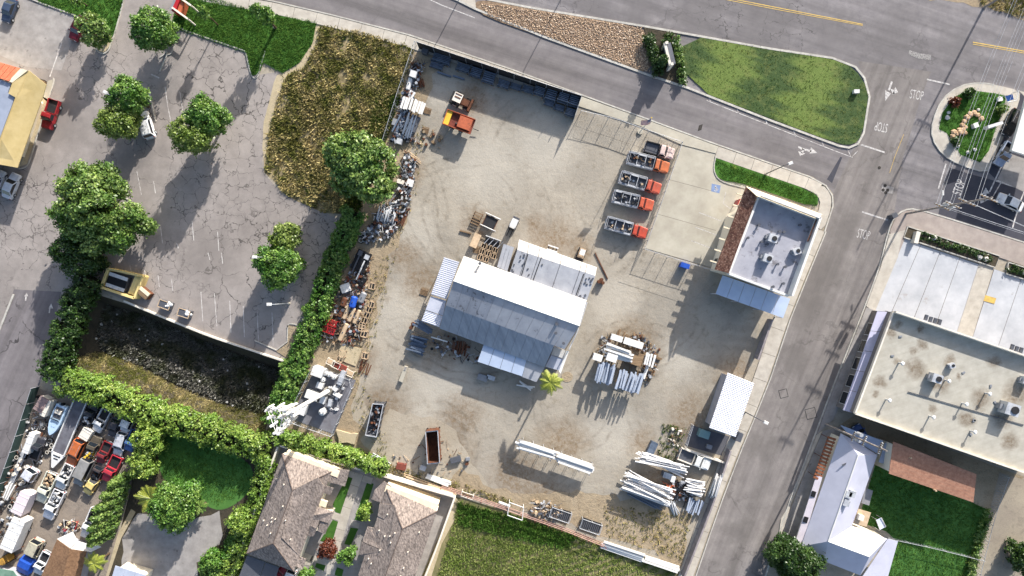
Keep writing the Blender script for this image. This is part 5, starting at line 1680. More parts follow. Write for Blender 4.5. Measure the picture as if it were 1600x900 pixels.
# golden grass on the sunlit slope follows the slope between floor and rim
rng5 = np.random.default_rng(9)
n5 = 3600
F5 = np.array([P(*p)[:2] for p in ((142, 552), (200, 572), (262, 606), (330, 634), (396, 652), (430, 640))])
R5 = np.array([P(*p)[:2] for p in ((84, 566), (150, 596), (236, 636), (320, 664), (405, 690), (432, 660))])
k5 = rng5.uniform(0, 4.98, n5); i5 = k5.astype(int); f5 = (k5 - i5)[:, None]
t5 = rng5.uniform(.05, 1, n5)[:, None]
a5 = F5[i5] * (1 - f5) + F5[i5 + 1] * f5
b5 = R5[i5] * (1 - f5) + R5[i5 + 1] * f5
p5 = a5 * (1 - t5) + b5 * t5
bs = np.concatenate([p5, BZ * (1 - t5) + .05], 1)
bl = np.repeat(bs, 5, 0) + np.concatenate([rng5.normal(size=(n5 * 5, 2)) * .15, np.zeros((n5 * 5, 1))], 1)
an = rng5.uniform(0, 6.28, n5 * 5)
dd5 = np.stack([np.cos(an), np.sin(an), np.zeros_like(an)], 1)
ss5 = np.stack([-np.sin(an), np.cos(an), np.zeros_like(an)], 1) * .06
tp = bl + dd5 * rng5.uniform(.2, .55, (n5 * 5, 1)); tp[:, 2] += rng5.uniform(.1, .3, n5 * 5)
rawmesh('dry_grass', np.stack([bl - ss5, bl + ss5, tp], 1).reshape(-1, 3), 3, M['weed'], None, 'stuff')
tufts('grass', LAWN2, 5200, .16, .07, M['grassb'], 4, 1.2, .12, seed=6)
tufts('grass', LAWN1, 2600, .16, .07, M['grassb'], 4, 1.2, .12, seed=7)
tufts('grass', [(1118, 250), (1276, 303), (1274, 324), (1200, 298), (1126, 280)], 1300, .12, .06, M['grassb'], 4, 1.2, .12, seed=8)
tufts('grass', LAWN3, 1800, .1, .06, M['grassdry'], 3, 1.2, .13, seed=9)
tufts('grass', RIL, 1500, .14, .06, M['grassb'], 4, 1.2, .16, seed=10)
tufts('grass', LAWN5, 5200, .14, .07, M['grassb'], 3, 1.2, .012, seed=11)
def crop_rows(p, rng):
    s = (p[:, 0] * .316 + p[:, 1] * .949)
    right = np.clip((p[:, 0] - 820) / 120, 0, 1)
    return (np.sin(s * 2 * math.pi / 11.0) + rng.uniform(-.8, .8, len(p)) * (1 - .6 * right) > .95 * right - .9)
CF = [(716, 784), (800, 804), (940, 850), (1056, 892), (1040, 960), (664, 960), (700, 850)]
tufts('crop_plants', CF, 7000, .22, .1, M['crop'], 5, 1.4, .008, seed=12, mask=crop_rows, clump=.16)
tufts('crop_plants', [(716, 786), (800, 806), (900, 838), (884, 856), (800, 838), (716, 818)], 1300, .4, .1, M['grassb'], 5, 1.0, .008, seed=34, clump=.18)  # deeper green tufts stand in for the fence's shade on the field edge
tufts('weeds', [(1524, -60), (1532, 6), (1560, 18), (1620, 30), (1640, -60)], 900, .35, .1, M['weed'], 5, seed=13)
tufts('weeds', [(600, 722), (712, 752), (800, 780), (800, 790), (700, 768), (600, 736)], 500, .3, .08, M['weed'], 5, seed=14)
tufts('weeds', [(940, 790), (1080, 800), (1066, 876), (950, 838)], 420, .25, .08, M['weed'], 5, seed=15)
tufts('weeds', [(1036, 660), (1072, 668), (1050, 740), (1026, 716)], 160, .3, .08, M['grassdry'], 5, seed=16)
tufts('weeds', [(650, 150), (640, 330), (560, 470), (548, 640), (600, 724), (610, 700), (570, 600), (600, 470), (620, 400), (650, 300), (664, 200)], 500, .25, .07, M['weed'], 5, seed=17)
tufts('weeds', [(1552, 800), (1530, 860), (1515, 905), (1500, 905), (1520, 850)], 200, .25, .08, M['grassdry'], 5, seed=18)
tufts('grass', [(256, 680), (392, 722), (388, 768), (340, 790), (304, 760), (254, 750)], 1600, .14, .07, M['grassb'], 3, 1.2, .01, seed=19)
sheet('weed_verge', ragged([(1420, -4), (1480, 2), (1530, 10), (1600, 30), (1660, 40), (1660, -60), (1500, -60)], 3, 12, 3), 4, M['dirtbrown'])

# gravel: a mass of real pebbles
rng6 = np.random.default_rng(21)
gp = scatter([(750, 5), (832, 16), (1002, 44), (1016, 114), (960, 96), (850, 56), (764, 26)], 5200, rng6)
rsz = rng6.uniform(.07, .17, (len(gp), 1))
ax = rng6.normal(size=(len(gp), 3)); ax /= np.linalg.norm(ax, axis=1, keepdims=True)
b1 = np.cross(ax, rng6.normal(size=(len(gp), 3))); b1 /= np.linalg.norm(b1, axis=1, keepdims=True)
b2 = np.cross(ax, b1)
gp[:, 2] = .15
e1_, e2_, e3_ = gp + ax * rsz, gp + b1 * rsz * .8, gp + b2 * rsz * .7
e4_, e5_, e6_ = gp - ax * rsz, gp - b1 * rsz * .8, gp - b2 * rsz * .7
F8 = [(e1_, e2_, e3_), (e2_, e4_, e3_), (e4_, e5_, e3_), (e5_, e1_, e3_), (e2_, e1_, e6_), (e4_, e2_, e6_), (e5_, e4_, e6_), (e1_, e5_, e6_)]
rawmesh('gravel', np.concatenate([np.stack(f, 1).reshape(-1, 3) for f in F8]), 3, leafmat('pebble', C(222, 196, 164), C(120, 92, 74), None, 0.0), None, 'stuff')

# sandstone blocks and white stones on the corner island
def boulder(u, v, s, m, lab, grp, name='boulder', z=.16):
    mb = MB(); r = random.Random(int(u * 7 + v))
    c = P(u, v, z)
    n = 7
    rings = []
    for zz, k in ((0, 1), (.45, .95), (.8, .55)):
        rings.append([(c.x + s * k * r.uniform(.75, 1.15) * math.cos(6.28 * i / n), c.y + s * k * r.uniform(.75, 1.15) * math.sin(6.28 * i / n), z + zz * s * .8) for i in range(n)])
    vs = rings[0] + rings[1] + rings[2]
    fs = [(q * n + i, q * n + (i + 1) % n, (q + 1) * n + (i + 1) % n, (q + 1) * n + i) for q in (0, 1) for i in range(n)] + [tuple(range(2 * n, 3 * n))]
    return tag(mb.add(vs, fs).build(name, M[m]), lab, 'stone', grp)
for i, (u, v) in enumerate(((1521, 177), (1515, 179), (1510, 184), (1506, 190), (1503, 196), (1504, 203), (1507, 208), (1500, 207), (1494, 210), (1488, 213), (1527, 180), (1533, 186), (1508, 199), (1498, 203), (1490, 207))):
    boulder(u, v, rs.uniform(.42, .62), 'rock', 'sandstone block in the curved heap on the corner island lawn', 'sandstone blocks on the corner island')
for u, v in ((1480, 184), (1482, 176), (1496, 228), (1523, 198), (1504, 205), (1528, 172), (1562, 155), (1523, 234), (1512, 238)):
    boulder(u, v, rs.uniform(.28, .5), 'whiterock', 'white stone on the corner island grass', 'white stones on the corner island')
for u, v in ((1459, 372), (1530, 402), (1540, 405), (1600, 426)):
    boulder(u, v, .5, 'whiterock', 'round white stone in the concrete lot planters', 'white stones in the planters', z=.2)
for i in range(46):
    u, v = rs.uniform(140, 430), rs.uniform(490, 640)
    if inside(np.array([[u, v]]), BFLOOR)[0]:
        boulder(u, v, rs.uniform(.14, .3), 'whiterock', 'pale scrap of litter on the dark basin floor', 'litter in the basin', 'litter', BZ + .25)

# ------------------------------------------------------------------ vehicles
TAN2 = {}
def paintmat(col):
    if isinstance(col, str):
        return M[col]
    k = 'car%d_%d_%d' % col
    if k not in M:
        g_ = sum(col) / 3
        cl = [c * .86 + g_ * .14 for c in col]
        M[k] = mat(k, C(*cl), C(*[c * .82 for c in cl]), 1.2, rough=.38, spec=.45, big=.08, spots=(C(134, 122, 108), 1.6, .6))
    return M[k]

def wheel(t, x, y, r, wd=.24):
    o = MB().tube((x, y - wd / 2, r), (x, y + wd / 2, r), r, 12).build('wheel', M['rubber'], t)
    s = 1 if y > 0 else -1
    MB().tube((x, y + s * (wd / 2), r), (x, y + s * (wd / 2 + .02), r), r * .58, 10).build('rim', M['galv'], o)

def loft(mb, st, m=0):
    n = 8
    vs = []
    for x, hw, zb, zm, zt, tw in st:
        vs += [(x, -hw * .96, zb), (x, -hw, zm), (x, -hw * .98, zt - .12), (x, -tw, zt), (x, tw, zt), (x, hw * .98, zt - .12), (x, hw, zm), (x, hw * .96, zb)]
    fs = []
    for k in range(len(st) - 1):
        for i in range(n - 1):
            a = k * n + i
            fs.append((a, a + 1, a + n + 1, a + n))
        fs.append((k * n + n - 1, k * n, (k + 1) * n, (k + 1) * n + n - 1))
    fs.append(tuple(range(n)))
    fs.append(tuple(range((len(st) - 1) * n, len(st) * n))[::-1])
    mb.add(vs, [f[::-1] for f in fs], m)

def cabin(t, x0, x1, x2, x3, w, zb, zr, paintm, tw=.8):
    """x0<x1 base/top rear, x2 top front, x3 base front"""
    b, q = w / 2 * .94, w / 2 * tw
    mb = MB()
    vs = [(x0, -b, zb), (x3, -b, zb), (x3, b, zb), (x0, b, zb), (x1, -q, zr), (x2, -q, zr), (x2, q, zr), (x1, q, zr)]
    mb.add(vs, [(0, 1, 5, 4), (1, 2, 6, 5), (2, 3, 7, 6), (3, 0, 4, 7)])
    xm = (x1 + x2) / 2
    top = [(x1, -q, zr), (x2, -q, zr), (x2, q, zr), (x1, q, zr), (x1 + .12, -q * .75, zr + .05), (x2 - .12, -q * .75, zr + .05), (x2 - .12, q * .75, zr + .05), (x1 + .12, q * .75, zr + .05)]
    mb.add(top, [(0, 1, 5, 4), (1, 2, 6, 5), (2, 3, 7, 6), (3, 0, 4, 7), (4, 5, 6, 7)])
    mb.build('cab_roof', paintm, t)
    def glass(nm, c):
        c = [Vector(p) for p in c]
        ctr = sum(c, Vector()) / 4
        nn = (c[1] - c[0]).cross(c[2] - c[0]).normalized()
        if nn.dot(ctr - Vector(((x0 + x3) / 2, 0, zb))) < 0:
            nn = -nn
        c = [ctr + (p - ctr) * .88 + nn * .015 for p in c]
        MB().add(c, [(0, 1, 2, 3)]).build(nm, M['glass'], t)
    glass('windshield', [vs[1], vs[2], vs[6], vs[5]])
    glass('rear_window', [vs[3], vs[0], vs[4], vs[7]])
    glass('side_window', [vs[0], vs[1], vs[5], vs[4]])
    glass('side_window', [vs[2], vs[3], vs[7], vs[6]])

def vehicle(kind, rear, front, col, label, cat=None, group=None, w=None, name=None, load=None, bedcol=None):
    p0, p1 = P(*rear, .8), P(*front, .8)
    L = (p1 - p0).length
    w = w or min(2.05, max(1.7, L * .41))
    ang = math.atan2((p1 - p0).y, (p1 - p0).x)
    mid = (p0 + p1) / 2
    cat = cat or {'pickup': 'pickup truck', 'sedan': 'car', 'suv': 'car', 'van': 'van', 'work': 'truck'}[kind]
    t = thing(name or {'pickup': 'pickup_truck', 'sedan': 'parked_car', 'suv': 'parked_car', 'van': 'parked_van', 'work': 'work_truck'}[kind], label, cat, (mid.x, mid.y, 0), ang, group, w=False)
    if mid.z and False:
        pass
    pm = paintmat(col)
    h = w / 2
    F, B = L / 2, -L / 2
    zb, zt = (.3, .92) if kind == 'sedan' else (.38, 1.08)
    R = .33 if kind == 'sedan' else .38
    body = MB()
    if kind in ('sedan', 'suv', 'van'):
        loft(body, [(B, h * .84, zb + .1, .6, zt - .1, h * .7), (B + .15, h * .95, zb, .6, zt, h * .82), (B + .25 * L, h, zb, .62, zt + .03, h * .86), (F - .28 * L, h, zb, .62, zt + .02, h * .86), (F - .12, h * .9, zb, .55, zt - .14, h * .74), (F, h * .78, zb + .1, .5, zt - .25, h * .6)])
        body.build('body', pm, t)
        if kind == 'sedan':
            cabin(t, B + .12 * L, B + .27 * L, F - .42 * L, F - .27 * L, w, zt, 1.42, pm)
            MB().box((F - .17 * L, 0, zt - .015), (.18 * L, w * .7, .03), pitch=.09).build('hood', pm, t)
        elif kind == 'suv':
            cabin(t, B + .03 * L, B + .09 * L, F - .40 * L, F - .26 * L, w, zt, 1.72, pm, .84)
            MB().box((F - .16 * L, 0, zt - .015), (.18 * L, w * .72, .03), pitch=.09).build('hood', pm, t)
            for s in (-1, 1):
                MB().tube((B + .15 * L, s * h * .62, 1.79), (F - .45 * L, s * h * .62, 1.79), .025, 4).build('roof_rail', M['galv'], t)
        else:
            cabin(t, B + .02 * L, B + .05 * L, F - .3 * L, F - .17 * L, w, zt, 2.05, pm, .88)
    else:
        work = kind == 'work'
        c0 = F - (.36 if work else .52) * L      # cab rear
        c1 = F - (.19 if work else .25) * L      # windshield foot
        loft(body, [(c0, h * .96, zb, .62, zt, h * .86), (c1, h, zb, .65, zt + .02, h * .86), (F - .12, h * .92, zb, .6, zt - .08, h * .76), (F, h * .84, zb + .1, .5, zt - .2, h * .66)])
        body.build('body', pm, t)
        cabin(t, c0 + .04, c0 + .1, c1 - .1 * L * (.7 if work else 1), c1, w, zt, 1.85 if work else 1.75, pm, .82)
        MB().box((F - .12 * L, 0, zt), (.15 * L, w * .66, .04), pitch=.06).build('hood', pm, t)
        bm = paintmat(bedcol) if bedcol else pm
        x0, x1 = B + .02, c0 - .06
        fz = .82 if not work else .95
        wz = 1.12 if not work else 1.35
        hb = h if not work else h * 1.08
        MB().box(((x0 + x1) / 2, 0, fz - .06), (x1 - x0, 2 * hb - .1, .12)).build('bed_floor', M['dark'] if not bedcol else M['dkgrey'], t)
        for s in (-1, 1):
            MB().box(((x0 + x1) / 2, s * (hb - .08), (.5 + wz) / 2), (x1 - x0, .16, wz - .5)).build('bed_side', bm, t)
        MB().box((x0 + .04, 0, (fz + wz) / 2 - .05), (.08, 2 * hb - .34, wz - fz + .1)).build('tailgate', bm, t)
        MB().box((x1 - .04, 0, (fz + wz) / 2), (.08, 2 * hb - .34, wz - fz)).build('bulkhead', bm, t)
        MB().box((0, 0, .42), (L * .9, .8, .18)).build('chassis', M['black'], t)
        if work:
            Lb = x1 - x0
            for i, fx in enumerate((.36, .66)):
                MB().box((x0 + Lb * fx, 0, (fz + wz) / 2), (.1, 2 * hb - .34, wz - fz)).build('divider', M['galv'], t)
            for s in (-1, 1):
                for i in range(3):
                    MB().box((x0 + Lb * (.17 + .33 * i), s * (hb - .17), wz + .03), (Lb * .28, .3, .06)).build('locker_lid', M[('steel', 'galv', 'grey')[(i + int(p0.y * 7)) % 3]], t)
            rk = MB()
            for fx in (.04, .96):
                for s in (-1, 1):
                    rk.tube((x0 + Lb * fx, s * (hb - .1), wz), (x0 + Lb * fx, s * (hb - .1), 2.15), .035, 5)
            rk.tube((x0 + Lb * .04, hb - .1, 2.15), (x0 + Lb * .96, hb - .1, 2.15), .035, 5)
            rk.tube((x0 + Lb * .96, -hb + .1, 2.15), (x0 + Lb * .96, hb - .1, 2.15), .035, 5)
            rk.tube((x0 + Lb * .04, -hb + .1, 2.15), (x0 + Lb * .04, hb - .1, 2.15), .035, 5)
            rk.build('ladder_rack', M['galv'], t)
    for sx in (B + .2 * L, F - .18 * L):
        for s in (-1, 1):
            wheel(t, sx, s * (h - .1), R)
    for s in (-1, 1):
        MB().box((F - .05, s * h * .6, zt - .28), (.1, .34, .16)).build('headlight', M['lens'], t)
        MB().box((B + .02, s * h * .78, zt - .16), (.08, .22, .2)).build('taillight', M['tail'], t)
        mx = F - (.3 if kind in ('sedan', 'suv') else .27) * L
        MB().box((mx, s * (h + .08), zt + .12), (.14, .2, .16)).build('mirror', pm, t)
    MB().box((F + .02, 0, zb + .14), (.12, w * .8, .2)).build('bumper', M['dkgrey'], t)
    MB().box((B - .02, 0, zb + .16), (.12, w * .82, .2)).build('bumper', M['galv'], t)
    if load:
        heap_on(t, load, B + .1, F - (.36 if kind == 'work' else .52) * L - .15, w * .72, fz, label, ang, mid)
    return t

def heap_on(t, load, xa, xb, wy, z, label, ang, mid):
    """loose load lying in a truck bed: a mass of scrap of its own"""
    lab, mats_, n = load
    r = random.Random(hash(lab) % 9999 if False else len(lab) * 31 + n)
    mb = MB()
    for i in range(n):
        c = Vector((r.uniform(xa + .2, xb - .2), r.uniform(-wy / 2 + .1, wy / 2 - .1), z + r.uniform(.08, .5)))
        k = r.randrange(len(mats_))
        if r.random() < .4:
            mb.box(c, (r.uniform(.2, .6), r.uniform(.15, .4), r.uniform(.1, .35)), r.uniform(0, 3), k)
        elif r.random() < .6:
            d = Vector((r.uniform(-1, 1), r.uniform(-.5, .5), r.uniform(-.1, .2))).normalized() * r.uniform(.3, .7)
            mb.tube(c - d * .6, c + d * .6, r.uniform(.03, .07), 5, m=k)
        else:
            mb.tube(c, c + Vector((0, 0, .3)), .2, 8, m=k)
    o = mb.build('scrap_load', [M[x] for x in mats_])
    o.location = (mid.x, mid.y, 0); o.rotation_euler = (0, 0, ang)
    tag(o, lab, 'scrap load', kind='stuff')
    return o

# parking lot and streets
vehicle('pickup', (86, 156), (72, 201), (176, 36, 44), 'red pickup parked beside the yellow shop')
vehicle('sedan', (130, 26), (112, 62), (120, 20, 36), 'dark red car half under the pale-green tree')
vehicle('sedan', (20, -2), (7, 34), (60, 76, 104), 'dark blue car at the top corner of the parking lot')
vehicle('suv', (235, 216), (223, 175), (232, 232, 230), 'white car parked by the round trees in the lot')
vehicle('sedan', (9, 309), (25, 271), (214, 220, 228), 'silver-white car below the yellow shop')
vehicle('sedan', (-14, 302), (2, 266), (230, 230, 230), 'white car cut by the frame below the yellow shop')
vehicle('sedan', (1598, 325), (1560, 307), (232, 232, 230), 'white sedan driving on the dark asphalt side street')
vehicle('pickup', (1579, 224), (1559, 258), (170, 182, 206), 'silver pickup beside the forecourt canopy')
vehicle('suv', (1591, 172), (1572, 212), (40, 40, 44), 'black car beside the white forecourt canopy', w=1.95)
vehicle('sedan', (1352, 690), (1338, 665), (54, 84, 150), 'blue car in the dark gap between the cream roof and the white house')
vehicle('sedan', (452, 880), (432, 900), (150, 24, 36), 'red car at the carport below the shingle house')
vehicle('van', (458, 890), (450, 912), (222, 222, 222), 'white car nose beside the red car at the carport')
# yard trucks
GT = 'orange work trucks parked in a row'
vehicle('pickup', (1008, 229), (1053, 241), (226, 196, 184), 'pale pink-white pickup with dark cap, first of the yard truck row', bedcol='black')
TL = [((980, 246.5), (1045, 263), 'orange work truck with long bed of loose scrap, next to the pale pickup', (216, 112, 62), ('tangled scrap in the long bed of the orange truck next to the pale pickup', ['rust', 'dkgrey', 'wood', 'dark'], 26)),
      ((968, 277), (1032, 296), 'orange work truck with white lockers and blue drums, third in the row', (208, 88, 62), ('tools and drums in the bed of the third truck in the row', ['dkgrey', 'dark', 'bluesteel', 'woodpale'], 18)),
      ((957, 306.5), (1020.5, 322), 'orange work truck with white-railed bed, fourth in the row', (214, 92, 58), ('black and white gear in the bed of the fourth truck in the row', ['black', 'dark', 'galv', 'dkgrey'], 22)),
      ((946, 347.5), (1010.5, 365.5), 'orange-red work truck standing apart at the end of the row', (208, 74, 50), ('coils and boxes in the bed of the end truck', ['dkgrey', 'dark', 'bluesteel', 'tan'], 18))]
for a, b, lab, c, ld in TL:
    vehicle('work', a, b, c, lab, group=GT, w=2.1, bedcol='galv', load=ld)
vehicle('pickup', (1061, 708), (1109, 727), (232, 232, 226), 'white flatbed pickup by the dark walled pad near the pole stacks', w=2.2, bedcol='offwhite')

# vehicle storage yard
GS = 'vehicles stored in the salvage yard'
def sv(kind, rear, front, col, lab, **k):
    return vehicle(kind, rear, front, col, lab, group=GS, **k)
sv('pickup', (134, 666), (149, 630), (50, 50, 56), 'black pickup beside the long white-railed trailer', load=('engine parts and a wheel in the bed of the black pickup', ['black', 'galv', 'dkgrey'], 26))
sv('pickup', (168, 640), (150, 674), (226, 226, 226), 'white pickup with dark empty bed against the bright hedge')
sv('sedan', (184, 652), (174, 682), (66, 62, 66), 'dark grey car between white pickup and white hatchback by the hedge')
sv('suv', (203, 654), (194, 674), (232, 232, 232), 'small white hatchback in the row nearest the hedge', w=1.8)
sv('suv', (195, 674), (183, 711), (198, 200, 206), 'silver wagon between the dark red pickup and the blue pickup')
sv('pickup', (214, 672), (200, 704), (70, 108, 178), 'blue pickup at the end of the row under the feathery trees')
sv('suv', (129, 686), (110, 725), (206, 104, 48), 'orange wagon in the row beside the long trailer tongue')
sv('pickup', (139, 719), (153, 682), (92, 82, 66), 'dark pickup heaped with junk between orange wagon and dark red pickup', load=('yellow, white and black junk heaped in a dark pickup', ['black', 'white', 'yellow', 'rust', 'dark'], 46))
sv('pickup', (171, 691), (156, 724), (140, 44, 46), 'dark red pickup with pale bumper in the second row')
sv('pickup', (185, 713), (166, 752), (206, 48, 62), 'bright red pickup at the lane end by the leaning trees')
sv('van', (142, 715), (121, 757), (150, 148, 144), 'grey box van with black cab in the middle row')
sv('sedan', (151, 746), (134, 772), (236, 208, 120), 'pale yellow car facing the lane')
sv('pickup', (111, 726), (93, 763), (228, 228, 224), 'white pickup full of loose junk behind the white car facing the lane', load=('black and white junk filling the bed of a white pickup', ['black', 'white', 'dkgrey'], 46), bedcol='white')
sv('pickup', (83, 739), (63, 784), (226, 226, 204), 'cream pickup with boards in its bed', load=('tan boards lying in the bed of the cream pickup', ['wood', 'tan', 'woodpale'], 30))
sv('pickup', (95, 766), (74, 810), (236, 236, 238), 'white pickup with coiled hose in its bed at the lane edge', load=('coiled hose and tools in the bed of a white pickup', ['dark', 'white', 'galv'], 26))
sv('pickup', (152, 795), (133, 840), (234, 234, 234), 'white pickup alone beside the white workshop awning', load=('dark tyres piled in the bed of the lone white pickup', ['rubber', 'black'], 24))
sv('van', (55, 733), (43, 751), (212, 212, 220), 'short pale van among drums near the alley fence', w=1.9)
sv('pickup', (53, 718), (66, 684), (56, 56, 64), 'dark blue-grey pickup with pale tailgate near the alley fence')
sv('van', (62, 843), (48, 872), (186, 178, 152), 'beige van beside the blue tarp', w=1.95)
sv('pickup', (75, 863), (58, 896), (232, 232, 232), 'white pickup squeezed between blue tarp and brown workshop')
sv('pickup', (148, 748), (162, 722), (74, 62, 60), 'stripped dark chassis truck between yellow car and dark red pickup', load=('engine blocks on the stripped chassis', ['rust', 'black', 'dkgrey'], 26))

# boat, trailers and boxes in the storage yard
def oriented(name, lab, cat, a, b, group=None, z=.5):
    p0, p1 = P(*a, z), P(*b, z)
    mid = (p0 + p1) / 2
    t = thing(name, lab, cat, (mid.x, mid.y, 0), math.atan2((p1 - p0).y, (p1 - p0).x), group, w=False)
    return t, (p1 - p0).length
t, L = oriented('boat', 'pale blue motor boat on a trailer beside the long white-railed trailer', 'boat', (102, 632), (83, 678))
hull = MB()
st = []
for s, w_, kz in ((-.5, .98, .5), (-.2, 1.05, .48), (.1, 1.0, .48), (.3, .75, .55), (.43, .4, .7), (.5, .08, .95)):
    st.append((s * L, w_, kz, kz + .35, 1.35, w_ * .98))
loft(hull, st); hull.build('hull', mat('boat', C(182, 204, 222), C(160, 184, 206), .8, rough=.35, spec=.5), t)
MB().box((-.24 * L, 0, 1.36), (L * .36, 1.45, .04)).build('cockpit', M['dkgrey'], t)
MB().box((-.28 * L, .3, 1.5), (.6, .5, .3)).box((-.28 * L, -.35, 1.5), (.6, .5, .3)).build('seat', M['offwhite'], t)
MB().add([(.02 * L, -.75, 1.36), (.02 * L, .75, 1.36), (-.06 * L, .7, 1.75), (-.06 * L, -.7, 1.75)], [(0, 1, 2, 3)]).build('windshield', M['glass'], t)
MB().box((.15 * L, 0, 1.37), (.8, .7, .05)).build('hatch', MATS['boat'], t)
MB().box((-.53 * L, 0, 1.1), (.35, .4, .7)).build('outboard_motor', M['black'], t)
for s in (-1, 1):
    wheel(t, -.2 * L, s * .95, .32)
MB().tube((-.4 * L, 0, .45), (.62 * L, 0, .45), .07, 6).build('trailer_beam', M['galv'], t)

t, L = oriented('flat_trailer', 'long flat trailer with white side rails and white pointed tongue', 'trailer', (130, 622), (83, 732))
Ld = L * .78
MB().box((-L / 2 + Ld / 2, 0, .75), (Ld, 2.0, .14)).build('deck', mat('deckgrey', C(112, 112, 118), C(88, 86, 92), .8, rough=.9), t)
for s in (-1, 1):
    MB().box((-L / 2 + Ld / 2, s * 1.1, .85), (Ld, .2, .3)).build('side_rail', M['white'], t)
MB().add([(-L / 2 + Ld, -1.25, .9), (-L / 2 + Ld, 1.25, .9), (L / 2 - .3, .18, .9), (L / 2 - .3, -.18, .9), (-L / 2 + Ld, -1.25, .7), (-L / 2 + Ld, 1.25, .7), (L / 2 - .3, .18, .7), (L / 2 - .3, -.18, .7)], [(0, 3, 2, 1), (0, 1, 5, 4), (1, 2, 6, 5), (2, 3, 7, 6), (3, 0, 4, 7)]).build('tongue', M['white'], t)
for k in (0, 1):
    MB().box((-L / 2 + Ld + .5 + .5 * k, 0, .93), (.16, 1.3 - .5 * k, .06)).build('winch_slot', M['black'], t)
for sx in (-.12, -.02, .08):
    for s in (-1, 1):
        wheel(t, sx * L - .6, s * 1.0, .36)
def boxtrailer(lab, a, b, w, h, m, name='box_trailer', cat='trailer', wheels=True, ribs=True):
    t, L = oriented(name, lab, cat, a, b, z=h)
    MB().box((0, 0, .5 + (h - .5) / 2), (L, w, h - .5)).build('body', m, t)
    MB().box((0, 0, h + .03), (L + .04, w + .04, .06)).build('roof', m, t)
    if ribs:
        for i in range(max(2, int(L / 1.2))):
            MB().box((-L / 2 + (i + .5) * L / max(2, int(L / 1.2)), 0, h + .08), (.06, w, .04)).build('roof_bow', m, t)
    MB().box((-L / 2 - .02, 0, 1.2), (.05, w * .8, h * .6)).build('door', M['offwhite'], t)
    if wheels:
        for s in (-1, 1):
            wheel(t, -.1 * L, s * (w / 2 - .08), .34)
    MB().tube((L / 2, 0, .5), (L / 2 + .7, 0, .5), .05, 5).build('hitch', M['dark'], t)
    return t
boxtrailer('long white box trailer by the alley fence below the pale camper', (30, 812), (9, 860), 2.3, 2.4, M['white'])
boxtrailer('pinkish-white camper between cream pickup and the alley fence', (40, 771), (25, 803), 1.9, 2.3, mat('pinkwhite', C(216, 204, 206), C(200, 188, 190), 1), 'camper', 'camper')
boxtrailer('narrow white tank trailer close to the alley fence', (51, 677), (39, 708), 1.05, 1.9, M['white'])
boxtrailer('narrow white box beside the brown shed trailer', (77, 626), (66, 650), .85, 1.9, M['offwhite'], 'storage_box', 'box')
boxtrailer('grey-brown weathered trailer in the upper corner of the storage yard', (70, 622), (58, 642), 1.6, 2.0, mat('weathered', C(150, 128, 124), C(120, 104, 102), 1.2), 'box_trailer', 'trailer')
boxtrailer('cream cube tank between black pickup and orange wagon', (138, 671), (129, 686), 1.7, 1.5, M['offwhite'], 'storage_box', 'box', wheels=False)
t, L = oriented('tarp', 'bright blue tarp over a vehicle beside the beige van', 'tarp', (50, 868), (37, 894))
mb = MB(); st = []
for s, w_, z in ((-.5, 1.0, 1.3), (-.25, 1.15, 1.65), (.1, 1.1, 1.6), (.35, 1.2, 1.2), (.5, 1.1, .9)):
    st.append((s * L, w_, .25, .7, z, w_ * .55))
loft(mb, st); mb.build('cover', M['bluetarp'], t)
for s in (-1, 1):
    MB().tube((-.3 * L, s * 1.15, .4), (.4 * L, s * 1.18, .35), .04, 5).build('hem', M['bluetarp'], t)
t, L = oriented('forklift', 'yellow-brown loader with long fork arms near the green shed', 'loader', (2, 878), (39, 857))
yb = mat('yellowbrown', C(184, 142, 62), C(140, 102, 48), 2, rough=.7)
MB().box((-.22 * L, 0, .8), (L * .36, 1.3, .9)).build('engine_block', yb, t)
MB().box((-.2 * L, 0, 1.9), (.9, 1.0, .08)).build('cab_roof', yb, t)
for sx in (-.3, -.1):
    for s in (-1, 1):
        MB().tube((sx * L, s * .5, 1.2), (sx * L, s * .45, 1.9), .04, 5).build('cab_post', M['dark'], t)
        wheel(t, sx * L, s * .65, .4)
for s in (-1, 1):
    MB().box((.22 * L, s * .45, .5), (L * .56, .16, .12)).build('fork_arm', M['rust'], t)
MB().box((-.02 * L, 0, 1.0), (.2, 1.2, 1.4)).build('mast', yb, t)

# ------------------------------------------------------------------ stacked poles, beams and pipes: every one an object
UNIT = {}
def unit_pole(key, m, kind='round', r=.09, r2=None, sides=7):
    if key not in UNIT:
        mb = MB()
        if kind == 'round':
            mb.tube((-.5, 0, 0), (.5, 0, 0), r, sides, r2)
        elif kind == 'beam':       # I-beam
            mb.box((0, 0, r * .9), (1, r * 2, r * .2)).box((0, 0, -r * .9), (1, r * 2, r * .2)).box((0, 0, 0), (1, r * .3, r * 1.7))
        else:
            mb.box((0, 0, 0), (1, r * 2, r * 2))
        me = bpy.data.meshes.new(key)
        me.from_pydata(mb.v, [], mb.f)
        me.materials.append(m)
        if kind == 'round':
            me.polygons.foreach_set('use_smooth', [len(f) < 5 for f in mb.f])
        UNIT[key] = me
    return UNIT[key]

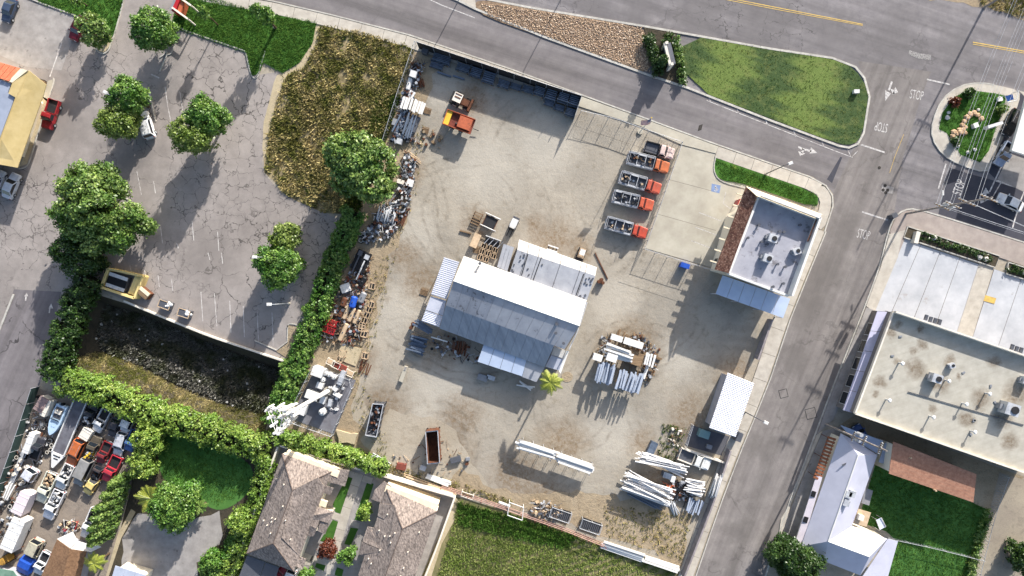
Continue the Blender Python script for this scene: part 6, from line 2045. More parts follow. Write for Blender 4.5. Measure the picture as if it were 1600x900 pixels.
def pole_pile(key, name, cat, lab, grp, a, b, width, n, z0, z1, jit=.05, lenj=.12, slip=.0, tilt=.0, flip=False, seed=1, r=random):
    """n members lying from a to b (px), spread over width px to the side of a->b, between heights z0 and z1"""
    r = random.Random(seed + int(a[0]))
    me = UNIT[key]
    A, B = Vector(a), Vector(b)
    d = (B - A).normalized(); nv = Vector((-d.y, d.x))
    for i in range(n):
        s = (i + .5) / n
        off = nv * (width * (s + r.uniform(-.4, .4) / n))
        sl = d * (B - A).length * (r.uniform(-lenj, lenj) + slip * (s - .5))
        z = z0 + (z1 - z0) * r.uniform(0, 1)
        p0, p1 = P(*(A + off + sl), z), P(*(B + off + sl * .7), z)
        p0.z += r.uniform(-tilt, tilt); p1.z += r.uniform(-tilt, tilt)
        o = bpy.data.objects.new(name, me)
        COL.objects.link(o)
        dd = p1 - p0
        o.location = (p0 + p1) / 2
        ang = math.atan2(dd.y, dd.x) + r.uniform(-jit, jit)
        o.rotation_euler = (0, -math.asin(max(-1, min(1, (p1.z - p0.z) / dd.length))), ang + (math.pi if flip and r.random() < .5 else 0))
        o.scale = (dd.length * r.uniform(.88, 1.06), 1, 1)
        tag(o, lab, cat, grp)

unit_pole('white_pole', mat('polewhite', C(222, 220, 217), C(186, 184, 182), 1.0, rough=.5, spots=(C(136, 118, 100), 1.1, .66)), 'round', .14, .08)
unit_pole('pipe', M['galv'], 'round', .1)
unit_pole('whitebar', M['whitemetal'], 'box', .1)
unit_pole('whitebeam', M['whitemetal'], 'beam', .16)
unit_pole('bluebar', M['bluesteel'], 'beam', .14)
unit_pole('bluepole', M['bluesteel'], 'round', .12)
unit_pole('steelbar', mat('palesteel', C(196, 204, 216), C(150, 160, 176), 1.2, rough=.45, metal=.3), 'beam', .12)
unit_pole('sleeper', M['wood'], 'box', .12)
unit_pole('rustbar', M['rust'], 'box', .08)
unit_pole('pinkpipe', M['tan'], 'round', .07)

def rack(lab, u, v, L, Wd, z, rz, grp=None, m='bluesteel', n=3):
    """low steel rack with uprights"""
    t = thing('storage_rack', lab, 'rack', P(u, v), math.radians(rz), grp, w=False)
    for i in range(n):
        x = -L / 2 + L * (i + .1) / (n - .8)
        for s in (-1, 1):
            MB().tube((x, s * Wd / 2, 0), (x, s * Wd / 2, z + .3), .05, 4).build('upright', M[m], t)
        MB().box((x, 0, z - .05), (.1, Wd, .1)).build('bearer', M[m], t)
    return t

# pile C: white lamp poles by the street wall
gC = 'long white poles stacked near the street wall'
pole_pile('white_pole', 'light_pole', 'pole', 'long white pole in the upper layer of the big heap near the street wall', gC, (1000, 719), (1068, 742), -12, 22, .7, 1.8, .16, .14, tilt=.12, flip=True)
pole_pile('white_pole', 'light_pole', 'pole', 'long white pole in the upper layer of the big heap near the street wall', gC, (1010, 713), (1050, 726), -5, 5, 1.0, 1.6, .08, .12, tilt=.12, flip=True)
pole_pile('white_pole', 'light_pole', 'pole', 'long white pole in the broad lower layer of the big heap near the street wall', 'long white poles in the broad lower layer', (984, 738), (1052, 768), 21, 40, .9, 2.4, .17, .1, tilt=.15, flip=True)
pole_pile('white_pole', 'light_pole', 'pole', 'long white pole in the broad lower layer of the big heap near the street wall', 'long white poles in the broad lower layer', (978, 756), (1044, 784), 9, 13, 1.2, 2.3, .08, .06, tilt=.1, flip=True)
pole_pile('bluepole', 'steel_pole', 'pole', 'blue-grey pole in the shaded face of the big white pole heap', 'blue-grey poles under the white heap', (984, 764), (1034, 787), 10, 12, .2, .9, .05, .08)
pole_pile('white_pole', 'light_pole', 'pole', 'short white pole in the tight stack between big heap and block wall', 'short white poles beside the block wall', (1076, 748), (1101, 753), 22, 30, .4, 1.4, .2, .18, tilt=.08, flip=True)
pole_pile('white_pole', 'light_pole', 'pole', 'white pole lying lengthwise right against the street block wall', 'white poles lying along the block wall', (1120, 740), (1107, 774), -11, 14, .3, 2.3, .1, .1, tilt=.06, flip=True)
pole_pile('pipe', 'light_pole', 'pole', 'white pole in the small splayed bunch at the foot of the big heap', 'small splayed bunch of white poles', (1045, 782), (1050, 806), -10, 7, .1, .7, .35, .1, tilt=.1)
pole_pile('steelbar', 'steel_bar', 'bar', 'slim pale bar standing in the dark rack below the short pole stack', 'slim bars in the dark rack', (1078, 776), (1070, 798), -24, 8, .3, .9, .12, .12)
rack('low dark rack under the slim pale bars near the block wall', 1080, 787, 2.6, 1.8, .3, -18, m='black')
def small(lab, u, v, s, m, rz=-18, name='crate', cat='crate', z=0, grp=None, lid=None):
    q_ = P(u, v, z + s[2] * .8)
    t = thing(name, lab, cat, (q_.x, q_.y, z), math.radians(rz), grp, w=False)
    L, W_, Hh = s
    MB().box((0, 0, Hh / 2), (L, W_, Hh)).build('body', M[m], t)
    MB().box((0, 0, Hh + .03), (L * 1.04, W_ * 1.04, .06)).build('lid', M[lid or m], t)
    for a in (-1, 1):
        MB().box((a * L * .3, 0, Hh / 2), (.06, W_ * 1.03, Hh * .98)).build('strap', M['dkgrey'], t)
    return t
small('blue-grey crate among the white poles of the big heap', 1043, 743, (1.6, .9, 1.4), 'bluesteel')
small('white cabinet tucked among the white poles of the big heap', 1051, 748, (.7, 1.0, 1.5), 'white')
t = thing('machine_frame', 'orange machine frame amid the white poles of the big heap', 'machine', P(1042, 759), math.radians(-18), w=False)
for s in (-1, 1):
    MB().tube((-1, s * .5, .9), (1, s * .5, .9), .07, 5).tube((-1, s * .5, 0), (-.6, s * .5, .9), .06, 5).tube((1, s * .5, 0), (.6, s * .5, .9), .06, 5).build('side_frame', M['orange'], t)
MB().box((0, 0, 1.1), (.9, .7, .5)).build('engine', M['orange'], t)
MB().tube((0, -.6, 1.5), (0, .6, 1.5), .05, 5).tube((-1, 0, 1.4), (1, 0, 1.4), .05, 5).build('guard_bar', M['whitemetal'], t)

# pile A: centre stack beside the warehouse
gA = 'pale steel members in the centre stack'
rack('brown timber crib under the pale steel in the centre stack', 975, 572, 5.0, 6.0, 1.2, -18, m='wood', n=4)
pole_pile('steelbar', 'steel_bar', 'bar', 'pale steel bar in the row laid towards the shadow side of the centre stack', gA, (936, 566), (929, 595), -27, 21, 1.6, 2.8, .06, .1, slip=.0)
pole_pile('steelbar', 'steel_bar', 'bar', 'pale steel bar in the row laid towards the shadow side of the centre stack', gA, (969, 577), (961, 606), -14, 11, 1.6, 2.8, .05, .08)
pole_pile('steelbar', 'steel_bar', 'bar', 'pale steel bar in the row laid towards the shadow side of the centre stack', gA, (986, 581), (977, 609), -21, 16, 1.6, 2.8, .05, .1)
pole_pile('whitebeam', 'steel_beam', 'beam', 'white beam in the cross layer on top of the centre stack', 'white cross beams on the centre stack', (950, 537), (990, 549), 19, 12, 2.0, 3.0, .1, .14)
pole_pile('whitebeam', 'steel_beam', 'beam', 'short white beam standing out on the pallet side of the centre stack', 'short white beams of the centre stack', (1010, 551), (1005, 570), -16, 4, 1.5, 2.2, .04, .06)
pole_pile('whitebeam', 'steel_beam', 'beam', 'short white beam below the others at the edge of the centre stack', 'lower short white beams', (1010, 572), (1003, 592), -4, 2, 1.2, 1.8, .04, .06)
pole_pile('sleeper', 'timber_sleeper', 'timber', 'dark timber sleeper sticking out beneath the centre stack', 'timber sleepers under the centre stack', (1012, 549), (1030, 555), 44, 8, .1, .9, .05, .15, slip=-.9)
pole_pile('sleeper', 'timber_sleeper', 'timber', 'timber sleeper on the ground along the sunny edge of the centre stack', 'timber sleepers on the sunny edge', (962, 516), (958, 527), -46, 9, .1, .5, .1, .2, slip=.8)
for u, v, s, lab in ((963, 528, (2.0, 1.0, .5), 'white slab at the top corner of the centre stack'), (989, 536, (3.4, 1.1, .5), 'longest white slab along the sunny edge of the centre stack'), (933, 558, (1.6, 1.1, .6), 'white slab at the warehouse end of the centre stack'), (955, 558, (1.8, 1.3, .6), 'white slab in the middle of the centre stack')):
    t = thing('panel_bundle', lab, 'panel stack', P(u, v, 2.3), math.radians(-18), w=False)
    for k in range(4):
        MB().box((rs.uniform(-.05, .05), rs.uniform(-.05, .05), k * s[2] / 4 + .06), (s[0], s[1], s[2] / 4 - .02)).build('sheet', M['whitemetal'], t)
    t.location.z = 2.3
    for a in (-1, 1):
        MB().box((a * s[0] * .35, 0, -1.1), (.14, s[1], 2.2)).build('support', M['wood'], t)
tag(MB().box(P(992, 560, 2.2), (2.6, 2.2, .12), math.radians(-18)).box(P(992, 560, 1.2), (2.4, 2.0, 1.8), math.radians(-18)).build('plywood_stack', M['wood']), 'brown plywood stack in the centre pile between beams and bars', 'plywood stack')
MB_ = MB().tube(P(934, 634), P(934, 634) + Vector((0, 0, .1)), .1, 5)

# pile B: white beams on racks
for k, (u, v) in enumerate(((838, 700), (898, 722))):
    rack(['low steel rack carrying the upper beams near the rusty bin', 'low steel rack carrying the beams nearest the big pole heap'][k], u, v, 6.0, 2.0, 1.6, -19, m='galv', n=4)
pole_pile('whitebeam', 'steel_beam', 'beam', 'long white beam on the rack nearer the rusty bin', 'white beams on the first rack', (812, 687), (872, 706), 13, 9, 1.7, 2.3, .03, .08)
pole_pile('whitebeam', 'steel_beam', 'beam', 'long white beam on the rack nearer the pole heap', 'white beams on the second rack', (872, 708), (928, 727), 14, 10, 1.7, 2.3, .025, .05)

# pipes along the field fence
pole_pile('whitebeam', 'steel_beam', 'beam', 'long white girder lying along the lower field fence', 'white girders along the field fence', (945, 846), (1006, 867), 11, 5, .3, .8, .015, .04)
pole_pile('whitebeam', 'steel_beam', 'beam', 'long white girder at the street end of the field fence', 'white girders at the street end of the fence', (1008, 868), (1062, 886), 9, 4, .3, .8, .015, .04)
pole_pile('pipe', 'steel_pipe', 'pipe', 'white pipe in the loose bundle beside the hedge end', 'white pipes beside the hedge end', (583, 708), (610, 722), 10, 7, .1, .5, .06, .12)
pole_pile('whitebeam', 'steel_beam', 'beam', 'white plank-like beam behind the rusty roll-off bin', 'white beams behind the rusty bin', (668, 740), (704, 754), 7, 5, .2, .5, .06, .12)
pole_pile('pinkpipe', 'long_pipe', 'pipe', 'long tan pipe along the weedy fence line below the bins', 'long tan pipes on the weedy fence line', (630, 738), (720, 770), 6, 3, .2, .4, .02, .05)
pole_pile('whitebeam', 'steel_beam', 'beam', 'lone white beam by the square frame on the field fence', None, (779, 783), (796, 790), 2, 1, .3, .4)

def steelframe(lab, c, z, r=.07, m='white', legs=True, name='steel_stand', cat='stand'):
    t = bthing(name, lab, cat, c[0][0], c[0][1])
    q = [P(u, v, z) for u, v in c]
    for a, b in zip(q, q[1:] + q[:1]):
        MB().tube(a, b, r, 6).build('rail', M[m], t)
    if legs:
        for a in q:
            MB().tube((a.x, a.y, 0), a, r * .8, 6).build('leg', M[m], t)
    return t
steelframe('white square steel frame standing over the field fence', [(796, 785), (818, 793), (816, 813), (793, 805)], 1.6)
steelframe('small pale frame on the pipe fence near the white wall corner', [(722, 768), (740, 774), (738, 781), (720, 775)], 1.2, .06, 'offwhite')
for (a, lab) in (((875, 801), 'dark slatted cage cart by the field fence nearer the brush heap'), ((922, 819), 'dark slatted cage cart by the field fence nearer the street')):
    t = thing('cage_cart', lab, 'cage', P(*a), math.radians(-19), w=False)
    MB().box((0, 0, .35), (3.6, 1.7, .1)).build('floor', M['dark'], t)
    for s in (-1, 1):
        MB().tube((-1.8, s * .85, 1.3), (1.8, s * .85, 1.3), .06, 5).tube((s * 1.8, -.85, 1.3), (s * 1.8, .85, 1.3), .06, 5).build('top_rail', M['galv'], t)
        for x in (-1.8, 0, 1.8):
            MB().tube((x, s * .85, 0), (x, s * .85, 1.3), .05, 5).build('post', M['galv'], t)
    for k in range(11):
        MB().box((-1.6 + .32 * k, 0, 1.24), (.12, 1.6, .04)).build('slat', M['dkgrey'], t)

# ------------------------------------------------------------------ dark blue steel bundles under the screened fence
def bundle():
    t = thing('steel_bundle', 'bundle', 'steel bundle', (0, 0, 0), 0, None, w=False)
    for k in range(6):
        MB().box((0, -.75 + .3 * k, .55 + .1 * (k % 2)), (1.9, .16, .24)).build('bar', M['bluesteel'], t)
    for k in range(5):
        MB().box((0, -.6 + .3 * k, .95), (1.8, .16, .2)).build('bar', M['bluesteel'], t)
    for x in (-.7, .7):
        MB().box((x, 0, .2), (.14, 1.8, .4)).build('bearer', M['wood'], t)
    for a in (-1, 1):
        MB().tube((a * .98, -.85, 0), (a * .98, -.85, 1.5), .05, 4).tube((a * .98, .85, 0), (a * .98, .85, 1.5), .05, 4).build('upright', M['bluesteel'], t)
    return t
gB = 'blue-grey steel bundles along the screened fence'
for u, v, sx, sy, dz in ((690, 92, 1.7, .9, 1), (682, 102, 1.2, .6, .7), (724, 106, 1.25, .8, 1), (744, 113, 1.0, 1.0, 1), (764, 121, 1.1, 1.2, 1), (787, 131, 1.05, .8, .9), (806, 135, 1, .6, .8), (825, 139, 1, .7, .9)):
    place('bundle', bundle, u, v, 0, -18, (sx, sy, dz), 'blue-grey steel bundle in the deep shade of the screened fence', 'steel bundle', gB)
for u, v, sx, sy, dz, lab in ((843, 143, 1, .9, 1.3, 'tall steel bundle with bright top edge, first out of the fence shade'), (861, 150, 1, 1.2, 1.4, 'dark topped steel bundle between two bright ones at the fence end'), (880, 155, .95, 1.0, 1.9, 'bright steel bundle second from the end of the fence'), (896, 160, .9, 1.1, 1.9, 'bright steel bundle at the very end of the screened fence'), (891, 176, .85, .8, 1.2, 'steel bundle below the last bright one at the fence end'), (874, 168, .9, .6, .8, 'low dark steel bundle in front of the bright ones'), (858, 162, .9, .45, .9, 'narrow bundle with a single bright edge')):
    place('bundle', bundle, u, v, 0, -18, (sx, sy, dz), lab, 'steel bundle', gB)
pole_pile('bluebar', 'steel_beam', 'beam', 'dark beam lying on the shaded ground before the bundles', 'dark beams on the shaded ground', (686, 112), (706, 120), 2, 1, .15, .2)
pole_pile('bluebar', 'steel_beam', 'beam', 'dark beam lying on the shaded ground before the bundles', 'dark beams on the shaded ground', (708, 117), (728, 124), 2, 1, .15, .2)
for u, v in ((652, 102), (656, 120), (663, 126)):
    pole_pile('rustbar', 'steel_bar', 'bar', 'short rusty bar in the corner beneath the screened fence', 'short rusty bars in the fence corner', (u - 3, v - 6), (u + 2, v + 8), 9, 5, .1, .4, .15, .2)

# machines and containers ------------------------------------------------
def trailerbed(lab, a, b, w, bed, front=None, rail=None, z=.9, name='dump_trailer', cat='trailer'):
    t, L = oriented(name, lab, cat, a, b, z=z)
    MB().box((0, 0, z), (L, w, .15)).build('deck', M[bed], t)
    for s in (-1, 1):
        MB().box((0, s * w / 2, z + .3), (L, .1, .6)).build('side_board', M[rail or bed], t)
    MB().box((-L / 2, 0, z + .3), (.1, w, .6)).build('tailgate', M[rail or bed], t)
    if front:
        MB().box((-L / 2 + .5, 0, z + .2), (.9, w * .98, .4)).build('headboard', M[front], t)
    for x in (-.2, .12):
        for s in (-1, 1):
            wheel(t, x * L, s * (w / 2 - .1), .42)
    MB().tube((L / 2, 0, .6), (L / 2 + 1, 0, .5), .07, 5).build('drawbar', M['dark'], t)
    return t, L
t, L = trailerbed('red and orange tipping trailer with yellow end in the upper yard', (696, 183), (739, 199), 2.6, 'rustred', 'yellow', 'orange', 1.4)
MB().box((.22 * L, 0, 1.9), (.45 * L, 2.0, .9)).build('hopper', M['orange'], t)
MB().tube((-.1 * L, -.5, 1.7), (.1 * L, -.5, 1.7), .2, 8).build('roller', M['black'], t)
t, L = oriented('tractor', 'rusty brown yard tractor above the red tipping trailer', 'tractor', (706, 152), (736, 166))
MB().box((.15 * L, 0, 1.0), (L * .5, 1.1, .7)).build('engine_hood', M['rust'], t)
MB().box((-.15 * L, 0, 2.1), (1.5, 1.6, .1)).build('cab_roof', M['offwhite'], t)
MB().box((-.15 * L, 0, 2.18), (1.1, .2, .06)).box((-.15 * L, .55, 2.18), (1.2, .15, .06)).build('roof_bar', M['rust'], t)
for sx in (-1, 1):
    for s in (-1, 1):
        MB().tube((-.15 * L + sx * .7, s * .7, .9), (-.15 * L + sx * .7, s * .7, 2.1), .06, 5).build('cab_post', M['rust'], t)
for s in (-1, 1):
    wheel(t, -.22 * L, s * 1.0, .75, .4); wheel(t, .3 * L, s * .85, .5, .3)
MB().box((-.45 * L, 0, .7), (.5, 2.0, .8)).build('rear_tool', M['dark'], t)
MB().box((.47 * L, 0, .6), (.35, 2.2, .8)).build('loader_bucket', M['rust'], t)

def rolloff(lab, c, h, m, lip, filled):
    t = bthing('roll_off_bin', lab, 'skip', sum(p[0] for p in c) / 4, sum(p[1] for p in c) / 4)
    q = [P(u, v, h) for u, v in c]
    ctr = sum(q, Vector()) / 4
    for i, (a, b) in enumerate(zip(q, q[1:] + q[:1])):
        d = (b - a).normalized(); nv = Vector((-d.y, d.x, 0))
        if nv.dot(ctr - a) > 0:
            nv = -nv
        MB().prism([a - nv * .1, b - nv * .1, b, a], .15, h - .1 - .01 * (i % 2)).build('side_wall', m, t)
        MB().tube(a, b, .09, 4).build('rim', lip if i == 0 or i == 2 else M['galv'], t)
        k = 5 if i % 2 else 2
        for j in range(k):
            p = a.lerp(b, (j + .5) / k)
            MB().box((p.x + nv.x * .06, p.y + nv.y * .06, h / 2), (.12, .12, h - .3), math.atan2(d.y, d.x)).build('rib', m, t)
    MB().prism([p for p in q], .15, .3 if not filled else h - .7).build('floor', m, t)
    for p in q:
        MB().tube((p.x, p.y, 0), (p.x, p.y, .25), .15, 6).build('skid', M['dark'], t)
    return t, q
t, q = rolloff('open roll-off bin full of black scrap beside the hedge end', [(582, 631), (599, 632), (588, 683), (571, 680)], 2.4, M['dkgrey'], M['galv'], True)
mb = MB()
ctr = sum(q, Vector()) / 4
for i in range(90):
    s, u_ = rs.uniform(.08, .92), rs.uniform(.06, .94)
    p = q[0].lerp(q[1], s).lerp(q[3].lerp(q[2], s), u_)
    p.z = 1.75 + rs.uniform(0, .35)
    mb.box(p, (rs.uniform(.15, .6), rs.uniform(.1, .35), rs.uniform(.05, .25)), rs.uniform(0, 3), rs.choice((0, 0, 0, 1, 2)), pitch=rs.uniform(-.5, .5))
tag(mb.build('scrap_load', [M['black'], M['rust'], M['grey']]), 'black scrap heaped inside the open roll-off bin', 'scrap load', kind='stuff')
t, q = rolloff('empty rusty brown roll-off bin with long shadow', [(665, 675), (684, 673), (687, 723), (668, 725)], 2.6, M['rust'], M['bluesteel'], False)

def bin_(m='dark'):
    t = thing('dumpster', 'bin', 'dumpster', (0, 0, 0), 0, None, w=False)
    MB().box((0, 0, .65), (1.05, 1.25, 1.1), taper=1.06).build('body', M['dkgrey'], t)
    MB().box((0, .32, 1.27), (1.12, .66, .07), pitch=0).build('lid', M['black'], t)
    MB().box((0, -.34, 1.26), (1.12, .62, .07)).build('lid', M['white'], t)
    for s in (-1, 1):
        MB().box((s * .56, 0, .95), (.08, .9, .12)).build('lift_pocket', M['dkgrey'], t)
    return t
for k in range(6):
    i, j = k % 3, k // 3
    u, v = 178 + 9.5 * i - 3.6 * j, 432 + 3.2 * i + 11.0 * j
    place('bin', bin_, u, v, 0, -18 + (180 if j == 0 else 0), 1, 'dark bin with black and white lids in the rows inside the yellow enclosure', 'dumpster', 'bins in the yellow enclosure')
for u, v, rz, lab, bags in ((231, 458, -40, 'tan-lidded bin just outside the yellow enclosure, standing askew', 0), (263, 476, -20, 'open bin with white bags, middle of the three outside the enclosure', 1), (293, 489, -18, 'open bin heaped with white bags, farthest from the enclosure', 1)):
    t = thing('dumpster', lab, 'dumpster', P(u, v), math.radians(rz), w=False)
    MB().box((0, 0, .65), (2.0, 1.3, 1.2)).build('body', M['rust'] if not bags else M['dkgrey'], t)
    for s in (-1, 1):
        MB().box((0, s * .64, 1.28), (2.04, .1, .1)).box((s * 1.0, 0, 1.28), (.1, 1.3, .1)).build('rim', M['tan'], t)
    if not bags:
        MB().box((0, .38, 1.4), (2.04, .55, .08)).build('lid', M['cream'], t)
        MB().box((0, -.3, 1.38), (2.04, .6, .06)).build('lid', M['wood'], t)
    else:
        for i in range(7):
            p = P(u, v, 1.25) + Vector((rs.uniform(-.7, .7), rs.uniform(-.4, .4), 0))
            boulder(u + rs.uniform(-6, 6), v + rs.uniform(-3, 3), rs.uniform(.2, .32), 'white', 'white rubbish bag in the open bins outside the enclosure', 'white rubbish bags', 'rubbish_bag', 1.22)

# ------------------------------------------------------------------ small yard goods (copied, each its own)
def tyre():
    t = thing('tyre', 'tyre', 'tyre', (0, 0, 0), 0, None, w=False)
    mb = MB(); n = 14
    for i in range(n):
        a0, a1 = 6.2832 * i / n, 6.2832 * (i + 1) / n
        pr = [(.3, 0), (.52, .02), (.56, .12), (.52, .24), (.3, .26)]
        for (r0, z0), (r1, z1) in zip(pr[:-1], pr[1:]):
            mb.add([(r0 * math.cos(a0), r0 * math.sin(a0), z0), (r1 * math.cos(a0), r1 * math.sin(a0), z0 + z1 - z0), (r1 * math.cos(a1), r1 * math.sin(a1), z1), (r0 * math.cos(a1), r0 * math.sin(a1), z0)], [(0, 1, 2, 3)])
    mb.build('tread', M['rubber'], t)
    mb = MB()
    for i in range(n):
        a0, a1 = 6.2832 * i / n, 6.2832 * (i + 1) / n
        mb.add([(r * math.cos(a), r * math.sin(a), .265) for r, a in ((.3, a0), (.42, a0), (.42, a1), (.3, a1))], [(0, 1, 2, 3)])
    mb.build('whitewall', M['offwhite'], t)
    return t
def barrel(m='bluesteel'):
    def f():
        t = thing('barrel', 'barrel', 'barrel', (0, 0, 0), 0, None, w=False)
        MB().tube((0, 0, 0), (0, 0, .88), .29, 12).build('drum', M[m], t)
        MB().tube((0, 0, .3), (0, 0, .33), .31, 12).tube((0, 0, .6), (0, 0, .63), .31, 12).tube((0, 0, .86), (0, 0, .9), .305, 12).build('hoop', M[m], t)
        MB().tube((.14, 0, .88), (.14, 0, .92), .04, 6).build('bung', M['dark'], t)
        return t
    return f
def pallet():
    t = thing('pallet', 'pallet', 'pallet', (0, 0, 0), 0, None, w=False)
    for k in range(6):
        MB().box((0, -.5 + .2 * k, .13), (1.2, .13, .025)).build('plank', M['wood'], t)
    for x in (-.52, 0, .52):
        MB().box((x, 0, .06), (.1, 1.1, .1)).build('stringer', M['wood'], t)
    return t
def rackbox():
    t = thing('lattice_crate', 'crate', 'crate', (0, 0, 0), 0, None, w=False)
    for z in (.1, .75):
        for s in (-1, 1):
            MB().box((0, s * .5, z), (1.1, .1, .1)).box((s * .5, 0, z), (.1, .9, .1)).build('rail', M['woodpale'], t)
    for a in (-1, 1):
        for b in (-1, 1):
            MB().box((a * .5, b * .5, .42), (.1, .1, .8)).build('corner_post', M['wood'], t)
    MB().box((0, 0, .08), (.95, .95, .05)).build('base', M['dark'], t)
    MB().box((0, 0, .78), (.1, .95, .06)).build('cross_slat', M['woodpale'], t)
    return t
def tank(m, r, L):
    def f():
        t = thing('tank', 'tank', 'tank', (0, 0, 0), 0, None, w=False)
        n = 6
        mb = MB()
        mb.tube((-L / 2 + r * .4, 0, r + .1), (L / 2 - r * .4, 0, r + .1), r, 14)
        mb.tube((L / 2 - r * .4, 0, r + .1), (L / 2, 0, r + .1), r, 14, r * .6)
        mb.tube((-L / 2 + r * .4, 0, r + .1), (-L / 2, 0, r + .1), r, 14, r * .6)
        mb.build('shell', M[m], t, smooth=False)
        for x in (-.3, .3):
            MB().box((x * L, 0, .12), (.14, r * 1.5, .24)).build('saddle', M['dark'], t)
        MB().tube((0, 0, 2 * r), (0, 0, 2 * r + .22), .1, 8).build('valve', M['dkgrey'], t)
        return t
    return f
def transformer():
    t = thing('equipment_drum', 'drum', 'drum', (0, 0, 0), 0, None, w=False)
    MB().tube((0, 0, .1), (0, 0, 1.0), .45, 10).build('can', M['white'], t)
    MB().tube((0, 0, 1.0), (0, 0, 1.15), .45, 10, .2).build('lid', M['whitemetal'], t)
    for s in (-1, 1):
        MB().tube((s * .2, 0, 1.1), (s * .25, 0, 1.35), .06, 6).build('bushing', M['dark'], t)
    return t

gy = 'tyres lying along the scrap yard hedge'
for u, v in ((562, 365), (568, 364), (563, 375), (633, 303), (617, 347), (600, 352), (594, 350)):
    place('tyre', tyre, u, v, 0, rs.uniform(0, 360), rs.uniform(.8, 1.1), 'dark tyre with pale rim among the scrap along the hedge', 'tyre', gy)
for u, v in ((18, 706), (22, 716), (30, 712), (26, 726), (75, 690), (77, 697), (76, 704), (70, 708), (67, 664), (64, 670), (33, 755), (12, 793), (8, 781)):
    place('tyre', tyre, u, v, rs.choice((0, .27)), rs.uniform(0, 360), rs.uniform(.7, 1.0), 'dark tyre in the litter along the alley fence of the storage yard', 'tyre', 'tyres along the alley fence')
for u, v in ((27, 728), (33, 720), (41, 729), (33, 756), (45, 731), (30, 733), (66, 663), (22, 741)):
    place('barrelw', barrel('offwhite'), u, v, 0, rs.uniform(0, 360), 1, 'pale drum among the litter near the alley fence', 'barrel', 'pale drums near the alley fence')
for u, v, in ((940, 437), (936, 440), (942, 442), (645, 506), (642, 512)):
    place('barrelr', barrel('rust'), u, v, 0, 0, 1, 'rusty drum standing in the yard near the warehouse', 'barrel', 'rusty drums near the warehouse')
for u, v in ((1034, 254), (1028, 254), (1009, 285), (1010, 291)):
    pass
gp_ = 'lattice crates in a line at the scrap yard edge'
for i in range(5):
    place('crate', rackbox, 580 - i * 3.6, 476 + i * 8.2, 0, -18 + rs.uniform(-3, 3), 1.0, 'pale lattice crate in the line along the scrap yard edge', 'crate', gp_)
for u, v, lab in ((566, 513, 'lattice crate at the lower end of the crate line, first'), (569, 522, 'lattice crate lying lowest in the crate line'), (570, 556, 'lone lattice crate beside the tan concrete slab'), (581, 447, 'lone lattice crate up beside the tan strip of weeds'), (535, 553, 'dark lattice crate at the edge of the red racks'), (531, 561, 'dark lattice crate touching the red racks')):
    place('crate', rackbox, u, v, 0, -18 + rs.uniform(-8, 8), 1.05, lab, 'crate')
for u, v, r_ in ((547, 514, 1.3), (554, 522, 1.2), (560, 529, 1.0), (548, 524, .9), (662, 456, 1.1), (745, 390, 1.1), (605, 350, 1), (664, 202, 1), (668, 172, .9), (661, 169, .9)):
    place('pallet', pallet, u, v, 0, -18 + rs.uniform(-10, 10), r_, 'weathered wooden pallet on the yard dirt', 'pallet', 'wooden pallets about the yard')
for i, (u, v) in enumerate(((756, 384), (765, 387), (774, 391), (753, 393), (762, 396), (771, 400), (750, 402), (759, 405))):
    place('crate', rackbox, u, v, 0, -18, .85, 'lattice crate in the block beside the grey tin shed', 'crate', 'lattice crates beside the tin shed')
for u, v, lab in ((541, 488, 'tan cylinder tank, first of three side by side below the blue drum'), (549, 492, 'tan cylinder tank, middle of three side by side'), (557, 495, 'tan cylinder tank, third of three side by side')):
    place('tanktan', tank('tan', .34, 2.6), u, v, 0, 66, 1, lab, 'tank')
place('tanktan2', tank('tan', .4, 3.3), 536, 519, 0, 66, 1, 'long tan cylinder tank beside the red racks', 'tank')
place('tankrust', tank('rust', .5, 1.7), 537, 472, 0, 70, 1, 'rust-brown drum tank beside the blue tarp bundle', 'tank')
place('tankrust', tank('rust', .5, 1.7), 532, 490, 0, 66, .8, 'small rust-brown tank above the red racks', 'tank')
place('tankgrey', tank('grey', .55, 2.0), 566, 465, 0, 66, 1, 'grey cylinder tank next to the blue tarp bundle', 'tank')
place('tankblue', tank('bluetarp', .6, 2.1), 552, 472, 0, 74, 1, 'bright blue wrapped drum in the scrap row', 'drum')
place('tankwhite', tank('white', .4, 2.2), 639, 131, 0, 74, 1, 'slim white tank against the wire fence of the weed field', 'tank')
place('tankdark', tank('dkgrey', .35, 3.0), 650, 195, 0, 68, 1, 'dark grey cylinder, outer of two in the fence scrap', 'tank')
place('tankdark', tank('dkgrey', .35, 3.0), 645, 192, 0, 66, 1, 'dark grey cylinder, inner of two in the fence scrap', 'tank')
small('white boxy unit with round fan at the weed field fence', 646, 116, (1.1, 1.1, 1.2), 'white', name='equipment_box', cat='box')
small('small grey box in the shaded scrap by the fence', 617, 191, (.8, 1.1, .9), 'grey', name='equipment_box', cat='box')
small('grey white box at the lower end of the shaded fence scrap', 624, 221, (.9, .9, 1.0), 'galv', name='equipment_box', cat='box')
small('dark box in the top corner of the yard by the fence post', 664, 80, (1.0, .8, 1.2), 'dkgrey', name='equipment_box', cat='box')
small('white cover sheet box above the rust-brown tank', 540, 450, (1.6, 1.4, .9), 'white', 20, 'equipment_box', 'box')
small('white crate beside the spreading tree scrap', 641, 286, (1.1, 1.2, .8), 'white', name='equipment_box', cat='box')
small('pale crate tucked under the spreading tree edge', 626, 284, (1.2, .7, .8), 'offwhite', name='equipment_box', cat='box')
small('teal tank-like box on the dark pad by the shed', 1100, 678, (1.8, 1.3, 1.1), 'teal', name='equipment_box', cat='box')
small('small pale box on the dark pad by the shed', 1108, 698, (.9, .7, .6), 'grey', name='equipment_box', cat='box')
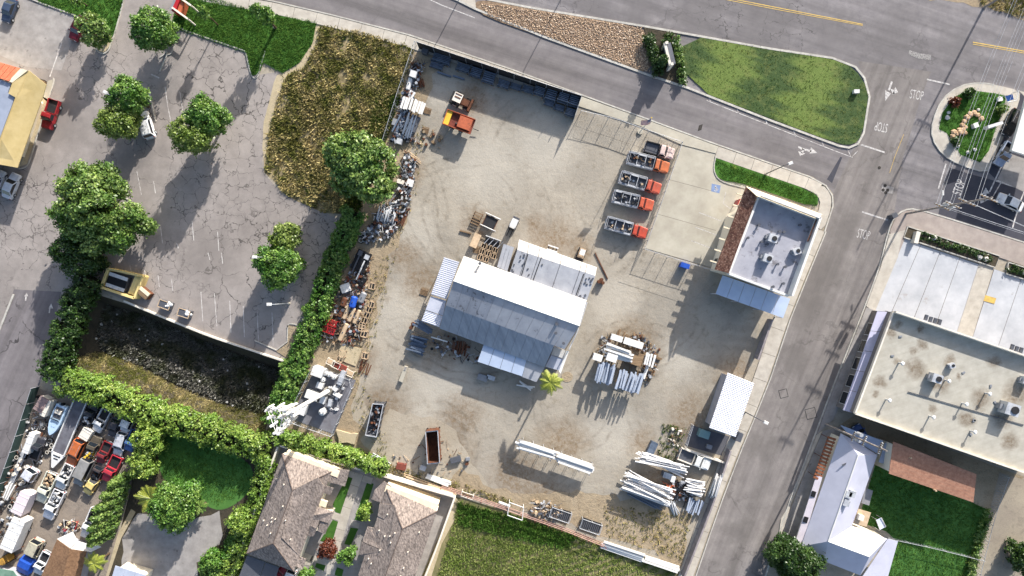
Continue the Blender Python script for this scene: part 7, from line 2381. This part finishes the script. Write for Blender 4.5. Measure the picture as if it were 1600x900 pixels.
small('cream workbench beside the trestle near the warehouse', 743, 376, (1.2, 2.4, .9), 'tan', -24, 'workbench', 'bench')
small('rusty square bin near the hedge end fence', 627, 729, (1.6, 1.0, .8), 'rustred', -10, 'metal_bin', 'bin')
small('grey scrap box on the dirt near the rusty bin', 661, 731, (1.0, .8, .6), 'galv', -20, 'metal_bin', 'bin')
small('dark metal scrap lump between the rusty bin and the beam racks', 712, 718, (1.8, .9, .6), 'dkgrey', 15, 'metal_bin', 'bin')
small('small grey scrap box beside the dark lump', 731, 717, (.7, .5, .5), 'grey', 5, 'metal_bin', 'bin')
small('blue mailbox-like bins by the fence below the office bays', 1070, 415, (1.5, .8, 1.3), 'bluetarp', -18, 'recycling_bin', 'bin')
small('blue-grey skip near the tip of the big pole heap', 1019, 700, (1.2, 2.2, .9), 'bluesteel', -25, 'metal_bin', 'bin')
small('grey metal bench unit south of the pale blue awning', 754, 590, (1.7, 1.0, .8), 'grey', -18, 'metal_bin', 'bin')
small('grey metal box beside the bench unit by the pale blue awning', 767, 590, (1.4, .7, .8), 'galv', -18, 'metal_bin', 'bin')
small('tan box on the shaded ground by the blue steel heap', 648, 524, (1.1, .5, .6), 'tan', -10, 'metal_bin', 'bin')
small('signal cabinet on the pavement corner by the big utility pole', 1397, 337, (.8, .9, 1.2), 'dkgrey', -60, 'signal_cabinet', 'cabinet')
t = thing('flatbed_trailer', 'black flat trailer with white rail in the scrap row', 'trailer', P(566, 408), math.radians(66), w=False)
MB().box((0, 0, .7), (3.6, 2.6, .15)).build('deck', M['black'], t)
for s in (-1, 1):
    MB().box((-1.2 - .3 * s, s * -.6, .95), (3.6, .22, .2)).build('side_rail', M['white'] if s > 0 else M['dkgrey'], t)
    wheel(t, -.4, s * 1.2, .38)
    wheel(t, .5, s * 1.2, .38)
MB().box((1.2, .6, .95), (.9, .7, .5)).build('toolbox', M['dkgrey'], t)
MB().box((1.0, -.7, .9), (.8, .8, .4)).build('toolbox', M['galv'], t)
place('tankblk', tank('black', .5, 1.8), 567, 440, 0, 60, 1, 'black drum below the flat black trailer', 'tank')
for i, (u, v) in enumerate(((513, 502), (524, 505), (511, 513), (521, 517))):
    t = thing('red_rack', 'red steel rack in the square group at the hedge', 'rack', P(u, v), math.radians(-20), 'red steel racks at the hedge', w=False)
    for a in (-1, 1):
        for b in (-1, 1):
            MB().box((a * .5, b * .5, .6), (.08, .08, 1.2)).build('post', M['red'], t)
        MB().box((a * .5, 0, 1.18), (.08, 1.1, .08)).box((0, a * .5, 1.18), (1.0, .08, .06)).build('rail', M['red'], t)
    for k in range(3):
        MB().box((-.3 + .3 * k, 0, .9), (.14, 1.0, .08)).build('slat', M['red'], t)
for i, (u, v) in enumerate(((519, 565), (527, 570), (537, 574), (548, 582))):
    t = thing('pallet_rack', ['pale rack of the row behind the mast compound, first', 'pinkish rack second in the row behind the mast compound', 'red-topped rack third in the row behind the mast compound', 'pale rack last in the row behind the mast compound'][i], 'rack', P(u, v), math.radians(-25), w=False)
    for a in (-1, 1):
        MB().tube((-.7, a * .5, .9), (.7, a * .5, .9), .05, 5).tube((a * .7, -.5, .9), (a * .7, .5, .9), .05, 5).build('rail', M['offwhite'] if i != 2 else M['red'], t)
        for b in (-1, 1):
            MB().tube((a * .7, b * .5, 0), (a * .7, b * .5, .9), .05, 5).build('leg', M['offwhite'], t)
    MB().box((0, 0, .5), (1.3, .9, .06)).build('shelf', M['rustred'] if i in (1, 2) else M['tan'], t)
MB().prism(poly([(532, 538), (566, 545), (556, 572), (540, 566), (528, 560)]), 0, .16).build('slab', M['dirtpale'], kind='structure')
MB().prism(poly(ragged([(527, 672), (560, 678), (556, 692), (530, 690)], 1.5, 6, 4)), 0, .5).build('sand_mound', M['dirtpale'], kind='structure')
# pipes and bars among the scrap
pole_pile('pipe', 'steel_pipe', 'pipe', 'grey pipe in the bundle beside the spreading tree', 'grey pipes beside the spreading tree', (592, 322), (586, 342), -30, 16, .3, 1.0, .08, .12)
pole_pile('whitebeam', 'steel_beam', 'beam', 'white beam in the ribbed block against the weed field fence', 'white beams against the weed field fence', (632, 150), (626, 168), -36, 9, .8, 1.4, .03, .06)
pole_pile('whitebeam', 'steel_beam', 'beam', 'short white beam above the ribbed block at the fence', 'short white beams above the ribbed block', (641, 140), (636, 150), -10, 3, .3, .6, .05, .06)
pole_pile('bluebar', 'steel_beam', 'beam', 'dark steel bar leaning in the shaded fence scrap', 'dark bars in the shaded fence scrap', (628, 176), (612, 206), -28, 12, .2, .9, .25, .2)
pole_pile('bluebar', 'steel_beam', 'beam', 'blue-grey steel bar in the heap at the warehouse corner', 'blue-grey bars at the warehouse corner', (646, 522), (668, 530), 26, 18, .3, 1.3, .12, .15)
pole_pile('bluebar', 'steel_beam', 'beam', 'blue-grey bar leaning out from under the striped awning', 'blue-grey bars under the striped awning', (651, 500), (676, 514), 9, 9, .8, 1.6, .1, .15)
pole_pile('whitebar', 'white_beam', 'beam', 'long white beam in the dark below the warehouse eave', None, (674, 526), (701, 534), 2, 1, .9, 1.0)
pole_pile('rustbar', 'steel_bar', 'bar', 'dark bar in the rack in the shade of the warehouse', 'dark bars in the warehouse shade', (708, 532), (704, 552), -24, 12, .3, 1.2, .1, .15)
pole_pile('rustbar', 'steel_bar', 'bar', 'rusty stick on the dirt by the scrap row', 'rusty sticks on the dirt', (564, 560), (558, 580), -18, 6, .05, .3, .2, .2)
pole_pile('whitebar', 'white_plank', 'plank', 'white plank crossed on the shaded ground near the palm', 'crossed white planks near the palm', (812, 596), (834, 606), 5, 4, .2, .5, .35, .1)
pole_pile('pinkpipe', 'steel_pipe', 'pipe', 'tan bar lying by the spreading tree edge', 'tan bars by the spreading tree', (634, 246), (652, 258), -10, 5, .1, .3, .12, .2)
pole_pile('rustbar', 'steel_bar', 'bar', 'rusty bar of the narrow ladder rack on the dirt', 'rusty bars of the narrow ladder rack', (633, 328), (624, 352), -6, 4, .3, .6, .03, .05)
pole_pile('pipe', 'steel_pipe', 'pipe', 'thin pipe on the alley fence side of the storage yard', 'thin pipes on the alley fence side', (40, 694), (10, 760), -8, 8, .2, .7, .08, .2)
pole_pile('whitebar', 'white_plank', 'plank', 'white plank stacked by the alley fence near the camper', 'white planks by the alley fence', (16, 752), (5, 776), -9, 6, .3, .8, .08, .15)
pole_pile('sleeper', 'timber_beam', 'beam', 'lone dark timber beam on the dirt near the trestle', None, (718, 359), (736, 364), 3, 1, .1, .2)
t = thing('trestle', 'black bed trailer with white cross bars north of the warehouse', 'trailer', P(766, 348), math.radians(-25), w=False)
MB().box((0, 0, .7), (2.2, 2.0, .12)).build('deck', M['dark'], t)
for y in (-1.05, 1.2):
    MB().tube((-1.4, y, .95), (1.5, y, .95), .09, 6).build('cross_bar', M['white'], t)
for s in (-1, 1):
    wheel(t, 0, s * 1.0, .36)
    MB().tube((s * 1.1, -1.0, .8), (s * 1.1, 1.2, .8), .06, 5).build('side_beam', M['rust'], t)
t = thing('forklift', 'white forklift with black mast north of the warehouse', 'forklift', P(803, 350), math.radians(245), w=False)
MB().box((0, 0, .7), (1.8, 1.1, .9)).build('body', M['white'], t)
MB().box((.1, 0, 2.0), (1.3, 1.1, .08)).build('overhead_guard', M['white'], t)
for sx in (-.5, .6):
    for s in (-1, 1):
        MB().tube((sx, s * .5, 1.1), (sx, s * .5, 2.0), .05, 5).build('guard_post', M['dark'], t)
        wheel(t, sx, s * .55, .32)
MB().box((1.1, 0, 1.2), (.15, 1.0, 2.2)).build('mast', M['black'], t)
for s in (-1, 1):
    MB().box((1.8, s * .3, .15), (1.3, .13, .06)).build('fork', M['dark'], t)
MB().box((-1.0, 0, .75), (.35, 1.2, .8)).build('counterweight', M['dkgrey'], t)
t = thing('loader_cart', 'dark cart with white bars between crates and tin shed', 'cart', P(769, 379), math.radians(-20), w=False)
MB().box((0, 0, .6), (2.6, 1.3, .1)).build('deck', M['dark'], t)
for k in range(4):
    MB().tube((-1.2 + .8 * k, -.7, .9), (-.6 + .8 * k, .7, .95), .07, 5).build('bar', M['galv'], t)
MB().box((0, .72, 1.0), (2.8, .14, .3)).build('back_board', M['white'], t)
for sx in (-.8, .8):
    for s in (-1, 1):
        wheel(t, sx, s * .6, .28)
t = thing('loader', 'small tan skid loader at the lean-to corner', 'loader', P(908, 396), math.radians(250), w=False)
MB().box((0, 0, .75), (1.7, 1.1, .9)).build('body', M['woodpale'], t)
MB().box((-.1, 0, 1.75), (1.0, .9, .1)).build('cab_roof', M['white'], t)
for sx in (-.55, .35):
    for s in (-1, 1):
        MB().tube((sx, s * .4, 1.2), (sx, s * .4, 1.75), .05, 5).build('cab_post', M['rust'], t)
        wheel(t, sx * 1.1, s * .6, .36)
MB().box((1.15, 0, .4), (.5, 1.4, .6)).build('bucket', M['dark'], t)
t = thing('sawhorse', 'white crossbar frame at the lean-to eave', 'frame', P(863, 389), math.radians(-18), w=False)
for y in (-.35, .35):
    MB().box((0, y, .9), (1.9, .22, .12)).build('bar', M['white'], t)
for sx in (-.7, .1, .7):
    MB().box((sx, 0, .5), (.12, .9, .9)).build('leg', M['dark'], t)
pole_pile('rustbar', 'steel_bar', 'bar', 'dark pole lying on the concrete beyond the lean-to corner', None, (933, 398), (953, 440), 3, 1, .12, .15)
for a, lab in (((745, 342), 'wooden rack beside the trestle trailer'), ((905, 392), None)):
    if lab:
        t = thing('timber_rack', lab, 'rack', P(*a), math.radians(-24), w=False)
        for k in range(5):
            MB().box((0, -1.0 + .5 * k, .5), (1.5, .16, .1)).build('slat', M['wood'], t)
        for s in (-1, 1):
            MB().box((s * .7, 0, .35), (.14, 2.4, .14)).build('runner', M['rust'], t)
# loose scrap masses at the edges of the yard
def scrapheap(lab, pts, n, mats_, hmax, seed, smin=.15, smax=.7):
    r = np.random.default_rng(seed); q = random.Random(seed)
    w_ = scatter(pts, n, r)
    mb = MB()
    for x, y, _ in w_:
        z = q.uniform(.05, hmax)
        k = q.randrange(len(mats_))
        f = q.random()
        if f < .35:
            mb.box((x, y, z), (q.uniform(smin, smax), q.uniform(smin, smax * .6), q.uniform(.06, .35)), q.uniform(0, 3), k, pitch=q.uniform(-.3, .3))
        elif f < .85:
            a = q.uniform(0, 3.14); L_ = q.uniform(.4, 1.6)
            d = Vector((math.cos(a), math.sin(a), q.uniform(-.15, .15))) * L_ / 2
            c = Vector((x, y, z + .1))
            mb.tube(c - d, c + d, q.uniform(.02, .06), 5, m=k)
        else:
            mb.tube((x, y, z - .05), (x, y, z + q.uniform(.1, .5)), q.uniform(.12, .3), 9, m=k)
    return tag(mb.build('scrap_heap', [M[x] for x in mats_]), lab, 'scrap', kind='stuff')
scrapheap('mixed metal scrap strewn under the spreading tree edge', [(632, 236), (652, 250), (640, 330), (612, 370), (572, 382), (566, 372), (590, 330), (622, 296)], 620, ['dkgrey', 'galv', 'black', 'rust', 'steel', 'white'], .7, 41)
scrapheap('mixed scrap in the shaded strip of the weed field fence', [(650, 90), (664, 100), (648, 150), (640, 190), (652, 222), (610, 226), (626, 160)], 420, ['dkgrey', 'bluesteel', 'black', 'rust', 'galv'], .6, 42)
scrapheap('loose scrap among tanks and racks of the hedge side row', [(560, 392), (582, 402), (574, 450), (570, 500), (556, 540), (500, 536), (510, 500), (536, 440)], 640, ['dkgrey', 'rust', 'wood', 'tan', 'black', 'galv', 'rustred'], .5, 43)
scrapheap('loose litter of parts along the alley fence in the storage yard', [(62, 616), (84, 622), (78, 690), (60, 735), (40, 790), (24, 830), (0, 850), (-10, 800), (30, 690)], 260, ['black', 'dkgrey', 'white', 'rust', 'galv', 'rubber'], .6, 44)
scrapheap('red and white odds and ends by the workshop awning', [(92, 826), (100, 812), (124, 812), (128, 824), (112, 832)], 60, ['red', 'white', 'tan', 'black', 'galv', 'dkgrey'], .6, 45)
scrapheap('dry brush and thin wire heap by the field fence', [(832, 780), (872, 786), (880, 796), (866, 812), (838, 812), (828, 800)], 120, ['galv', 'wood', 'tan', 'dkgrey'], .9, 46)
scrapheap('dark odds and ends in the shade of the warehouse', [(690, 520), (756, 548), (746, 572), (690, 556), (660, 548)], 90, ['black', 'dkgrey', 'rust', 'galv'], .5, 47)
scrapheap('small debris on the packed dirt near the bins', [(600, 700), (640, 690), (700, 690), (740, 720), (700, 760), (620, 730)], 50, ['rust', 'dkgrey', 'wood', 'tan'], .12, 48, .1, .35)
scrapheap('black and silver parts beside the dark pad fence', [(1048, 664), (1066, 668), (1056, 706), (1044, 700)], 24, ['dark', 'offwhite', 'wood'], .3, 49)
scrapheap('dark poles and wire under the big white pole heap', [(1050, 750), (1078, 752), (1084, 776), (1060, 782), (1044, 772)], 130, ['black', 'dkgrey', 'rust', 'galv'], .5, 50)
scrapheap('rust and timber scraps around the centre stack', [(940, 525), (1000, 520), (1030, 545), (1020, 590), (1000, 612), (990, 600), (1005, 550), (960, 530), (930, 560)], 170, ['wood', 'rust', 'dkgrey', 'galv', 'steel'], .5, 53)
scrapheap('clods and sticks on the upper yard dirt', [(660, 200), (700, 210), (690, 232), (650, 230)], 30, ['rust', 'wood', 'dirtbrown'], .2, 51)

# ------------------------------------------------------------------ mast compound
t = bthing('mast', 'tall white telecom mast with antenna arms standing in its fenced compound', 'mast', 513, 611)
b0 = P(513, 611)
HM = 21.5
MB().tube(b0, b0 + Vector((0, 0, HM)), .42, 12, .24).build('pole', M['whitemetal'], t)
MB().tube(b0, b0 + Vector((0, 0, .3)), .8, 12).build('base_plate', M['conc'], t)
for hz, R_, nA in ((HM - .4, 2.3, 12), (HM - 3.2, 1.8, 9)):
    c = b0 + Vector((0, 0, hz))
    for k in range(3):
        a0 = math.radians(20 + 120 * k); a1 = math.radians(140 + 120 * k)
        pA = c + Vector((math.cos(a0), math.sin(a0), 0)) * R_
        pB = c + Vector((math.cos(a1), math.sin(a1), 0)) * R_
        MB().tube(pA, pB, .07, 5).tube(pA + Vector((0, 0, .9)), pB + Vector((0, 0, .9)), .05, 5).build('antenna_frame', M['whitemetal'], t)
        MB().tube(c, pA, .06, 5).tube(c, (pA + pB) / 2, .06, 5).build('strut', M['galv'], t)
        for j in range(nA // 3):
            p = pA.lerp(pB, (j + .5) / (nA // 3))
            d = (p - c).normalized() * .25
            MB().box(p + d + Vector((0, 0, .4)), (.35, .22, 1.9), math.atan2(d.y, d.x) + 1.57).build('antenna_panel', M['white'], t)
            MB().box(p - d * .8 + Vector((0, 0, .2)), (.4, .3, .6), math.atan2(d.y, d.x)).build('radio_unit', M['white'], t)
for hz, a in ((HM - 6, 2.0), (HM - 5.2, 3.6)):
    c = b0 + Vector((math.cos(a) * .6, math.sin(a) * .6, hz))
    MB().tube(c, c + Vector((math.cos(a), math.sin(a), 0)) * .3, .55, 12, .4).build('dish', M['white'], t)
MB().prism(poly([(494, 572), (556, 594), (522, 678), (454, 654)]), 0, .07).build('compound_pad', mat('compound', C(118, 118, 124), C(100, 98, 102), .7, bump=.2), kind='structure')
fence('wire fence round the telecom mast compound', [(494, 570), (558, 594), (522, 678), (452, 654), (494, 570)], 2.0, 'chain', 20)
small('largest white cabinet in the corner of the mast compound', 497, 581, (1.9, 1.5, 2.1), 'white', -20, 'equipment_cabinet', 'cabinet')
small('low white shelter in the mast compound under the mast arm', 490, 618, (2.6, 1.4, 1.3), 'whitemetal', -20, 'equipment_cabinet', 'cabinet')
small('white square cabinet in the middle of the mast compound', 500, 602, (1.1, 1.0, 1.3), 'white', -20, 'equipment_cabinet', 'cabinet')
small('pale long cabinet at the yard edge of the mast compound', 534, 590, (.8, 2.4, 1.5), 'galv', -20, 'equipment_cabinet', 'cabinet')
small('white cabinet at the hedge side of the mast compound', 474, 640, (1.0, 1.8, 1.4), 'white', -20, 'equipment_cabinet', 'cabinet')
small('small white cabinet near the foot of the mast', 524, 607, (.9, .7, 1.2), 'white', -40, 'equipment_cabinet', 'cabinet')
small('white cabinet next to the low shelter in the mast compound', 503, 624, (1.3, 1.2, 1.3), 'white', -20, 'equipment_cabinet', 'cabinet')
small('slim white cabinet by the yard fence of the mast compound', 527, 617, (1.4, .5, 1.0), 'whitemetal', -30, 'equipment_cabinet', 'cabinet')
small('narrow grey cabinet further down the mast compound edge', 516, 629, (.6, 1.2, 1.0), 'galv', -10, 'equipment_cabinet', 'cabinet')
for u, v in ((508, 583), (515, 585), (522, 589), (505, 593)):
    place('transf', transformer, u, v, 0, 0, 1, 'white equipment drum in the row by the compound cabinets', 'drum', 'white equipment drums')
place('transf', transformer, 505, 643, 0, 0, 1.35, 'single larger white drum low in the mast compound', 'drum')
scrapheap('small white fittings strewn in the mast compound', [(512, 600), (540, 596), (530, 640), (508, 640)], 40, ['white', 'galv', 'dkgrey', 'white'], .5, 52)

# ------------------------------------------------------------------ lamps, utility poles, wires
def street_lamp(lab, base, hgt, arm, ang, group=None, m='galv'):
    b = P(*base)
    t = thing('street_lamp', lab, 'street lamp', b, 0, group)
    top = b + Vector((0, 0, hgt))
    MB().tube(b, b + Vector((0, 0, .5)), .22, 10).build('base', M['conc'], t)
    MB().tube(b, top, .11, 8, .07).build('pole', M[m], t)
    d = Vector((math.cos(ang), math.sin(ang), 0))
    MB().tube(top - Vector((0, 0, .3)), top + d * arm, .05, 6).build('arm', M[m], t)
    h = top + d * (arm + .35)
    MB().box(h, (.85, .5, .18), ang, taper=.8).build('lamp_head', M['white'], t)
    MB().box(h - Vector((0, 0, .1)), (.55, .3, .06), ang).build('lens', M['lens'], t)
    return t
street_lamp('parking lot lamp with white head leaning over the round tree by the white car', (220, 172), 7.6, .9, math.radians(150))
street_lamp('parking lot lamp with white head over the round tree at the shaded corner', (436, 405), 7.4, .8, math.radians(180))
street_lamp('street lamp on the pavement north of the office block', (1196, 272), 7.8, .5, math.radians(20), m='dkgrey')
street_lamp('street lamp beside the corrugated white shed on the street', (1163, 643), 7.0, .6, math.radians(-25), m='dkgrey')
street_lamp('lamp pole on the entrance lawn beside the small loose tree', (430, 44), 5.0, .5, math.radians(120), m='dkgrey')
street_lamp('lamp pole beyond the road whose shadow crosses the frontage road near the weed field', (738, -40), 7.2, .9, math.radians(-100))
street_lamp('lamp pole beyond the road whose shadow crosses the gravel island', (900, -46), 8.3, .9, math.radians(-100))
street_lamp('lamp in the lot near the hedge with head in shade', (452, 474), 6.5, .6, math.radians(180))

def utility_pole(lab, base, hgt, arms, axis, transformer_z=None):
    b = P(*base)
    t = thing('utility_pole', lab, 'utility pole', b, 0, None)
    MB().tube(b, b + Vector((0, 0, hgt)), .2, 9, .12).build('pole', mat('polewood', C(160, 152, 146), C(112, 104, 98), 2, rough=.9), t)
    d = Vector((math.cos(axis), math.sin(axis), 0))
    tips = []
    for z, w_ in arms:
        c = b + Vector((0, 0, z))
        arm = MB().box(c + Vector((0, 0, 0)), (w_, .14, .16), axis).build('crossarm', M['wood'], t)
        for s in (-.48, -.3, -.12, .12, .3, .48):
            p = c + d * w_ * s
            off = arm.parent.location
            MB().tube(p - off + Vector((0, 0, .08)), p - off + Vector((0, 0, .36)), .09, 7, .06).build('insulator', M['white'], arm)
        tips.append([c + d * w_ * s + Vector((0, 0, .36)) for s in (-.48, -.3, .3, .48)])
        MB().tube(c + d * w_ * .3, c - Vector((0, 0, .9)), .03, 4).tube(c - d * w_ * .3, c - Vector((0, 0, .9)), .03, 4).build('brace', M['galv'], t)
    if transformer_z:
        for k, s in enumerate((-.5, .55)):
            c = b + d * s * .9 + Vector((.25, .1, transformer_z))
            MB().tube(c, c + Vector((0, 0, 1.1)), .32, 10).build('transformer', M['galv'], t)
    return t, b, tips
pole1, pb1, tp1 = utility_pole('tall wooden utility pole with three crossarms and many insulators on the street corner', (1415, 334), 19.0, [(8.9, 2.6), (11.2, 2.6), (14.1, 3.0), (18.2, 2.6)], math.radians(-25), 9.6)
street = MB()
lb = pb1 + Vector((0, 0, 8.3))
street.tube(lb, lb + Vector((.3, 2.0, .3)), .05, 6).build('lamp_arm', M['galv'], pole1)
MB().box(lb + Vector((.35, 2.3, .3)), (.3, .8, .16)).build('lamp_head', M['white'], pole1)
pole0, pb0, tp0 = utility_pole('utility pole beyond the main road whose long shadow crosses the junction', (1537, 12), 19.5, [(9.2, 2.6), (14.4, 3.0)], math.radians(-25))
pole2, pb2, tp2 = utility_pole('leaning-looking utility pole with white insulators at the white house end', (1290, 663), 17.2, [(8.5, 1.6), (11.5, 1.6), (15.5, 1.7)], math.radians(70), 9.0)

def wire(a, b, sag=.7, r=.02):
    mb = MB(); pts = []
    for i in range(9):
        s = i / 8
        p = Vector(a).lerp(Vector(b), s); p.z -= sag * 4 * s * (1 - s)
        pts.append(p)
    mb.path(pts, r, 4)
    o = mb.build('power_cable', M['galv'])
    return o
for k in (0, 1, 2, 3):
    tag(wire(tp1[0][k], tp0[0][k]), 'overhead cable from the corner pole across the corner island to the far roadside', 'cable', 'cables over the corner island')
    tag(wire(tp1[2][k], tp0[1][k], .9), 'higher overhead cable from the corner pole over the white rocks island', 'cable', 'higher cables over the corner island')
e2 = P(1760, 420, 0)
for k in (0, 1, 3):
    far = Vector((tp1[0][k].x + 42, tp1[0][k].y - 13, tp1[0][k].z + .2))
    tag(wire(tp1[0][k], far, .9), 'overhead cable from the corner pole along the side street pavement', 'cable', 'cables along the side street')
    far = Vector((tp1[2][k].x + 42, tp1[2][k].y - 17, tp1[2][k].z + .2))
    tag(wire(tp1[2][k], far, .9), 'higher overhead cable from the corner pole along the side street', 'cable', 'higher cables along the side street')

# ------------------------------------------------------------------ signs, flag, furniture
t = bthing('board_sign', 'grey board sign on posts between hedges in the street island bed', 'sign', 1045, 86)
a, b = P(1041, 68, 2.6), P(1049, 101, 2.6)
d = (b - a).normalized(); nv = Vector((-d.y, d.x, 0))
MB().prism([a - nv * .05, b - nv * .05, b + nv * .75, a + nv * .75], .5, 2.7).build('board', mat('boardgrey', C(104, 106, 112), C(88, 90, 98), 1.5), t)
MB().prism([a - nv * .5 - d * .1, b - nv * .5 + d * .1, b - nv * .06 + d * .1, a - nv * .06 - d * .1], 2.5, 2.88).build('cap', M['offwhite'], t)
for p in (a, b):
    MB().box((p.x, p.y, 1.5), (.45, .5, 3.0), math.atan2(d.y, d.x)).build('post', M['offwhite'], t)
t = bthing('entrance_sign', 'red and orange sign between white slanted beams at the lot entrance', 'sign', 282, 22)
for (a, b) in (((269, 12), (294, 30)), ((283, -2), (299, 9))):
    MB().tube(P(*a, 2.6), P(*b, 2.6), .2, 4).build('white_beam', M['offwhite'], t)
    for q in (a, b):
        p = P(*q, 2.5); MB().tube((p.x, p.y, 0), p, .14, 6).build('post', M['offwhite'], t)
MB().prism([P(279, 0, 2), P(284, 2, 2), P(276, 22, 2), P(271, 19, 2)], 1.0, 2.6).build('red_panel', M['red'], t)
MB().prism([P(285, 3, 2), P(290, 6, 2), P(284, 24, 2), P(278, 21, 2)], 1.0, 2.45).build('orange_panel', M['orange'], t)
MB().prism([P(274, 1, 2), P(278, 2, 2), P(271, 19, 2), P(267, 16, 2)], 1.0, 2.5).build('blue_panel', M['grey'], t)
b = P(1000, 206)
t = thing('flagpole', 'slim flagpole by the frontage pavement fence', 'flagpole', b)
HF = 8.6
MB().tube(b, b + Vector((0, 0, HF)), .07, 8, .04).build('pole', M['galv'], t)
MB().tube(b + Vector((0, 0, HF)), b + Vector((0, 0, HF + .18)), .1, 8).build('finial', M['yellow'], t)
MB().tube(b, b + Vector((0, 0, .3)), .5, 12).build('base', M['conc'], t)
fl = thing('flag', 'striped flag with blue corner flying from the flagpole', 'flag', b + Vector((0, 0, HF - 1.1)))
dx = Vector((-.93, -.28, 0)); 
def fpt(s, z):
    w_ = .12 * math.sin(s * 5)
    return b + dx * s * 1.7 + Vector((-dx.y, dx.x, 0)) * (w_ + .55 * (1 - z)) + Vector((0, 0, HF - 1.15 + z * .95 - .15 * s))
for k in range(13):
    mb = MB()
    z0, z1 = 1 - (k + 1) / 13, 1 - k / 13
    for i in range(8):
        s0, s1 = i / 8, (i + 1) / 8
        if k < 7 and s1 <= .4:
            continue
        mb.slab([fpt(s0, z0), fpt(s1, z0), fpt(s1, z1), fpt(s0, z1)], .01)
    mb.build('stripe', M['red'] if k % 2 == 0 else M['white'], fl)
mb = MB()
for i in range(3):
    s0, s1 = i / 8, (i + 1) / 8
    mb.slab([fpt(s0, 6 / 13), fpt(s1, 6 / 13), fpt(s1, 1), fpt(s0, 1)], .012)
mb.build('canton', paint('navy', C(40, 48, 96), .6), fl)
st_ = MB()
for i in range(5):
    for j in range(4):
        p = fpt(.04 + .075 * i, .55 + .12 * j) + Vector((0, 0, .02))
        st_.box(p, (.05, .05, .02), .4)
st_.build('star', M['white'], fl, kind='stuff')
t = bthing('swing_seat', 'white-blue swing seat on the dark lawn beside the tan porch', 'garden swing', 1376, 819)
for s, (u, v) in enumerate(((1370, 812), (1378, 810), (1383, 824), (1374, 829))):
    p = P(u, v, 1.7); MB().tube((p.x, p.y, 0), p, .05, 5).build('leg', M['white'], t)
MB().slab([P(1369, 813, 1.8), P(1377, 809, 1.7), P(1384, 823, 1.7), P(1375, 828, 1.8)], .06).build('canopy', mat('swingblue', C(200, 206, 222), C(180, 188, 206), 1), t)
MB().slab([P(1370, 815, .5), P(1375, 812, .5), P(1381, 823, .5), P(1376, 826, .5)], .08).build('seat', M['white'], t)
for (a, b) in (((1369, 813), (1375, 828)), ((1377, 809), (1384, 823))):
    MB().tube(P(*a, 1.83), P(*b, 1.78), .06, 5).build('rail', M['white'], t)
t = bthing('banner_stand', 'blue banner in a white frame at the edge of the corner island', 'banner', 1578, 153)
MB().slab([P(1571, 150, 1.6), P(1582, 147, 1.6), P(1584, 155, 1.3), P(1574, 159, 1.3)], .08).build('banner', mat('bannerblue', C(48, 92, 160), C(36, 76, 140), 1), t)
for u, v in ((1570, 149), (1592, 142), (1574, 160), (1588, 156)):
    p = P(u, v, 1.7); MB().tube((p.x, p.y, 0), p, .06, 5).build('post', M['white'], t)
for (a, b) in (((1592, 141), (1588, 157)), ((1588, 157), (1574, 160)), ((1570, 149), (1574, 160))):
    MB().tube(P(*a, 1.7), P(*b, 1.7), .07, 5).build('rail', M['white'], t)
t = bthing('monument_sign', 'white post sign with pale panels on the corner island', 'sign', 1549, 195)
MB().box(P(1552, 196, 3.6), (2.6, .5, 1.0), .3).build('sign_panel', M['white'], t)
MB().box(P(1547, 199, 2.6), (1.2, .5, .8), .3).build('sign_panel', M['offwhite'], t)
for u, v in ((1540, 198), (1551, 195)):
    p = P(u, v); MB().tube(p, p + Vector((0, 0, 3.2)), .1, 6).build('post', M['dark'], t)
MB().tube(P(1524, 196), P(1524, 196) + Vector((0, 0, .9)), .3, 6)
small('white utility box on the corner island grass', 1524, 196, (.8, .8, .8), 'white', 20, 'utility_box', 'box')
small('white crate near the banner on the corner island', 1562, 155, (.8, .7, .5), 'white', 10, 'utility_box', 'box')
small('white utility box at the round end of the mown street island', 1338, 143, (.9, .6, .7), 'white', 0, 'utility_box', 'box')
small('pale pink sign slab across the lot planter', 1432, 371, (.7, 2.0, 1.0), 'offwhite', -14, 'entry_sign', 'sign')
small('wooden lid crate by the shop planter', 62, 132, (1.6, 1.6, .5), 'wood', -18, 'planter_box', 'planter')
t = bthing('low_ramp', 'pale concrete block on the yard dirt below the blue steel heap', 'concrete block', 632, 584)
MB().prism(poly([(633, 571), (638, 573), (630, 597), (624, 594)]), 0, .7).build('block', M['conc'], t)
MB().prism(poly([(634, 572), (637, 573), (635, 578), (632, 577)]), .7, .78).build('lifting_pad', M['concgrey'], t)
# mulch ring near the palm
p = P(886, 589)
MB().prism([(p.x + 1.0 * math.cos(k * .393), p.y + .9 * math.sin(k * .393)) for k in range(16)], 0, .06).build('mulch', M['dirtbrown'], kind='structure')
# window frames where walls face the yard are kept with their buildings

for o in list(bpy.data.objects):
    if '_w' in o:
        del o['_w']
    if '_n' in o:
        del o['_n']
